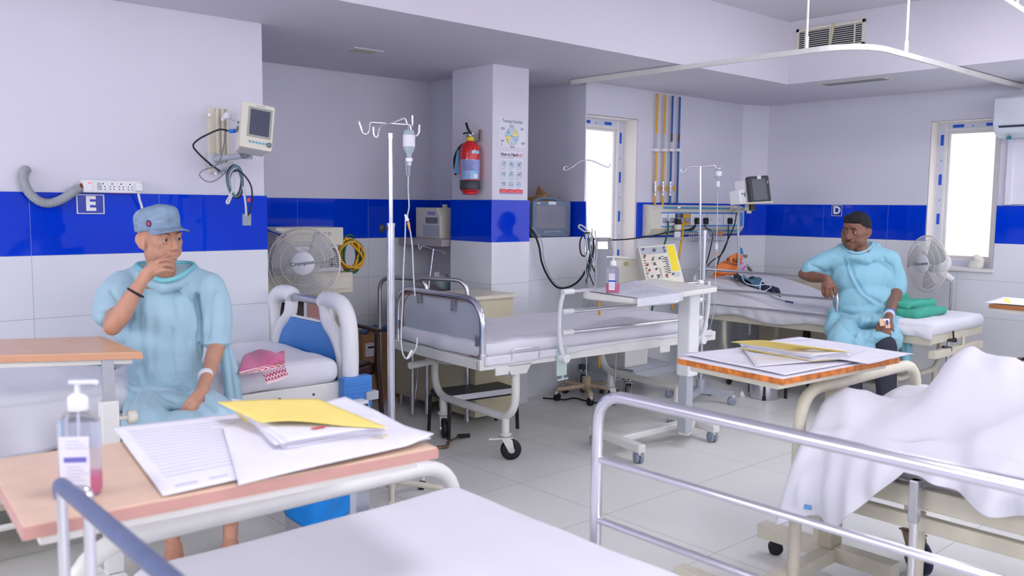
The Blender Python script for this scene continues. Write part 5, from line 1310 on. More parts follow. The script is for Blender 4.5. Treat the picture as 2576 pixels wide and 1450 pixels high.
b = MB(); b.bb((5.03, 4.32, .235), (5.30, 4.60, .86)); obj('cabinet_column', b, WHITE, t, bevel=.006)
b = MB(); b.bb((5.06, 4.315, .42), (5.12, 4.322, .60)); b.bb((5.17, 4.315, .42), (5.23, 4.322, .60)); obj('air_slots', b, DGREY, t)
# upright back plate with handle hole
A_ = U(1497, 708, 6.45); B_ = U(1501, 600, 6.45)
b = MB(); M = frame(U(1497, 735, 6.5), CR, -_f); s = 6.5/FPX
for poly in ([(0, 0), (48*s, 0), (44*s, 108*s), (0, 108*s)], [(0, 108*s), (6*s, 108*s), (6*s, 135*s), (1*s, 135*s)], [(33*s, 108*s), (44*s, 108*s), (40*s, 135*s), (32*s, 135*s)], [(1*s, 127*s), (40*s, 127*s), (39*s, 137*s), (2*s, 137*s)]): b.prism(poly, -.015, .015, M)
obj('handle_plate', b, mat('mid_grey_panel', (150, 152, 160), .45), t, bevel=.003)
t = thing('ventilator', 'white ventilator with rows of red and grey knobs and a yellow warning strip', 'ventilator', (5.1, 4.35, .87))
M = frame(U(1527, 722, 6.55), CR, -_f); s = 6.55/FPX
b = MB(); b.prism([(0, 0), (88*s, 0), (88*s, 66*s), (-2*s, 76*s)], -.22, 0, M); obj('rear_case', b, IVORY, t, bevel=.006)
b = MB(); b.prism([(-2*s, 74*s), (90*s, 66*s), (92*s, 72*s), (-2*s, 81*s)], -.23, .01, M); obj('top_lid', b, WHITE, t, bevel=.002)
b = MB(); b.box((48*s, 58*s, .006), (.03, .03, .012), M=M); obj('latch', b, mat('brass_latch', (190, 170, 110), .4), t)
P0, P1, P2, P3 = U(1627, 708, 6.3), U(1718, 700, 6.34), U(1700, 622, 6.44), U(1607, 622, 6.40)
ex = (P1-P0); ey = (P3-P0); Xn = ex.normalized(); Yn = (ey-Xn*ey.dot(Xn)).normalized(); Zn = Xn.cross(Yn)
shear = ey.dot(Xn)/ey.dot(Yn); W_, H_ = ex.length, ey.dot(Yn)
Mv = MX(((Xn.x, Yn.x, Zn.x, P0.x), (Xn.y, Yn.y, Zn.y, P0.y), (Xn.z, Yn.z, Zn.z, P0.z), (0, 0, 0, 1)))
def sh(x, y): return (x*W_+shear*y*H_, y*H_)
def quad(b, x0, y0, x1, y1, z0, z1, mi=0): b.prism([sh(x0, y0), sh(x1, y0), sh(x1, y1), sh(x0, y1)], z0, z1, Mv, mi)
b = MB(); quad(b, -.02, -.12, 1.02, 1.02, -.10, 0); obj('control_head', b, IVORY, t, bevel=.006)
b = MB(); quad(b, .02, .76, .74, .97, 0, .0012); obj('grey_scale_panel', b, mat('scale_panel_grey', (176, 182, 192), .45), t)
b = MB(); quad(b, .77, .22, .97, .97, 0, .0012); obj('warning_strip', b, mat('warning_yellow', (240, 218, 20), .45, var=.03), t)
b = MB(); quad(b, .78, .06, .95, .18, 0, .001); 
obj('maker_plate', b, LGREY, t)
b = MB(); rn = random.Random(2)
for k in range(22):
    x = rn.choice([.04, .3, .55]); y = .66-.075*(k % 9); quad(b, x, y, x+.07, y+.02, 0, .0012)
for k in range(9): quad(b, .62, .18+.055*k, .72, .205+.055*k, 0, .0012)
for xx in (.42, .45, .05): quad(b, xx, .05, xx+.008, .35, 0, .0012)
obj('scale_marks', b, DGREY, t)
for k, (x, y, m) in enumerate(((.40, .87, 0), (.10, .92, 0), (.68, .92, 0), (.68, .82, 0), (.10, .72, 1), (.30, .60, 0), (.50, .62, 0), (.12, .46, 1), (.32, .48, 0), (.14, .30, 1), (.34, .32, 0), (.18, .12, 0), (.36, .12, 0), (.58, .12, 1), (.76, .14, 0))):
    x2, y2 = sh(x, y); r = .013 if k == 0 else .0085
    b = MB(); b.lathe([(r, 0), (r*.85, .014), (.001, .015)], Mv @ MX.Translation((x2, y2, 0)), 14); b.box((x2, y2, .0155), (r*.3, r*1.7, .004), M=Mv); obj('knob', b, mat('knob_red', (200, 70, 66), .4) if (m and 'knob_red' not in MATS) else (MATS['knob_red'] if m else GREYP), t)

# ================================================================== gas pipes and bedhead panel on the back wall
yp = YB-.035
GPX = [(1653, 235, 1650, YEL, [(375, 336)]), (1672.5, 239, 1670, YEL, [(375, 337)]), (1691, 241, 1689.5, BLU, [(375, 355)]), (1709, 244, 1707.5, BLU, [])]
kinds = ['left yellow gas pipe running down the back wall with a lever valve', 'right yellow gas pipe running down the back wall with a lever valve', 'left blue gas pipe running down the back wall with a lever valve', 'right blue gas pipe on the back wall, the one without a valve']
BRASS = mat('brass', (176, 150, 90), .35, .8, var=.1)
for i, (x, y, x2, m, sec) in enumerate(GPX):
    X = ony(x, 300, yp).x
    t = thing('gas_pipe', kinds[i], 'pipe', (X, yp, 1.5), 0, 'gas pipes above the bedhead panel')
    t['group'] = 'gas pipes above the bedhead panel'
    za = ony(x, y, yp).z; zb_ = 1.48
    z1_ = ony(x, 337, yp).z; z2_ = ony(x, 375, yp).z
    b = MB()
    if i < 3:
        if i == 2: z1_ = ony(x, 357, yp).z
        b.cyl((X, yp, z1_), (X, yp, za), .0095, n=12); b.cyl((X, yp, zb_), (X, yp, z2_), .0095, n=12)
    else: b.cyl((X, yp, zb_), (X, yp, za), .0095, n=12)
    obj('pipe_run', b, m, t)
    if i < 3: b = MB(); b.cyl((X, yp, z2_), (X, yp, z1_), .0088, n=12); obj('bare_section', b, LGREY, t)
    if i > 1: b = MB(); b.cyl((X, yp, ony(x, 357, yp).z), (X, yp, ony(x, 337, yp).z), .010, n=12); obj('dark_tape', b, BROWN, t)
    zc_ = ony(x, 378, yp).z; b = MB(); b.bb((X-.035, yp-.014, zc_-.012), (X+.035, YB, zc_+.012)); obj('pipe_clip', b, WPLAS, t, bevel=.002)
    if i < 3:
        zv = ony(x, 474, yp).z; b = MB()
        for dz, r in ((-.055, .013), (-.035, .010), (-.018, .015), (0, .012), (.018, .015), (.035, .010), (.05, .013)): b.cyl((X, yp, zv+dz-.008), (X, yp, zv+dz+.008), r, n=8)
        b.cyl((X, yp, zv-.06), (X, yp, zv+.06), .009, n=10); v_ = obj('valve', b, STEEL, t)
        b = MB(); b.cyl((X, yp, zv), (X+.02, yp-.02, zv), .006); b.box((X+.026, yp-.022, zv), (.012, .008, .055)); b.ell((X+.028, yp-.026, zv-.012), (.012, .006, .01)); obj('lever', b, YEL, t)
# panel
t = thing('bedhead_panel', 'cream bedhead service panel with gas outlets and sockets on the back wall', 'service panel', (6.5, YB-T, 1.2))
xa, xb = ony(1632, 550, 4.74).x, ony(1864, 550, 4.74).x
prof = [(YB-T, 1.215), (YB-.075, 1.225), (YB-.115, 1.28), (YB-.115, 1.44), (YB-.09, 1.475), (YB-T, 1.485)]
b = MB(); b.prism(prof, xa, xb, frame((0, 0, 0), (0, 1, 0), (1, 0, 0))); obj('housing', b, IVORY, t, bevel=.004)
yf = YB-.1155
LB_ = mat('panel_blue', (96, 150, 214), .4)
Mp = frame((xa, yf, 1.215), (1, 0, 0), (0, -1, 0)); Wp = xb-xa
b = MB(); b.bb((.12, .075, 0), (Wp-.02, .205, .001), 0, Mp); obj('blue_strip', b, LB_, t)
b = MB(); b.bb((.15, .235, .0), (Wp*.82, .25, .004), 0, Mp); b.bb((.19, .028, -.004), (Wp*.95, .043, .004), 0, Mp); obj('rail_strips', b, mat('panel_sea_blue', (70, 150, 200), .4), t)
def px2x(px): return ony(px, 555, yf).x-xa
for k, (p0, p1, m) in enumerate(((1661, 1678, WPLAS), (1680, 1697, WPLAS), (1699, 1716, DGREY), (1718, 1735, YEL))):
    x0, x1 = px2x(p0), px2x(p1)
    b = MB(); b.bb((x0, .088, .001), (x1, .192, .006), 0, Mp); g = obj('gas_outlet', b, m, t, bevel=.001)
    b = MB(); b.bb((x0+.012, .115, .006), (x1-.012, .155, .018), 0, Mp); b.cyl(((x0+x1)/2, .135, .018), ((x0+x1)/2, .135, .03), .011, M=Mp, mi=0); obj('coupling', b, STEEL, g)
for k, (p0, p1) in enumerate(((1737, 1777), (1779, 1818), (1820, 1858))):
    x0, x1 = px2x(p0), px2x(p1)
    b = MB(); b.bb((x0, .09, .001), (x1, .19, .005), 0, Mp); g = obj('socket_plate', b, WPLAS, t, bevel=.001)
    b = MB()
    for xx in (.25, .75):
        xm = x0+(x1-x0)*xx
        for dx, dy in ((0, .012), (-.009, -.008), (.009, -.008)): b.cyl((xm+dx, .14+dy, .005), (xm+dx, .14+dy, .0058), .0033, n=8, M=Mp)
    obj('pin_holes', b, INK, g)
def plug(px, pts, label):
    x = ony(px, 556, yf).x; c0_ = V((x, yf-.02, ony(px, 556, yf).z))
    t2 = thing('power_plug', label, 'plug', c0_)
    b = MB(); b.prism([(-.018, -.03), (.018, -.03), (.024, .01), (.014, .028), (-.014, .028), (-.024, .01)], -.018, .018, frame(c0_, (1, 0, 0), (0, -1, 0))); obj('plug_body', b, BLACK, t2, bevel=.005)
    obj('lead', MB().tube(path(pts), .0055, 8), BLACK, t2)
plug(1749, [ony(1750, 566, yf-.02), ony(1746, 575, yf-.02), ony(1735, 580, yf-.03)], 'black plug in the left socket plate of the bedhead panel')
plug(1771, [ony(1772, 566, yf-.02), ony(1778, 575, yf-.03), ony(1790, 582, yf-.05), ony(1792, 600, yf-.06), ony(1784, 640, yf-.1), ony(1775, 670, yf-.12), ony(1770, 700, yf-.15)], 'black plug second from left on the bedhead panel, its lead hanging down')
plug(1832, [ony(1832, 567, yf-.02), ony(1832, 585, yf-.04), ony(1829, 610, yf-.08), ony(1815, 640, yf-.1), ony(1790, 658, yf-.12), ony(1778, 675, yf-.13), ony(1773, 700, yf-.15)], 'black plug in the right socket plate of the bedhead panel')
cable('black lead dropping from the swivel monitor shelf to the bed', [ony(1853, 535, yf-.05), ony(1848, 565, yf-.05), ony(1835, 595, yf-.08), ony(1820, 628, yf-.1), ony(1808, 655, yf-.12), ony(1803, 680, yf-.2)], .0055, BLACK)
cable('green oxygen hose hanging from the bedhead panel', [ony(1681, 556, yf-.03), ony(1681, 575, yf-.03), ony(1676, 600, yf-.04), ony(1670, 622, yf-.05), ony(1660, 680, yf-.1), ony(1640, 780, yf-.2), ony(1618, 880, yf-.2), ony(1612, 920, yf-.2)], .008, GREEN)
cable('yellow hose hanging from the bedhead panel behind the ventilator', [ony(1717, 560, yf-.03), ony(1717, 590, yf-.03), ony(1712, 620, yf-.04), ony(1708, 645, yf-.05), ony(1702, 700, yf-.1), ony(1690, 780, yf-.15)], .009, YEL)
t = thing('humidifier_flask', 'flow meter with a clear humidifier flask plugged into the bedhead panel', 'flow meter', ony(1706, 590, yf-.05))
def cz(px, y0, y1, r, m, name, yy=yf-.045):
    b = MB(); b.cyl(ony(px, y0, yy), ony(px, y1, yy), r, n=16); return obj(name, b, m, t)
cz(1708, 553, 524, .013, GLASSW, 'flow_tube'); cz(1708, 524, 519, .015, WPLAS, 'flow_cap'); cz(1707, 565, 551, .022, BLACKP, 'regulator'); cz(1705, 577, 565, .034, IVORY, 'lid'); cz(1705, 604, 577, .032, GLASSW, 'flask'); 
b = MB(); b.bb((ony(1697, 583, yf-.08).x, yf-.081, ony(1700, 597, yf-.08).z), (ony(1712, 583, yf-.08).x, yf-.079, ony(1700, 583, yf-.08).z)); obj('flask_label', b, PAPER, t)
# wire basket
t = thing('wire_basket', 'steel wire basket hanging under the bedhead panel', 'basket', ony(1775, 607, yf-.03))
xa_, xb_ = ony(1741, 590, yf-.03).x, ony(1807, 590, yf-.03).x; za_, zb_ = ony(1775, 581, yf-.03).z, ony(1775, 607, yf-.03).z
b = MB(); ya_, yb_ = yf-.10, yf+.0
for z in (za_, (za_+zb_)/2, zb_): b.tube([(xa_, ya_, z), (xb_, ya_, z), (xb_, yb_, z), (xa_, yb_, z)], .0022, 6, closed=True)
for k in range(13): x = xa_+(xb_-xa_)*k/12; b.tube([(x, yb_, za_), (x, yb_, zb_), (x, ya_, zb_), (x, ya_, za_)], .0018, 6)
obj('wires', b, CHROME, t)
t = thing('gauze_roll', 'white roll lying in the wire basket under the bedhead panel', 'roll', ony(1777, 600, yf-.05)); p = ony(1776, 597, yf-.06); b = MB(); b.cyl(p+V((-.03, 0, 0)), p+V((.03, 0, 0)), .025); obj('roll', b, PAPER, t)
b = MB(); p = ony(1811, 587, yf-.05); b.box(p, (.05, .04, .05)); tag(obj('paper_packet', b, mat('orange_packet', (226, 150, 70), .6), bevel=.004), 'small orange packet clipped right of the wire basket', 'packet')

# ================================================================== swivel monitor near the corner
t = thing('patient_monitor', 'dark-framed patient monitor on a swivel arm in the room corner', 'monitor', U(1905, 480, 7.25))
A, B, C_ = U(1884, 444, 7.08), U(1933, 441, 7.24), U(1884, 512, 7.06)
X = (B-A).normalized(); Yv = -((C_-A)-X*(C_-A).dot(X)).normalized(); Z = X.cross(Yv); Mm = MX(((X.x, Yv.x, Z.x, A.x), (X.y, Yv.y, Z.y, A.y), (X.z, Yv.z, Z.z, A.z), (0, 0, 0, 1))); w_, h_ = (B-A).length, (C_-A).length
b = MB(); b.rrect(w_, h_, .02, -.04, 0, Mm @ MX.Translation((w_/2, -h_/2, 0))); obj('bezel', b, mat('charcoal_bezel', (62, 62, 72), .35), t, bevel=.004)
b = MB(); b.rrect(w_*.72, h_*.78, .004, 0, .0012, Mm @ MX.Translation((w_*.46, -h_*.5, 0))); obj('screen', b, SCREEN, t)
b = MB(); b.bb((w_*.40, -h_*.12, .001), (w_*.6, -h_*.0, .002), 0, Mm); obj('label', b, PAPER, t)
b = MB(); b.bb((w_*.88, -h_*.3, .001), (w_*.93, -h_*.2, .002), 0, Mm); obj('key_strip', b, YEL, t)
b = MB(); b.prism([(.01, -.02), (w_*.9, -.02), (w_*.9, -h_+.015), (.01, -h_+.015)], -.16, -.04, Mm); b.prism([(-.085, -h_*.45), (.02, -h_*.40), (.02, -h_+.01), (-.085, -h_+.01)], -.15, -.05, Mm); obj('rear_case', b, WPLAS, t, bevel=.006)
b = MB()
for x, y in ((-.05, -.6), (-.02, -.6), (-.02, -.68)): b.cyl((x, y*h_, -.05), (x, y*h_, -.044), .008, n=10, M=Mm)
obj('side_ports', b, GREYP, t)
t = thing('monitor_shelf', 'cream swivel arm and shelf holding the corner monitor', 'bracket', U(1880, 525, 7.3))
sp = [U(1836, 514, 7.5), U(1938, 510, 7.3), U(1945, 508, 7.0), U(1850, 513, 7.1)]
b = MB(); b.add([p+V((0, 0, .006)) for p in sp]+[p-V((0, 0, .006)) for p in sp], [(0, 1, 2, 3), (7, 6, 5, 4), (0, 4, 5, 1), (1, 5, 6, 2), (2, 6, 7, 3), (3, 7, 4, 0)]); obj('shelf', b, IVORY, t)
b = MB(); bar(b, ony(1845, 527, 4.70), U(1886, 526, 7.2), .04, .03); b.bb(ony(1834, 535, 4.71), ony(1858, 518, 4.66)); bar(b, U(1878, 522, 7.25), U(1894, 520, 7.2), .05, .05, mi=0); b.cyl(U(1884, 537, 7.22), U(1884, 522, 7.22), .02); obj('swing_arm', b, IVORY, t, bevel=.003)
b = MB(); b.cyl(U(1892, 530, 7.2), U(1892, 516, 7.2), .028); obj('pivot', b, BLACKP, t)
cable('pale cable bundle hanging down the wall below the corner monitor', [U(1866, 478, 7.3), U(1860, 500, 7.3), U(1858, 540, 7.25), U(1857, 600, 7.2), U(1859, 640, 7.2), U(1858, 680, 7.1)], .010, LGREY)

# ================================================================== ceiling fittings
t = thing('air_grille', 'slatted air grille in the side of the raised ceiling', 'vent', (RX, 3.45, 2.76))
M = frame((RX-.001, 3.735, 2.665), (0, -1, 0), (-1, 0, 0)); w_, h_ = .56, .19
b = MB()
for a, c in (((0, 0), (w_, .025)), ((0, h_-.025), (w_, h_)), ((0, 0), (.025, h_)), ((w_-.025, 0), (w_, h_))): b.bb((*a, 0), (*c, .012), 0, M)
obj('frame', b, IVORY, t, bevel=.002)
b = MB(); b.bb((.02, .02, .0005), (w_-.02, h_-.02, .002), 0, M); obj('dark_opening', b, mat('dark_duct', (30, 36, 60), .8), t)
for k in range(9): b = MB(); z = .032+.0155*k; b.bb((.025, z, .004), (w_-.025, z+.005, .012), 0, M); obj('slat', b, IVORY, t)
for x in (.075, .28, .475): b = MB(); b.bb((x, .025, .006), (x+.01, h_-.025, .014), 0, M); obj('stay', b, IVORY, t)
b = MB(); b.prism([(.30, h_), (.325, h_), (.30, .04), (.285, .04)], .014, .015, M); obj('paper_streamer', b, mat('yellowed_tape', (200, 194, 160), .7), t)
for lab, (xa_, xb_, ya_, yb_), sm_ in (('long slot diffuser in the low ceiling near the right wall', (6.43, 6.60, 3.08, 3.62), 0), ('small flush access panel in the low ceiling of the niche', (2.97, 3.19, 4.82, 4.98), 1)):
    t = thing('ceiling_vent', lab, 'vent', ((xa_+xb_)/2, (ya_+yb_)/2, ZS))
    b = MB(); b.bb((xa_, ya_, ZS-.006), (xb_, yb_, ZS)); obj('frame', b, CEILM if sm_ else IVORY, t, bevel=.001)
    b = MB(); b.bb((xa_+.025, ya_+.025, ZS-.007), (xb_-.025, yb_-.025, ZS-.005)); obj('grille', b, mat('ochre_cream_panel', (196, 192, 172), .6) if sm_ else GREYP, t)
t = thing('curtain_track', 'white bent curtain track hanging from the ceiling round the bed bay', 'curtain track', (4.95, 2.6, 2.41))
pts = fillet([(4.91, YB-.0, 2.415), (4.95, 2.50, 2.415), (XD, 2.50, 2.415)], .32, 12)
b = MB()
TW = WHITE
vs = []; 
for i, p in enumerate(pts):
    d = (V(pts[min(i+1, len(pts)-1)])-V(pts[max(i-1, 0)])).normalized(); n = V((-d.y, d.x, 0))*.010
    p = V(p); vs += [p+n+V((0, 0, .016)), p-n+V((0, 0, .016)), p-n-V((0, 0, .016)), p+n-V((0, 0, .016))]
L_ = len(pts); fs = [(4*i+k, 4*i+(k+1) % 4, 4*i+4+(k+1) % 4, 4*i+4+k) for i in range(L_-1) for k in range(4)]+[(0, 1, 2, 3), tuple(4*L_-4+k for k in (3, 2, 1, 0))]
b.add(vs, fs); obj('track', b, WHITE, t)
for x, y in ((4.945, 2.86), (5.5, 2.50)): b = MB(); b.cyl((x, y, 2.43), (x, y, ZR), .0075); b.cyl((x, y, 2.43), (x, y, 2.50), .012); obj('hanging_rod', b, WHITE, t)
t = thing('curtain_track', 'short piece of white track at the top right corner of the ceiling', 'curtain track', (5.4, 1.6, 2.41))
b = MB(); b.tube([onz(2505, 5, 2.42)+V((-.3, .3, 0)) if False else U(2520, -10, 5.2), U(2600, 40, 4.9)], .014, 8); obj('track', b, WHITE, t)
b = MB(); b.cyl(U(2560, 15, 5.05), U(2560, 15, 5.05)+V((0, 0, .22)), .007); obj('hanging_rod', b, WHITE, t)
# split air conditioner
t = thing('air_conditioner', 'white split air conditioner on the right wall beside the window', 'air conditioner', (7.38, 2.1, 2.2))
ya_ = 2.61; yb_ = 1.72
b = MB(); b.prism([(7.5, 2.02), (7.5, 2.335), (7.30, 2.335), (7.27, 2.31), (7.27, 2.12), (7.31, 2.05), (7.40, 2.02)], yb_, ya_, frame((0, 0, 0), (1, 0, 0), (0, 1, 0)) @ MX.Diagonal((1, -1, -1, 1)) if False else MX(((1, 0, 0, 0), (0, 0, 1, 0), (0, 1, 0, 0), (0, 0, 0, 1)))); obj('body', b, mat('ac_white', (214, 222, 232), .3), t, bevel=.008, seg=3)
b = MB(); b.pbox((7.275, yb_+.04, 2.105), (0, ya_-yb_-.08, 0), (.045, 0, -.055), (.004, 0, .004)); obj('air_outlet', b, mat('dark_louvre', (60, 66, 84), .5), t)
b = MB(); b.box((7.36, 2.52, 2.015), (.05, .02, .02)); obj('drain_stub', b, mat('teal_tape', (40, 120, 140)), t)
b = MB(); b.bb((XD-.02, .05+1.7, 1.51), (XD, 2.56, 2.02)); b.bb((XD-.035, 2.515, 1.505), (XD-.02, 2.56, 2.03)); struct('trim_3', b, PAINT, bevel=.002)
# cloth wad on the window sill
b = MB(); p = onx(2455, 668, XD-.0)
for k, (dy, dz, r) in enumerate(((0, .04, .05), (.03, .03, .04), (-.02, .07, .035), (.01, .09, .03))): b.ell((XD+.03, p.y+dy, .985+dz), (.035, r, r))
o = obj('cloth_wad', b, mat('cream_cloth', (226, 224, 214), .9, bump=.3, bscale=50), remesh=.008, smooth=3); tag(o, 'crumpled cream cloth on the right window sill', 'cloth')

# ================================================================== bed on the right with the seated man
t = thing('hospital_bed', 'hospital bed along the right wall where the man with black hair sits', 'bed', (6.5, 3.4, 0))
DX0, DX1, DY0, DY1 = 6.02, 6.92, 2.47, 4.42
b = MB()
for x in (DX0, DX1-.04): b.bb((x, DY0, .54), (x+.04, DY1, .615))
for y in (DY0, 3.1, 3.7, DY1-.04): b.bb((DX0, y, .545), (DX1, y+.04, .61))
obj('frame', b, CREAM, t, bevel=.006)
def lift(y): return .17*sm(3.35, 4.3, y)
b = softbox((DX0-.01, DY0-.02, .60), (DX1, DY1-.02, .70), .04, (30, 60, 5), .007, 5, seed=13)
b.v = [(x, y, z+(lift(y) if z > .64 else lift(y)*.15)*(1 if z > .64 else 1)) for x, y, z in b.v]; obj('mattress', b, SHEET, t)
b = MB()
def fnD(u, v):
    y = DY0-.02+u*(DY1-DY0); z = .665+lift(y)*.8-v*(.085+lift(y)*.8+.02*sin(y*9)); x = DX0-.02-.012*sin(v*3)-.006*sin(y*45+v*3)*v
    return (x, y, z)
b.grid(fnD, 90, 8); obj('sheet_edge', b, SHEET, t, solid=.003)
b = MB(); hoop(b, (DX0+.05, 4.47, .30), (DX1+.02, 4.47, .30), .64, .018, .13); b.tube([(DX0+.05, 4.47, .58), (DX1, 4.47, .58)], .015); obj('head_hoop', b, STEEL, t)
b = MB()
for y in (2.75, 4.15):
    b.tube(fillet([(DX0+.05, y, .55), (DX0+.05, y, .25), (DX1-.05, y, .25), (DX1-.05, y, .55)], .15), .02); b.cyl((DX0+.12, y, .12), (DX0+.12, y, .27), .018); b.cyl((DX1-.12, y, .12), (DX1-.12, y, .27), .018)
b.tube([(DX0+.3, 2.75, .25), (DX0+.3, 4.15, .25)], .015)
obj('undercarriage', b, CREAM, t)
for y in (2.75, 4.15):
    for x in (DX0+.12, DX1-.12): caster('caster', t, x, y, .055, .03, .14, ang=R_(40+y*90), fork=CREAM)
# rail with bars
b = MB(); xr_ = 5.985
b.tube(fillet([(xr_, 4.38, .60), (xr_, 4.38, .955), (xr_, 3.20, .95), (xr_, 3.13, .83), (xr_, 3.13, .60)], [.05, .10, .06], 6), .0115)
b.tube([(xr_, 4.38, .80), (xr_, 3.14, .80)], .0095); b.tube([(xr_, 4.38, .675), (xr_, 3.14, .675)], .0095); obj('side_rail', b, CHROME, t)
b = MB(); b.bb((DX0+.02, DY0-.03, .45), (DX1-.05, DY0+.02, .50)); b.tube([(DX0+.5, DY0-.02, .48), (DX0+.5, DY0-.02, .56)], .012); obj('crank_beam', b, CREAM, t, bevel=.003)
q_ = 6.1
b = MB(); b.tube([U(x, y, q_) for x, y in ((2372, 877), (2392, 880))], .02); b.cyl(U(2398, 833, q_), U(2399, 858, q_), .006); b.tube([U(2374, 857, q_), U(2405, 856, q_)], [.006, .016]); obj('crank_hub', b, BLACKP, t)
b = MB(); b.tube([U(x, y, q_) for x, y in ((2390, 885), (2404, 905), (2362, 941), (2370, 948))], .0075); obj('crank_handle', b, CHROME, t)
# green folded drape
def clothpile(name, label, layers, m, solid=.006):
    t = thing(name, label, 'cloth', layers[0][0]) 
    for L4 in layers:
        a, b_, c, d = [V(p) for p in L4]
        def fn(u, v):
            p = a*(1-u)*(1-v)+b_*u*(1-v)+c*u*v+d*(1-u)*v; e = min(u, 1-u, v, 1-v)
            return p+V((0, 0, .010*sin(u*9+v*4)+.008*sin(v*11-u*6)-.03*max(0, .12-e)/.12))
        b2 = MB(); b2.grid(fn, 26, 18); obj('fold', b2, m, t, solid=solid)
    return t
G = [(6.15, 2.93, .735), (6.12, 2.62, .735), (6.72, 2.52, .735), (6.80, 2.95, .735)]
def off(P, dx, dy, dz, k=1.): 
    c = sum((V(p) for p in P), V((0, 0, 0)))/4; return [c+(V(p)-c)*k+V((dx, dy, dz)) for p in P]
TEALL = mat('jade_surgical_cloth', (70, 168, 146), .85, var=.05, scale=10, bump=.08, bscale=60)
t = thing('folded_drape', 'folded jade green surgical drape on the bed behind the man with black hair', 'cloth', (6.4, 2.8, .7))
for a_, c_, r_, sd in (((6.10, 2.60, .695), (6.62, 2.96, .765), .033, 3), ((6.14, 2.68, .75), (6.60, 3.02, .81), .028, 8), ((6.2, 2.86, .79), (6.55, 3.10, .84), .024, 5)):
    obj('fold', softbox(a_, c_, r_, (26, 26, 8), .016, 8, seed=sd), TEALL, t)
# dark cuff and leads on the bed
t = thing('blood_pressure_cuff', 'crumpled dark blue cuff with a plastic sleeve on the bed by the rail', 'cuff', (6.6, 4.1, .86))
def zb2(px, py, dz=.0):
    # point on the lifted mattress under the pixel
    d = ray(px, py); s = 6.5
    for _ in range(60):
        p = CAM+d*s; target = .705+lift(p.y)+dz
        s += (p.z-target)*1.2
    return CAM+d*s
cu = [zb2(1846, 702, .02), zb2(1965, 742, .012), zb2(1958, 727, .03), zb2(1850, 690, .03)]
def fnC(u, v):
    p = cu[0]*(1-u)*(1-v)+cu[1]*u*(1-v)+cu[2]*u*v+cu[3]*(1-u)*v
    return p+V((0, 0, .016*sin(u*11+v*3)+.012*sin(v*7+u*17)))
b = MB(); b.grid(fnC, 40, 14); obj('cuff', b, mat('navy_nylon', (44, 56, 84), .5, var=.15, scale=30), t, solid=.014)
cu2 = [zb2(1865, 704, .035), zb2(1915, 722, .03), zb2(1918, 706, .05), zb2(1872, 694, .05)]
def fnC2(u, v): return cu2[0]*(1-u)*(1-v)+cu2[1]*u*(1-v)+cu2[2]*u*v+cu2[3]*(1-u)*v+V((0, 0, .018*sin(u*6+v*3)))
b = MB(); b.grid(fnC2, 24, 10); obj('plastic_sleeve', b, mat('teal_plastic_film', (70, 130, 160), .2, var=.3, scale=25), t, solid=.004)
cable('white leads tangled over the dark blue cuff on the bed', [zb2(1868, 690, .05), zb2(1868, 700, .06), zb2(1876, 712, .05), zb2(1900, 719, .05), zb2(1925, 716, .06), zb2(1940, 722, .05), zb2(1915, 735, .01), zb2(1913, 715, .06), zb2(1922, 702, .07), zb2(1935, 712, .05)], .0035, WPLAS, 'lead')
cable('thin grey lead curving over the bed sheet to a small probe', [zb2(1832, 690, .01), zb2(1845, 705, .01), zb2(1860, 718, .008), zb2(1878, 718, .008), zb2(1884, 714, .01)], .003, GREYP, 'lead')
cable('fine lead with a dark blue probe tip on the bed sheet', [zb2(1935, 742, .008), zb2(1955, 752, .008), zb2(1975, 758, .008), zb2(1996, 762, .01)], .003, GREYP, 'lead')
b = MB(); b.tube([zb2(1975, 758, .012), zb2(1996, 762, .012)], .007); tag(obj('probe', b, mat('navy_probe', (30, 50, 130), .4)), 'small dark blue probe lying on the bed sheet behind the rail', 'probe')
# orange carrier bag and flowered bag at the head end
t = thing('carrier_bag', 'orange plastic bag with black lettering hanging at the head of the bed', 'bag', U(1835, 690, 7.1))
q_ = 7.25
OB = mat('orange_bag_plastic', (228, 118, 30), .4, var=.08, scale=20, bump=.3, bscale=30)
Mo = frame(U(1790, 696, q_), CR, -_f); s = q_/FPX
def O(px, py): return ((px-1790)*s, (696-py)*s)
pl = [O(*p) for p in ((1796, 688), (1803, 668), (1822, 656), (1836, 645), (1856, 636), (1866, 640), (1868, 650), (1860, 672), (1858, 680), (1850, 692), (1812, 692))]
b = MB(); b.prism(pl, -.02, .02, Mo); obj('bag', b, OB, t, bevel=.012, seg=3)
b = MB(); b.text('R NE', .055, Mo @ MX.Translation((O(1844, 657)[0], O(1844, 657)[1], .0205)) @ MX.Rotation(R_(-6), 4, 'Z'), 0, .0006, bold=.001); b.text('mmunicatio', .030, Mo @ MX.Translation((O(1838, 664)[0], O(1838, 664)[1], .0205)) @ MX.Rotation(R_(-12), 4, 'Z'), 0, .0006, bold=.0005); obj('print', b, INK, t)
b = MB(); b.prism([O(1790, 697), O(1800, 687), O(1834, 689), O(1826, 694), O(1808, 697)], -.05, -.02, Mo); obj('bag_lower_part', b, OB, t)
t = thing('patterned_bag', 'clear bag with pink flowers beside the orange bag at the bed head', 'bag', U(1872, 690, 7.2))
b = MB(); b.prism([O(1861, 682), O(1860, 650), O(1866, 640), O(1871, 650), O(1877, 668), O(1880, 682)], -.03, .015, Mo); obj('bag', b, mat('milky_film', (196, 190, 200), .3, trans=.2), t, bevel=.006)
b = MB()
for x, y in ((1865, 663), (1872, 672), (1868, 677)):
    for k in range(5): a = 2*pi*k/5; c_ = O(x, y); b.ell((c_[0]+cos(a)*.006, c_[1]+sin(a)*.006, .016), (.006, .006, .001), M=Mo, nu=10, nv=6)
obj('flower_print', b, mat('flower_pink', (214, 90, 190), .6), t)
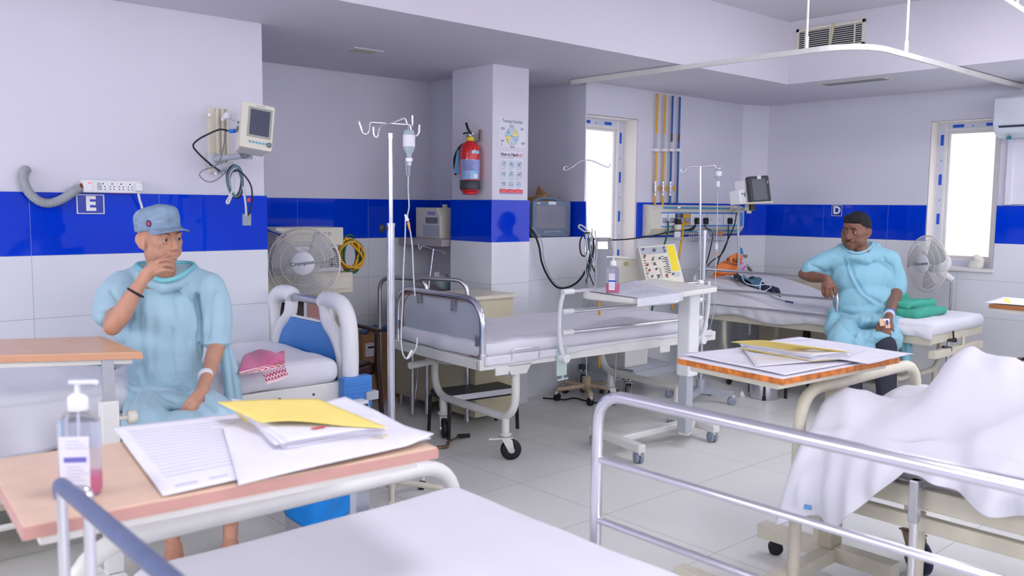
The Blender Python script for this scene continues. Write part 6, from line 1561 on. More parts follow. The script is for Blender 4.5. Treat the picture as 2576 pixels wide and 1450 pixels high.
b = MB(); b.prism([O(1858, 640), O(1862, 622), O(1868, 626), O(1870, 640)], -.02, .0, Mo); b.bb((O(1869, 0)[0], O(0, 649)[1], -.03), (O(1880, 0)[0], O(0, 641)[1], .0), 1, Mo); obj('contents', b, [mat('blue_green_carton', (40, 120, 190), .5, var=.4, scale=50), mat('brown_grey_box', (110, 96, 98))], t)
# cabinets behind the bed
t = thing('bedside_cabinet', 'beige cabinet with black handles behind the bed of the seated man', 'cabinet', (7.2, 3.9, 0))
b = MB(); b.bb((7.08, 4.02, .06), (7.47, 4.46, .80)); b.bb((7.10, 3.25, .06), (7.47, 3.96, .72)); b.bb((7.12, 3.9, .06), (7.47, 4.1, .6)); obj('body', b, BEIGE, t, bevel=.003)
b = MB(); b.bb((7.068, 3.64, .10), (7.08+.02, 3.93, .70)); d = obj('door', b, mat('pale_beige_door', (212, 204, 186), .45), t, bevel=.002)
b = MB(); b.tube(fillet([(7.068, 3.88, .62), (7.045, 3.88, .62), (7.045, 3.88, .48), (7.068, 3.88, .48)], .01), .005); obj('handle', b, BLACKP, d)
b = MB(); b.bb((7.078, 3.28, .10), (7.10, 3.62, .70)); d = obj('drawer_front', b, LGREY, t, bevel=.002)
b = MB(); b.bb((7.07, 3.30, .55), (7.078, 3.58, .575)); obj('pull_strip', b, GREYP, d)
b = MB(); b.bb((7.09, 3.962, .06), (7.12, 4.018, .7)); obj('shadow_gap_panel', b, BLACKP, t)
for x in (7.12, 7.44):
    for y in (3.3, 3.9, 4.42): obj('leg', MB().cyl((x, y, 0), (x, y, .065), .015), STEEL, t)
# black-legged step stool and steel bin
t = thing('step_stool', 'low stool on black legs by the steel bin in front of the right-hand bed', 'stool', (6.15, 3.68, 0))
fs_ = [onz(1886, 986, 0), onz(1976, 1003, 0), onz(2032, 977, 0), onz(1945, 962, 0)]
for p in fs_: obj('leg', MB().tube([p, (p.x, p.y, .20)], .0125, 8), BLACKP, t)
b = MB(); cpt = sum(fs_, V((0, 0, 0)))/4
b.prism([((p.x-cpt.x)*1.05+cpt.x, (p.y-cpt.y)*1.05+cpt.y) for p in fs_], .20, .222); obj('tread', b, DGREY, t)
bn = onz(1930, 1010, 0); bn = bn+V((.1, .09, 0))
t = thing('waste_bin', 'round steel pedal bin with a black strip on the floor behind the orange-edged table', 'bin', bn)
b = MB(); b.lathe([(.108, 0), (.112, .01), (.112, .17), (.10, .185), (.001, .19)], MX.Translation(bn), 40); obj('drum', b, STEEL, t)
b = MB(); dn_ = (V((0, 0, 0))-V((bn.x, bn.y, 0))).normalized(); p = V(bn)+dn_*.113; b.box(p+V((0, 0, .07)), (.012, .018, .14), rz=atan2(dn_.y, dn_.x)); b.box(p+V((0, 0, .015)), (.02, .028, .03), rz=atan2(dn_.y, dn_.x)); obj('pedal_strip', b, BLACK, t)
b = MB(); p = onz(1866, 999, .0); b.lathe([(.026, 0), (.02, .02), (.004, .045), (.001, .045)], MX.Translation(p), 14); tag(obj('crumpled_tissue', b, PAPER), 'small crumpled white tissue on the floor beside the steel bin', 'tissue')
# white-caged fan by the right wall
fc = U(2331, 664, 6.95)
t, Mf = fan('pedestal fan with its motor turned away by the right-hand window', fc, (-CR*.97-_f*.24+V((0, 0, -.02))), .222, 'Crompton', (fc.x+.18, fc.y-.13, 0), nw=72, depth=.09, back=.16)
# small table at the right edge
t = thing('overbed_table', 'overbed table with a brown wood edge and papers at the far right edge', 'table', (5.6, 1.5, 0))
b = MB(); b.bb((5.30, 1.10, .905), (5.72, 1.86, .932)); obj('table_top', b, PEACH, t, bevel=.002)
b = MB(); b.bb((5.297, 1.097, .907), (5.723, 1.863, .93)); obj('edge_strip', b, MATS['stained_orange_wood'] if False else mat('brown_wood_edge', (176, 112, 62), .5, var=.1, scale=30), t)
b = MB(); b.bb((5.33, 1.13, .885), (5.69, 1.80, .905)); b.bb((5.48, 1.14, .08), (5.54, 1.20, .89)); b.bb((5.30, 1.12, .06), (5.72, 1.2, .10)); b.bb((5.49, 1.12, .06), (5.53, 1.8, .10)); b.bb((5.30, 1.76, .06), (5.72, 1.8, .10)); obj('frame', b, WHITE, t)
for x in (5.34, 5.68):
    for y in (1.16, 1.77): caster('caster', t, x, y, .025, .026, .062, ang=.6, twin=True)
sheetpaper('paper_sheet', 'white papers with a yellow corner on the table at the far right edge', [(5.28, 1.88, .935), (5.30, 1.3, .937), (5.66, 1.3, .937), (5.62, 1.90, .945)], .937, wav=.004)
sheetpaper('yellow_card', 'yellow card poking out of the papers at the far right edge', [onz(2528, 762, .95), onz(2545, 764, .945), onz(2535, 752, .97), onz(2522, 752, .97)], .937, wav=.002, m=YPAPER)
# pink towel on bed E
t = thing('hand_towel', 'pink towel with a red zigzag border lying on the bed near the blue footboard', 'towel', (1.95, 3.95, .71))
PT = mat('pink_terry', (226, 110, 158), .95, var=.12, scale=60, bump=.6, bscale=220, sheen=.4)
def zE(px, py, dz): return onz(px, py, .70+dz)
ZIG = mat('zigzag_border', (240, 214, 222), .9, var=0)
nt = ZIG.node_tree; tc = nt.nodes.new('ShaderNodeTexCoord'); sp_ = nt.nodes.new('ShaderNodeSeparateXYZ'); nt.links.new(tc.outputs['UV'], sp_.inputs[0])
tri = chain(nt, 'PINGPONG', chain(nt, 'MULTIPLY', sp_.outputs[0], 7.), .5); zz_ = chain(nt, 'ADD', chain(nt, 'MULTIPLY', sp_.outputs[1], 2.6), chain(nt, 'MULTIPLY', tri, 1.3)); fr = chain(nt, 'FRACT', zz_); st = chain(nt, 'GREATER_THAN', fr, .55)
inb = chain(nt, 'MULTIPLY', chain(nt, 'GREATER_THAN', sp_.outputs[1], .15), chain(nt, 'LESS_THAN', sp_.outputs[1], .85))
nt.links.new(mixc(nt, chain(nt, 'MULTIPLY', st, inb), lin((242, 216, 222)), lin((206, 40, 84))), nt.nodes['Principled BSDF'].inputs['Base Color'])
def towel(P4, m, name, amp, nu=30, nv=16, uv=False):
    a, b_, c, d = P4
    def fn(u, v): return a*(1-u)*(1-v)+b_*u*(1-v)+c*u*v+d*(1-u)*v+V((0, 0, amp*(sin(pi*v)*.8+.3*sin(u*9+v*5))))
    b = MB(); b.grid(fn, nu, nv); o = obj(name, b, m, t, solid=.006)
    if uv:
        ul = o.data.uv_layers.new(name='UVMap')
        for poly in o.data.polygons:
            for li_, vi in zip(poly.loop_indices, poly.vertices): i = vi % (nu+1); j = vi//(nu+1); ul.data[li_].uv = (i/nu, j/nv)
    return o
towel([zE(600, 942, .008), zE(716, 912, .03), zE(716, 888, .06), zE(628, 884, .045)], PT, 'pink_part', .03)
towel([zE(600, 944, .004), zE(714, 926, .008), zE(718, 908, .03), zE(602, 938, .02)], ZIG, 'zigzag_border', .004, uv=True)
towel([zE(672, 968, .004), zE(726, 950, .006), zE(716, 922, .02), zE(660, 938, .015)], ZIG, 'zigzag_border', .004, uv=True)
# teal drape showing under the near table
G = [onz(208, 918, .70), onz(290, 932, .70), onz(300, 905, .71), onz(225, 905, .71)]
clothpile('folded_drape', 'dark teal surgical cloth on the bed under the near end of the brown table', [off(G, 0, 0, .012), off(G, .0, .02, .03, .9)], TEALC)
# blue bag bin under bed E
bq = onz(815, 1296, 0)
bq = V((1.84, 3.30, 0))
t = thing('waste_bin', 'bin lined with a bright blue plastic bag on the floor under the yellow folder', 'bin', bq)
BB = mat('bright_blue_bag', (0, 128, 214), .3, var=.1, scale=12, bump=.5, bscale=18)
b = MB(); b.lathe([(.13, .0), (.14, .02), (.15, .34), (.155, .38), (.001, .37)], MX.Translation(bq), 36); obj('drum', b, STEEL, t)
b = MB()
def fnb(u, v):
    a = 2*pi*u; r = .165+.01*sin(a*7+v*4)+.012*v*sin(a*3+1); z = .40-.30*v*(.72+.28*sin(a*1+.6)**2)
    if v < .12: r = .150+.1*v
    return V((bq.x+cos(a)*r, bq.y+sin(a)*r, z))
b.grid(fnb, 60, 14); obj('bag', b, BB, t, solid=.002)
cable('black lead coiled on the floor under the thin IV stand', [onz(1366, 1002, .01), onz(1395, 1004, .01), onz(1420, 1006, .01), onz(1445, 1002, .01), onz(1470, 1008, .01), onz(1500, 1014, .01), onz(1525, 1010, .01)], .006, BLACK)
cable('yellow tube hanging under the empty bed', [U(1508, 760, 6.0), U(1507, 830, 6.0), U(1506, 900, 6.0), U(1508, 925, 6.0)], .008, YEL)
cable('grey tube hanging between the ventilator and the floor', [U(1550, 880, 6.1), U(1548, 940, 6.1), U(1544, 970, 6.1)], .005, TUBE)
# ================================================================== people
def organic(mb, voxel, smooth, fn=None):
    "fuse the shapes into one continuous skin, smooth it, then shape it further with fn(points)->offsets"
    me = bpy.data.meshes.new('t'); me.from_pydata(mb.v, [], mb.f); me.update()
    o = bpy.data.objects.new('t', me); COL.objects.link(o)
    k = o.modifiers.new('r', 'REMESH'); k.mode = 'VOXEL'; k.voxel_size = voxel
    k = o.modifiers.new('s', 'SMOOTH'); k.factor = .5; k.iterations = smooth
    dg = bpy.context.evaluated_depsgraph_get(); dg.update()
    m2 = bpy.data.meshes.new_from_object(o.evaluated_get(dg))
    n = len(m2.vertices); co = np.empty(n*3); m2.vertices.foreach_get('co', co); co = co.reshape(-1, 3)
    no = np.empty(n*3); m2.vertices.foreach_get('normal', no); no = no.reshape(-1, 3)
    fs = [tuple(p.vertices) for p in m2.polygons]
    if fn is not None: co = co+fn(co, no)
    bpy.data.objects.remove(o); bpy.data.meshes.remove(me); bpy.data.meshes.remove(m2)
    b = MB(); b.v = [tuple(c) for c in co]; b.f = fs; b.m = [0]*len(fs); b.s = [True]*len(fs)
    return b
_CR, _CU, _CF = np.array(CR), -np.array(CD), np.array(_f)
def toimg(co):
    d = co-np.array(CAM); z = d@_CF
    return 1288+FPX*(d@_CR)/z, 725-FPX*(d@_CU)/z, z
def segdist(X, Y, pts):
    best = np.full(X.shape, 1e9)
    for (x0, y0), (x1, y1) in zip(pts[:-1], pts[1:]):
        dx, dy = x1-x0, y1-y0; t = np.clip(((X-x0)*dx+(Y-y0)*dy)/(dx*dx+dy*dy+1e-9), 0, 1)
        best = np.minimum(best, np.hypot(X-x0-t*dx, Y-y0-t*dy))
    return best
def folds(creases, noise=.004, fr=9.):
    "creases: (polyline, width px, depth m): cloth gathers sculpted along lines over the front of the figure"
    def fn(co, no):
        X, Y, Z = toimg(co); front = np.clip(-(no@_CF)*1.6+.2, 0, 1); amt = np.zeros(len(co))
        for pts, w, d in creases:
            amt += d*np.exp(-(segdist(X, Y, pts)/w)**2)
        amt = amt*front
        nz = np.array([NZ.noise(V((c[0]*fr, c[1]*fr, c[2]*fr*.45))) for c in co])
        nv = np.array([NZ.noise(V((c[0]*24+3, c[1]*24, c[2]*4))) for c in co])
        return no*(amt+nz*noise+nv*noise*.9)[:, None]
    return fn
QO, RS = 0., 1.
def EU(b, px, py, q, rx, ry, rz, rot=0., mi=0):
    q += QO; rx *= RS; ry *= RS; rz *= RS
    M = MX(((CR.x, -CD.x, -_f.x, 0), (CR.y, -CD.y, -_f.y, 0), (CR.z, -CD.z, -_f.z, 0), (0, 0, 0, 1)))
    M = MX.Translation(U(px, py, q)) @ M @ MX.Rotation(rot, 4, 'Z')
    b.ell((0, 0, 0), (rx, ry, rz), M, mi)
def TU(b, pts, n=14, smooth=4):
    "limb through (px, py, q, radius)"
    P = [U(x, y, q+QO) for x, y, q, r in pts]; R = [p[3]*RS for p in pts]
    if len(P) > 2:
        C_ = catmull(P, smooth); RR = []
        for i in range(len(R)-1): RR += [R[i]+(R[i+1]-R[i])*k/smooth for k in range(smooth)]
        RR.append(R[-1])
    else: C_, RR = P, R
    b.tube(C_, RR, n)
    b.ell(P[0], R[0], nu=12, nv=8); b.ell(P[-1], R[-1], nu=12, nv=8)
def headframe(px, py, q, yaw, pitch=0., roll=0., scale=1.):
    "local x = viewer's right when the face looks at us, y = up, z = out of the face"
    c = U(px, py, q); v = (c-CAM).normalized(); up = V((0, 0, 1)); r = v.cross(up).normalized(); bk = -v; bk = (bk-up*bk.dot(up)).normalized()
    z = bk*cos(yaw)+r*sin(yaw); x = up.cross(z).normalized()
    M = MX(((x.x, up.x, z.x, c.x), (x.y, up.y, z.y, c.y), (x.z, up.z, z.z, c.z), (0, 0, 0, 1)))
    return M @ MX.Rotation(pitch, 4, 'X') @ MX.Rotation(roll, 4, 'Z') @ MX.Scale(scale, 4)
def head(b, M, fat=1.):
    h0 = MB(); sc = M.to_scale()[0]
    c0 = lambda c, r: h0.ell(c, r, M)
    c0((0, .035, -.012), (.076, .084, .094)); c0((0, .042, .030), (.064, .056, .056)); c0((0, .0, .018), (.071*fat, .070, .064)); c0((0, -.040, .026), (.062*fat, .060, .058))
    c0((0, -.078, .040), (.042*fat, .034, .040)); c0((0, -.095, .052), (.028*fat, .022, .026)); c0((0, -.03, .05), (.050*fat, .045, .036))
    for s in (-1, 1):
        c0((s*.046*fat, -.052, .004), (.026, .044, .042)); c0((s*.041*fat, -.014, .050), (.028, .028, .026)); c0((s*.037*fat, -.048, .044), (.030, .034, .030))
    h1 = organic(h0, .0042, 16); b.add(h1.v, h1.f, 0, True)
    e = lambda c, r, m=None: b.ell(c, r, M if m is None else M @ m)
    for s in (-1, 1):
        e((s*.0125, -.0365, .0925), (.0105, .0090, .012))
        e((s*.031, .0240, .0735), (.023, .0085, .0105)); e((s*.031, .0102, .0745), (.0175, .0060, .0095)); e((s*.031, -.0078, .0725), (.0175, .0058, .0095))
        m = MX.Translation((s*.082, -.006, -.014)) @ MX.Rotation(s*-.75, 4, 'Y') @ MX.Rotation(-.2, 4, 'X')
        ring = [m @ V((0, cos(a)*.029*(1.0 if cos(a) > 0 else .95), sin(a)*.0155*(1 if cos(a) > 0 else .75)-.002)) for a in [2*pi*k/18 for k in range(18)]]
        b.tube([M @ p for p in ring], .0052*sc, 8, closed=True); e((0, 0, -.001), (.0045, .025, .0125), m); e((s*.074, -.006, -.008), (.009, .025, .014)); e((s*.078, -.034, -.004), (.0075, .0095, .009))
    b.tube([M @ V((0, .018, .079)), M @ V((0, -.010, .092)), M @ V((0, -.031, .103))], [.0085*sc, .0100*sc, .0135*sc], 12); e((0, -.033, .100), (.0135, .0105, .0125))
    e((0, -.0625, .084), (.0245, .0056, .0110)); e((0, -.0735, .082), (.0205, .0062, .0110)); e((0, -.053, .079), (.028, .013, .010))
def face_fn(M):
    Mi = np.array(M.inverted()); R3 = np.array(M.to_3x3()); sc = M.to_scale()[0]
    def fn(co, no):
        L = co@Mi[:3, :3].T+Mi[:3, 3]; off = np.zeros_like(co); zd = R3[:, 2]/np.linalg.norm(R3[:, 2])
        fr = (L[:, 2] > .03)
        for s in (-1, 1):
            d = np.hypot((L[:, 0]-s*.031)/.0155, (L[:, 1]-.0015)/.0065); off -= zd*(.0045*sc*np.exp(-d**4)*fr)[:, None]
            d = np.hypot((L[:, 0]-s*.019)/.010, (L[:, 1]-.006)/.012); off -= zd*(.004*sc*np.exp(-d**2)*fr)[:, None]
            d = segdist(L[:, 0], L[:, 1], [(s*.018, -.040), (s*.030, -.058), (s*.033, -.070)]); off -= zd*(.0025*sc*np.exp(-(d/.0035)**2)*fr)[:, None]
            d = segdist(L[:, 0], L[:, 1], [(s*.018, -.014), (s*.030, -.020), (s*.044, -.015)]); off -= zd*(.0016*sc*np.exp(-(d/.0028)**2)*fr)[:, None]
        d = segdist(L[:, 0], L[:, 1], [(-.026, -.0695), (0, -.0675), (.026, -.0695)]); off -= zd*(.0042*sc*np.exp(-(d/.0022)**2)*fr)[:, None]
        return off
    return fn
IRIS = mat('dark_brown_iris', (44, 28, 22), .5, var=0, spec=.2); SCL = mat('eye_white', (176, 164, 158), .45, var=0, spec=.2)
def eyes(t, M, gx, gy=0., parent=None):
    for s in (-1, 1):
        m = M @ MX.Translation((s*.031, .0012, .0665)) @ MX.Rotation(gx, 4, 'Y') @ MX.Rotation(-gy, 4, 'X')
        b = MB(); R = .0128; prof = []
        for k in range(13): a = pi*k/12; prof.append((max(sin(a)*R, 1e-6), -cos(a)*R))
        b.lathe(prof, m, 20, 0)
        b.lathe([(.0062, R*.885), (.0050, R*.955), (.003, R*1.008), (.0001, R*1.02)], m, 16, 1)
        obj('eye', b, [SCL, IRIS], t)
def hand(b, W, K, F, T, rp=.013, rf=.0085):
    "wrist point, four knuckles, four finger polylines, thumb polyline, all (px, py, q)"
    U = lambda x, y, q: globals()['U'](x, y, q+QO)
    rp *= RS; rf *= RS
    w = U(*W)
    for k in K: b.tube([w, U(*k)], [rp*1.25, rp], 10); b.ell(U(*k), rp*.98, nu=10, nv=8)
    for a_, b_ in zip(K[:-1], K[1:]): b.tube([U(*a_), U(*b_)], rp*.95, 8)
    for k, f in zip(K, F):
        P = catmull([U(*k)]+[U(*p) for p in f], 4); n = len(P); b.tube(P, [rf*(1.12-.28*i/(n-1)) for i in range(n)], 10); b.ell(P[-1], rf*.84, nu=10, nv=8)
    P = catmull([U(*p) for p in T], 4); n = len(P); b.tube(P, [rf*(1.55-.5*i/(n-1)) for i in range(n)], 10); b.ell(P[-1], rf*1.02, nu=10, nv=8)
GOWN = mat('pale_blue_hospital_gown', (166, 201, 216), .85, var=.03, scale=9, bump=.12, bscale=220, sheen=.15)
BAND = mat('aqua_neck_binding', (126, 202, 212), .8, var=.02)

# ---------------------------------------------------------------- man in the cap (left)
QO, RS = -.29, .93
SKE = mat('tan_skin', (196, 146, 122), .5, var=.07, scale=22, bump=.12, bscale=90, sss=.08)
t = thing('person', 'man in denim cap and pale blue gown sitting on a bed, hand at his mouth', 'person', (1.28, 3.6, 0))
ME = headframe(403, 601, 3.93+QO, R_(36), R_(2), R_(3), 1.0)
el = onz(283, 826, .968); qe = (el-CAM).dot(_f)-QO
b = MB(); head(b, ME, .95)
b.tube([ME @ V((0, -.05, -.025)), U(412, 690, 4.0+QO), U(414, 730, 4.04+QO)], [.054, .056, .075], 16)
EU(b, 414, 712, 4.02, .12, .045, .075)
TU(b, [(310, 716, 4.04, .05), (520, 716, 4.04, .05)]); EU(b, 415, 830, 4.08, .14, .22, .10); EU(b, 420, 960, 4.10, .13, .08, .08)
TU(b, [(312, 722, 4.04, .036), (292, 778, 3.90, .038), (283, 822, qe+.01, .038)])                     # right upper arm
TU(b, [(283, 822, qe, .038), (306, 790, qe, .042), (333, 745, qe+.01, .033), (352, 716, qe+.02, .026)])
qh = qe+.03
hand(b, (352, 716, qh), [(384, 664, qh+.02), (378, 672, qh+.01), (377, 682, qh+.01), (381, 694, qh+.02)],
     [[(400, 655, qh+.03), (415, 647, qh+.05), (428, 642, qh+.08)], [(399, 658, qh+.02), (419, 654, qh+.035), (434, 657, qh+.06)], [(399, 670, qh+.01), (420, 666, qh+.02), (436, 671, qh+.05)], [(398, 684, qh+.01), (416, 680, qh+.02), (434, 683, qh+.045)]],
     [(362, 706, qh+.03), (374, 690, qh+.06), (384, 672, qh+.09), (392, 660, qh+.10)], .0145, .0088)
TU(b, [(352, 716, qe+.02, .025), (368, 690, qh+.01, .026), (380, 678, qh+.015, .024)])
TU(b, [(528, 722, 4.04, .045), (546, 800, 4.06, .040), (546, 872, 4.03, .037)])                   # left arm
TU(b, [(546, 868, 4.03, .038), (535, 905, 3.96, .036), (522, 945, 3.86, .030), (514, 968, 3.80, .026)])
hand(b, (512, 972, 3.79), [(486, 1008, 3.71), (494, 1018, 3.70), (504, 1024, 3.71), (514, 1026, 3.73)],
     [[(478, 1026, 3.69), (477, 1040, 3.70), (482, 1045, 3.72)], [(486, 1036, 3.68), (487, 1049, 3.70), (491, 1050, 3.73)], [(499, 1040, 3.69), (500, 1050, 3.71), (503, 1049, 3.74)], [(512, 1038, 3.71), (511, 1046, 3.73), (512, 1044, 3.75)]],
     [(500, 985, 3.75), (478, 1008, 3.70), (464, 1026, 3.69), (456, 1036, 3.70)], .0165, .0098)
TU(b, [(512, 970, 3.80, .027), (508, 990, 3.76, .026), (502, 1005, 3.73, .024)])
for kx, kq, ax, ay, aq in ((368, 3.62, 437, 1374, 3.80), (585, 3.66, 579, 1368, 3.84)):
    TU(b, [(420+(kx-420)*.4, 1010, 4.04, .055), (kx, 1092, kq+.01, .050)])
    TU(b, [(kx, 1090, kq, .056), (kx+(ax-kx)*.35, 1190, kq+.03, .052), (kx+(ax-kx)*.75, 1300, aq+.02, .036), (ax, ay, aq, .030)])
    f0 = U(ax, ay, aq+QO); fd = V((-.06, -.20, 0)); fd2 = V((f0.x+fd.x, f0.y+fd.y, .022)); b.tube([f0, V((f0.x-.02, f0.y-.06, .045)), fd2], [.034, .036, .024], 12); b.ell((f0.x+.005, f0.y+.03, .032), (.032, .04, .032)); b.ell(fd2, (.036, .03, .020))
body = organic(b, .0036, 3, face_fn(ME)); obj('body', body, SKE, t)
eyes(t, ME, R_(16), R_(0))
for s in (-1, 1):
    b = MB(); b.tube([ME @ V(p) for p in catmull([(s*.014, .0235, .0885), (s*.030, .0285, .0855), (s*.046, .0225, .0745)], 4)], .0022, 6)
    obj('eyebrow', b, MATS.get('thin_grey_brow') or mat('thin_grey_brow', (120, 92, 80), .8, var=.1), t)
# gown
b = MB()
TU(b, [(316, 722, 4.05, .072), (360, 712, 4.05, .078), (470, 712, 4.05, .078), (520, 722, 4.05, .072)])
EU(b, 413, 790, 4.06, .185, .17, .125); EU(b, 415, 845, 4.045, .178, .22, .130); EU(b, 416, 880, 4.05, .175, .15, .135); EU(b, 418, 930, 4.03, .175, .09, .15); EU(b, 425, 995, 4.04, .205, .075, .16); EU(b, 418, 968, 4.0, .18, .06, .15)
TU(b, [(306, 722, 4.0, .076), (288, 752, 3.93, .082), (274, 788, 3.87, .072)]); TU(b, [(266, 760, 3.90, .05), (254, 798, 3.84, .030), (262, 800, 3.80, .03)]); EU(b, 312, 835, 4.02, .048, .06, .05); TU(b, [(262, 770, 3.98, .03), (258, 800, 3.96, .024)])
TU(b, [(528, 722, 4.04, .070), (545, 780, 4.06, .068), (546, 850, 4.05, .066)]); EU(b, 543, 862, 4.05, .076, .02, .072)
TU(b, [(560, 860, 4.16, .03), (578, 930, 4.16, .038), (588, 1010, 4.12, .045)])
EU(b, 455, 1010, 3.90, .20, .055, .16); TU(b, [(385, 1010, 3.95, .075), (368, 1066, 3.60, .078)]); TU(b, [(485, 1000, 3.95, .078), (570, 1062, 3.64, .080)]); EU(b, 465, 1060, 3.68, .16, .045, .12)
TU(b, [(366, 1070, 3.585, .075), (372, 1110, 3.57, .070), (378, 1165, 3.58, .068)]); TU(b, [(572, 1066, 3.62, .078), (580, 1110, 3.61, .072), (584, 1165, 3.61, .07)]); EU(b, 470, 1110, 3.62, .16, .10, .05)
TU(b, [(345, 1010, 4.05, .06), (340, 1065, 3.75, .06)])
cre = [([(330, 960), (400, 962), (470, 972), (515, 966)], 7, -.028), ([(330, 975), (380, 990), (440, 1010)], 7, -.010), ([(350, 1020), (400, 1012), (460, 1030)], 8, .010),
       ([(440, 735), (452, 800), (475, 860)], 9, -.010), ([(460, 730), (480, 770), (500, 830)], 8, .012), ([(495, 745), (500, 800), (503, 860), (505, 885)], 6, -.022), ([(410, 720), (405, 800), (400, 900), (395, 950)], 14, .008),
       ([(352, 760), (345, 820), (350, 900), (362, 950)], 9, -.012), ([(375, 740), (372, 830), (378, 930)], 8, .008), ([(430, 830), (432, 900), (440, 950)], 7, -.007), ([(320, 745), (330, 800)], 7, -.012), ([(280, 730), (300, 760)], 6, -.008),
       ([(545, 740), (530, 780), (520, 850)], 7, -.010), ([(560, 760), (558, 830)], 7, .008), ([(470, 950), (500, 945), (512, 955)], 5, .010), ([(455, 985), (500, 995), (540, 1030)], 8, -.012), ([(520, 1000), (560, 1030), (590, 1060)], 8, .010), ([(575, 880), (582, 950), (590, 1010)], 6, -.012)]
b.tube(catmull([U(x, y, q+QO) for (x, y, q) in ((347, 680, 4.06), (362, 696, 4.0), (385, 712, 3.965), (414, 721, 3.95), (446, 712, 3.965), (471, 696, 4.0), (485, 680, 4.06), (470, 678, 4.12), (415, 678, 4.15), (362, 678, 4.12))], 4, closed=True), .027, 10, closed=True)
gown = organic(b, .0055, 16, folds(cre, .005, 9)); obj('hospital_gown', gown, GOWN, t)
b = MB(); nl = catmull([U(x, y, q+QO) for x, y, q in ((345, 668, 4.05), (358, 680, 3.975), (382, 697, 3.93), (414, 706, 3.915), (448, 698, 3.93), (474, 681, 3.97), (487, 668, 4.05), (470, 662, 4.12), (415, 662, 4.15), (362, 662, 4.12))], 6, closed=True)
b.tube(nl, .0125, 10, closed=True, flat=.8); obj('neck_binding', b, BAND, t)
b = MB(); c0_ = U(341, 737, qe+.014+QO); ax_ = (U(352, 716, qe+.02+QO)-U(333, 745, qe+.01+QO)).normalized(); e1 = ax_.orthogonal().normalized(); e2 = ax_.cross(e1)
b.tube([c0_+(e1*cos(a)+e2*sin(a))*.0315 for a in [2*pi*k/28 for k in range(28)]], .0045, 8, closed=True); obj('bracelet', b, BLACK, t)
b = MB(); c0_ = U(518, 946, 3.855+QO); ax_ = (U(514, 968, 3.80+QO)-U(522, 940, 3.87+QO)).normalized(); b.lathe([(.0305, -.012), (.0315, -.011), (.0315, .011), (.0305, .012)], frame(c0_, ax_.orthogonal(), ax_), 28); obj('wristband', b, PAPER, t)
# cap
DEN = mat('faded_denim', (134, 158, 182), .9, var=.16, scale=26, bump=.35, bscale=150)
def capr(a, y):
    return (cos(a)*.0835, y, sin(a)*.100-.012)
MC = ME @ MX.Translation((0, .012, .002)) @ MX.Rotation(R_(-6), 4, 'X') @ MX.Scale(.97, 4)
b = MB(); rows_ = [(1.0, .024), (1.03, .030), (1.035, .056), (1.02, .059), (1.045, .066), (1.035, .084), (.97, .103), (.84, .116), (.62, .124), (.30, .128), (.001, .129)]
vs = []; N = 48
for k_, (s, y) in enumerate(rows_):
    for j in range(N):
        a = 2*pi*j/N; x, yy, z = capr(a, y); wob = .0025*sin(a*5+y*90)+.002*sin(a*11); fr = 1+(wob/.09 if 3 < k_ < 9 else 0)
        vs.append((x*s*fr, yy-(.012 if s < .9 else 0)*max(0, -sin(a))*.0+(.006*sin(a) if k_ > 4 else 0), (z+.012)*s*fr-.012))
fs = [(i*N+j, i*N+(j+1) % N, (i+1)*N+(j+1) % N, (i+1)*N+j)[::-1] for i in range(len(rows_)-1) for j in range(N)]
b.add(vs, fs, 0, True, MC); cap = obj('cap', b, DEN, t, solid=.003, sub=1)
b = MB()
def brim(u, v):
    a = R_(90)+(u-.5)*R_(128); x, y, z = capr(a, .030); k = v*(.052*(max(0, cos((u-.5)*pi*.98)))**.6)
    return MC @ V((x*1.03+cos(a)*k*.8, y-.002-k*.30-(.034*(abs(u-.5)*2)**1.8*(1-(abs(u-.5)*2)**7)-.006)*v, z*1.0+sin(a)*k*.95+.004))
b.grid(brim, 30, 8); obj('cap_brim', b, DEN, cap, solid=.004)
b = MB(); m_ = MC @ MX.Translation((-.0775, .056, .040)) @ MX.Rotation(R_(-62), 4, 'Y'); b.ell((0, 0, 0), (.012, .015, .0022), m_); b.ell((0, 0, .0015), (.006, .008, .0022), m_, 1); obj('cap_badge', b, [mat('navy_badge', (60, 66, 100), .7), REDI], cap)
b = MB(); b.tube([MC @ V((capr(a, .061)[0]*1.028, .061, (capr(a, .061)[2]+.012)*1.028-.012)) for a in [2*pi*k/48 for k in range(48)]], .0018, 6, closed=True); obj('cap_piping', b, mat('pale_denim_seam', (176, 192, 206), .9), cap)

# ---------------------------------------------------------------- man with black hair (right)
QO, RS = 0., 1.
SKD = mat('dark_brown_skin', (128, 88, 72), .45, var=.08, scale=22, bump=.12, bscale=90, sss=.06)
t = thing('person', 'man with black hair and moustache in a sky blue gown, arm over the rail', 'person', (6.2, 3.0, 0))
MD = headframe(2152, 583, 6.36, R_(-27), R_(4), R_(-2), 1.12)
Q = 6.40
b = MB(); head(b, MD, 1.06)
b.tube([MD @ V((0, -.05, -.025)), U(2165, 640, 6.40), U(2168, 665, 6.44)], [.064, .068, .085], 16)
EU(b, 2165, 650, 6.42, .14, .05, .09)
TU(b, [(2090, 652, 6.44, .055), (2240, 660, 6.44, .055)]); EU(b, 2170, 730, 6.46, .17, .22, .12); EU(b, 2178, 800, 6.42, .19, .12, .15)
qr = 6.42
TU(b, [(2088, 655, 6.44, .052), (2050, 672, 6.46, .046), (2022, 690, 6.47, .040)])
TU(b, [(2022, 690, 6.47, .041), (2044, 697, 6.40, .042), (2070, 700, 6.31, .034), (2080, 703, 6.27, .030)])
qk = 6.24
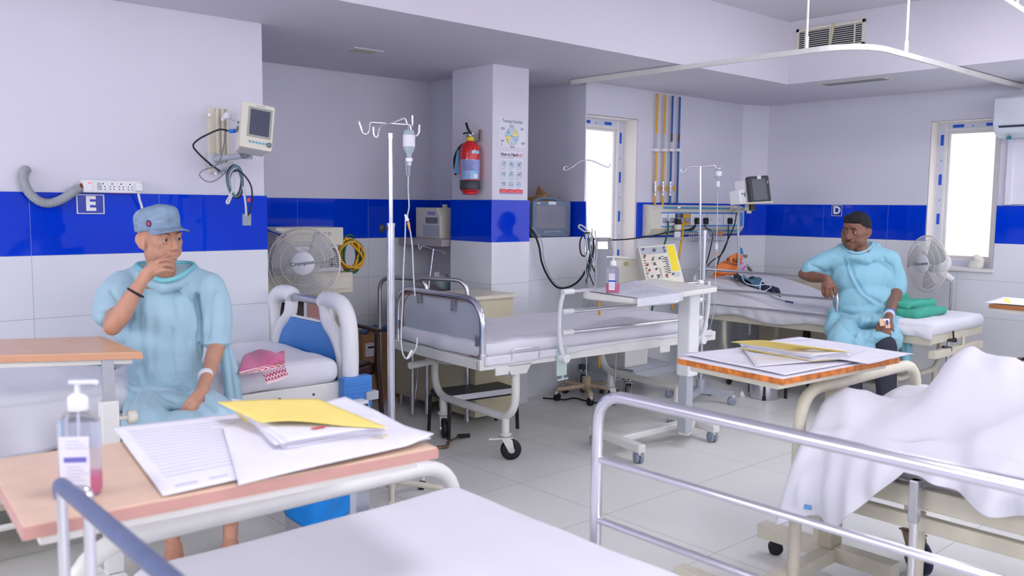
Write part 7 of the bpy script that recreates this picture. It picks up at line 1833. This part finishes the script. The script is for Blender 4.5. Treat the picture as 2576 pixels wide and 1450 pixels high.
hand(b, (2080, 703, 6.27), [(2072, 722, qk), (2080, 724, qk-.02), (2089, 723, qk-.02), (2097, 719, qk)],
     [[(2070, 733, qk), (2072, 742, qk+.01), (2076, 746, qk+.02)], [(2079, 736, qk-.02), (2081, 745, qk-.01), (2083, 749, qk+.0)], [(2089, 735, qk-.02), (2091, 744, qk-.01), (2093, 748, qk)], [(2098, 730, qk), (2101, 738, qk), (2103, 742, qk+.01)]],
     [(2086, 706, 6.26), (2096, 716, 6.25), (2103, 728, 6.25), (2105, 736, 6.26)], .0175, .0108)
TU(b, [(2080, 703, 6.27, .030), (2084, 712, 6.25, .028)])
TU(b, [(2238, 662, 6.44, .055), (2256, 710, 6.44, .050), (2252, 745, 6.38, .046)])
TU(b, [(2252, 742, 6.38, .046), (2246, 765, 6.24, .041), (2238, 790, 6.08, .031), (2236, 797, 6.04, .029)])
hand(b, (2235, 799, 6.03), [(2214, 818, 5.98), (2224, 824, 5.96), (2233, 826, 5.96), (2243, 823, 5.98)],
     [[(2221, 836, 5.95), (2221, 846, 5.95)][::1], [(2230, 838, 5.94), (2231, 850, 5.94)], [(2238, 838, 5.94), (2240, 849, 5.94)], [(2247, 834, 5.96), (2250, 843, 5.96)]],
     [(2226, 804, 6.01), (2215, 814, 5.98), (2208, 824, 5.97), (2208, 832, 5.97)], .0175, .0110)
TU(b, [(2235, 799, 6.03, .030), (2231, 812, 5.99, .028)])
body = organic(b, .0044, 3, face_fn(MD)); obj('body', body, SKD, t)
eyes(t, MD, R_(-14), R_(-2))
HAIR = mat('black_hair', (26, 26, 32), .75, var=.35, scale=120, bump=.8, bscale=260)
b = MB(); e = lambda c, r: b.ell(c, r, MD)
e((0, .050, -.020), (.082, .082, .096)); e((0, .078, .026), (.070, .044, .062)); e((0, .03, -.05), (.079, .085, .066))
def hairfn(co, no):
    Mi = np.array(MD.inverted()); L = co@Mi[:3, :3].T+Mi[:3, 3]
    # keep clear of the face: pull back whatever lies in front of the hairline
    R3 = np.array(MD.to_3x3()); zd = R3[:, 2]/np.linalg.norm(R3[:, 2]); yd = R3[:, 1]/np.linalg.norm(R3[:, 1])
    low = np.clip((.050-L[:, 1]+.25*np.abs(L[:, 0])*0+.008*np.sin(L[:, 0]*160))/.015, 0, 1)*np.clip((L[:, 2]-.005)/.02, 0, 1)
    nz = np.array([NZ.noise(V((c[0]*70, c[1]*70, c[2]*70))) for c in co])
    return no*(nz*.004)[:, None]-zd*(low*np.clip(L[:, 2]-.0, 0, .1)*.9)[:, None]
hb = organic(b, .005, 2, hairfn); obj('hair', hb, HAIR, t)
for s in (-1, 1):
    b = MB(); b.tube([MD @ V(p) for p in catmull([(s*.012, .0240, .0895), (s*.030, .0290, .0868), (s*.047, .0225, .0755)], 4)], [.0035]*9, 6)
    obj('eyebrow', b, HAIR, t)
b = MB()
for s in (-1, 1): b.tube([MD @ V(p) for p in catmull([(s*.001, -.0540, .0900), (s*.014, -.0550, .0885), (s*.026, -.0610, .080)], 4)], [.0038, .0038, .0038, .0036, .0034, .003, .0026, .002, .0015], 6)
obj('moustache', b, HAIR, t)
# gown
b = MB()
TU(b, [(2092, 654, 6.45, .080), (2130, 645, 6.44, .085), (2200, 647, 6.44, .085), (2236, 658, 6.45, .082)])
for (x, y, q) in ((2120, 624, 6.46), (2128, 636, 6.39), (2142, 645, 6.365), (2158, 648, 6.355), (2174, 645, 6.36), (2186, 638, 6.39), (2194, 630, 6.43), (2200, 622, 6.47), (2190, 650, 6.38), (2176, 656, 6.36), (2200, 640, 6.42), (2180, 618, 6.53), (2150, 618, 6.53)): EU(b, x, y, q, .048, .036, .048)
EU(b, 2165, 705, 6.46, .235, .165, .15); EU(b, 2176, 760, 6.43, .235, .14, .175); EU(b, 2180, 790, 6.40, .245, .10, .19)
TU(b, [(2086, 655, 6.45, .078), (2060, 664, 6.45, .070), (2034, 680, 6.46, .062)]); EU(b, 2075, 690, 6.50, .06, .05, .05)
TU(b, [(2238, 662, 6.45, .080), (2252, 700, 6.45, .076), (2254, 728, 6.43, .072)])
EU(b, 2190, 830, 6.34, .28, .075, .22); TU(b, [(2140, 820, 6.35, .10), (2120, 850, 6.05, .095)]); TU(b, [(2225, 820, 6.32, .10), (2240, 852, 6.02, .092)]); EU(b, 2180, 850, 6.08, .20, .055, .14)
TU(b, [(2112, 856, 6.02, .085), (2110, 905, 6.02, .085)]); EU(b, 2150, 872, 6.02, .17, .10, .075); EU(b, 2205, 845, 6.02, .13, .045, .09); EU(b, 2200, 808, 6.20, .22, .06, .16); TU(b, [(2272, 850, 6.15, .055), (2278, 890, 6.12, .045), (2276, 922, 6.10, .035)])
TU(b, [(2120, 925, 6.05, .045), (2150, 945, 6.05, .025)]); TU(b, [(2098, 790, 6.40, .05), (2092, 830, 6.30, .06)])
cre = [([(2130, 650), (2138, 690), (2160, 735), (2200, 768), (2225, 775)], 4, .014), ([(2140, 665), (2150, 700), (2175, 740), (2215, 762)], 3.5, -.014), ([(2225, 650), (2230, 700), (2226, 750)], 4, -.009), ([(2095, 655), (2085, 690), (2085, 715)], 4, -.008),
       ([(2105, 780), (2140, 790), (2180, 792), (2215, 785)], 5, -.024), ([(2100, 800), (2120, 820), (2150, 850)], 5, -.014), ([(2170, 800), (2165, 830), (2150, 860)], 6, .016), ([(2190, 800), (2188, 840), (2180, 870)], 5, -.014), ([(2205, 850), (2230, 845), (2255, 852)], 4, .012),
       ([(2040, 668), (2060, 676), (2080, 690)], 4, -.010), ([(2230, 660), (2245, 670), (2250, 690)], 3, -.010), ([(2270, 830), (2276, 880)], 4, -.012), ([(2150, 700), (2120, 740), (2110, 770)], 7, .008), ([(2160, 770), (2200, 745), (2220, 740)], 7, .008)]
gown = organic(b, .0065, 14, folds(cre, .006, 7)); obj('hospital_gown', gown, mat('sky_blue_hospital_gown', (140, 192, 210), .85, var=.03, scale=9, bump=.12, bscale=220, sheen=.15), t)
b = MB(); nl = catmull([U(x, y, q) for x, y, q in ((2120, 614, 6.44), (2126, 625, 6.37), (2140, 634, 6.33), (2156, 637, 6.32), (2174, 633, 6.33), (2187, 624, 6.37), (2197, 613, 6.45), (2180, 609, 6.52), (2150, 609, 6.53), (2130, 610, 6.5))], 6, closed=True)
b.tube(nl, .010, 10, closed=True, flat=.8); obj('neck_binding', b, MATS['sky_blue_hospital_gown'], t)
TR = mat('charcoal_trousers', (52, 54, 68), .85, var=.08)
for kx, kq in ((2226, 5.99), (2140, 6.10)):
    b = MB(); TU(b, [(kx, 862, kq, .080), (kx+2, 930, kq, .074), (kx+5, 1005, kq+.02, .066), (kx+6, 1044, kq+.02, .058)]); TU(b, [(kx, 862, kq, .08), (kx-5, 845, 6.25, .085)])
    g = organic(b, .009, 3, None); obj('trouser_leg', g, TR, t)
    f0 = U(kx+6, 1044, kq+.02); b = MB(); b.ell((f0.x-.06, f0.y-.05, .04), (.13, .05, .038), MX.Translation((0, 0, 0))); b.ell((f0.x, f0.y, .05), (.055, .055, .05)); g = organic(b, .008, 2, None); obj('shoe', g, BLACK, t)
b = MB(); c0_ = U(2237, 793, 6.06); ax_ = (U(2236, 797, 6.04)-U(2246, 765, 6.24)).normalized(); fm = frame(c0_, ax_.orthogonal(), ax_)
b.lathe([(.036, -.012), (.037, -.011), (.037, .012), (.036, .013)], fm, 28); obj('wristband', b, mat('clear_white_band', (214, 222, 232), .4), t)
b = MB(); b.lathe([(.0375, -.030), (.0385, -.029), (.0375, -.012), (.0365, -.011)], fm, 28); obj('blue_wristband', b, mat('bright_blue_band', (60, 130, 226), .4), t)
TP = mat('skin_tone_tape', (226, 190, 156), .7, var=.03)
for (x0, y0, x1, y1) in ((2216, 806, 2221, 818), (2231, 812, 2234, 824)):
    b = MB(); p = U((x0+x1)/2, (y0+y1)/2, 5.945); b.box((0, 0, 0), (.034, .050, .012), M=frame(p, CR, (-_f+V((0, 0, .35))).normalized())); obj('dressing_tape', b, TP, t, bevel=.005)
b = MB(); b.box((0, 0, 0), (.055, .022, .010), M=frame(U(2228, 806, 5.96), CR, (-_f+V((0, 0, .5))).normalized())); obj('dressing_pad', b, PAPER, t, bevel=.004)
b = MB(); b.tube([U(2231, 806, 5.935), U(2233, 818, 5.93)], .0055); obj('cannula', b, mat('blue_cannula', (30, 60, 200), .4), t)
# ---------------------------------------------------------------- the sitter whose dark outline is mirrored in the blue column tile
px0, py0 = 6.80, 1.70
ch = dup(CHAIR, (0, 0, 0), 0, 'dark brown plastic armchair of the sitter mirrored in the blue column tile')
fwd = V((-.80, -.60, 0)).normalized()
ch.matrix_basis = MX.Translation((px0, py0, 0)) @ MX.Rotation(atan2(fwd.y, fwd.x)+pi/2, 4, "Z")
t = thing('person', 'seated person out of direct view, mirrored as a dark outline in the blue column tile', 'person', (px0, py0, 0))
sd = V((-fwd.y, fwd.x, 0))
def W_(f, s, z): return V((px0, py0, 0))+fwd*f+sd*s+V((0, 0, z))
def TW(b, pts, n=14):
    P = catmull([W_(*p[:3]) for p in pts], 4); R = []
    for i in range(len(pts)-1): R += [pts[i][3]+(pts[i+1][3]-pts[i][3])*k/4 for k in range(4)]
    R.append(pts[-1][3]); b.tube(P, R, n); b.ell(P[0], R[0], nu=12, nv=8); b.ell(P[-1], R[-1], nu=12, nv=8)
c_ = W_(.02, 0, 1.265); MH = MX(((-sd.x, 0, fwd.x, c_.x), (-sd.y, 0, fwd.y, c_.y), (0, 1, 0, c_.z), (0, 0, 0, 1)))
b = MB(); head(b, MH, 1.0); b.tube([MH @ V((0, -.05, -.025)), W_(0, 0, 1.08)], [.055, .062], 14)
TW(b, [(0, -.16, 1.02, .05), (0, .16, 1.02, .05)]); TW(b, [(0, 0, 1.0, .12), (-.01, 0, .75, .12), (-.02, 0, .55, .13)])
for s in (-1, 1):
    TW(b, [(0, s*.19, 1.02, .05), (.02, s*.24, .85, .043), (.06, s*.25, .70, .038)]); TW(b, [(.06, s*.25, .70, .038), (.18, s*.19, .62, .032), (.27, s*.13, .57, .025)])
    h = W_(.27, s*.13, .57)
    for k in range(4): p = h+sd*(k-1.5)*.019; b.tube([h, p+fwd*.07+V((0, 0, -.01)), p+fwd*.11+V((0, 0, -.03)), p+fwd*.125+V((0, 0, -.05))], [.015, .0125, .009, .008], 8)
    b.tube([h, h-sd*s*.03+fwd*.04, h-sd*s*.045+fwd*.08], [.015, .011, .009], 8)
    TW(b, [(0, s*.10, .52, .085), (.40, s*.13, .49, .062)]); TW(b, [(.40, s*.13, .49, .058), (.42, s*.13, .28, .05), (.40, s*.13, .09, .035)]); TW(b, [(.38, s*.13, .05, .035), (.52, s*.14, .03, .028)])
bd = organic(b, .0055, 3, face_fn(MH)); obj('body', bd, SKD, t)
eyes(t, MH, 0)
b = MB(); b.ell((0, .052, -.02), (.079, .080, .094), MH); b.ell((0, .03, -.05), (.077, .085, .064), MH); obj('hair', organic(b, .006, 2), HAIR, t)
b = MB(); TW(b, [(0, -.17, 1.03, .07), (0, .17, 1.03, .07)]); TW(b, [(0, 0, .98, .17), (0, 0, .75, .16), (0, 0, .58, .18)])
for s in (-1, 1): TW(b, [(0, s*.19, 1.02, .07), (.02, s*.24, .86, .065), (.05, s*.25, .78, .06)]); TW(b, [(0, s*.10, .55, .11), (.38, s*.12, .52, .085), (.42, s*.12, .38, .075)])
obj('hospital_gown', organic(b, .009, 8, None), GOWN, t)
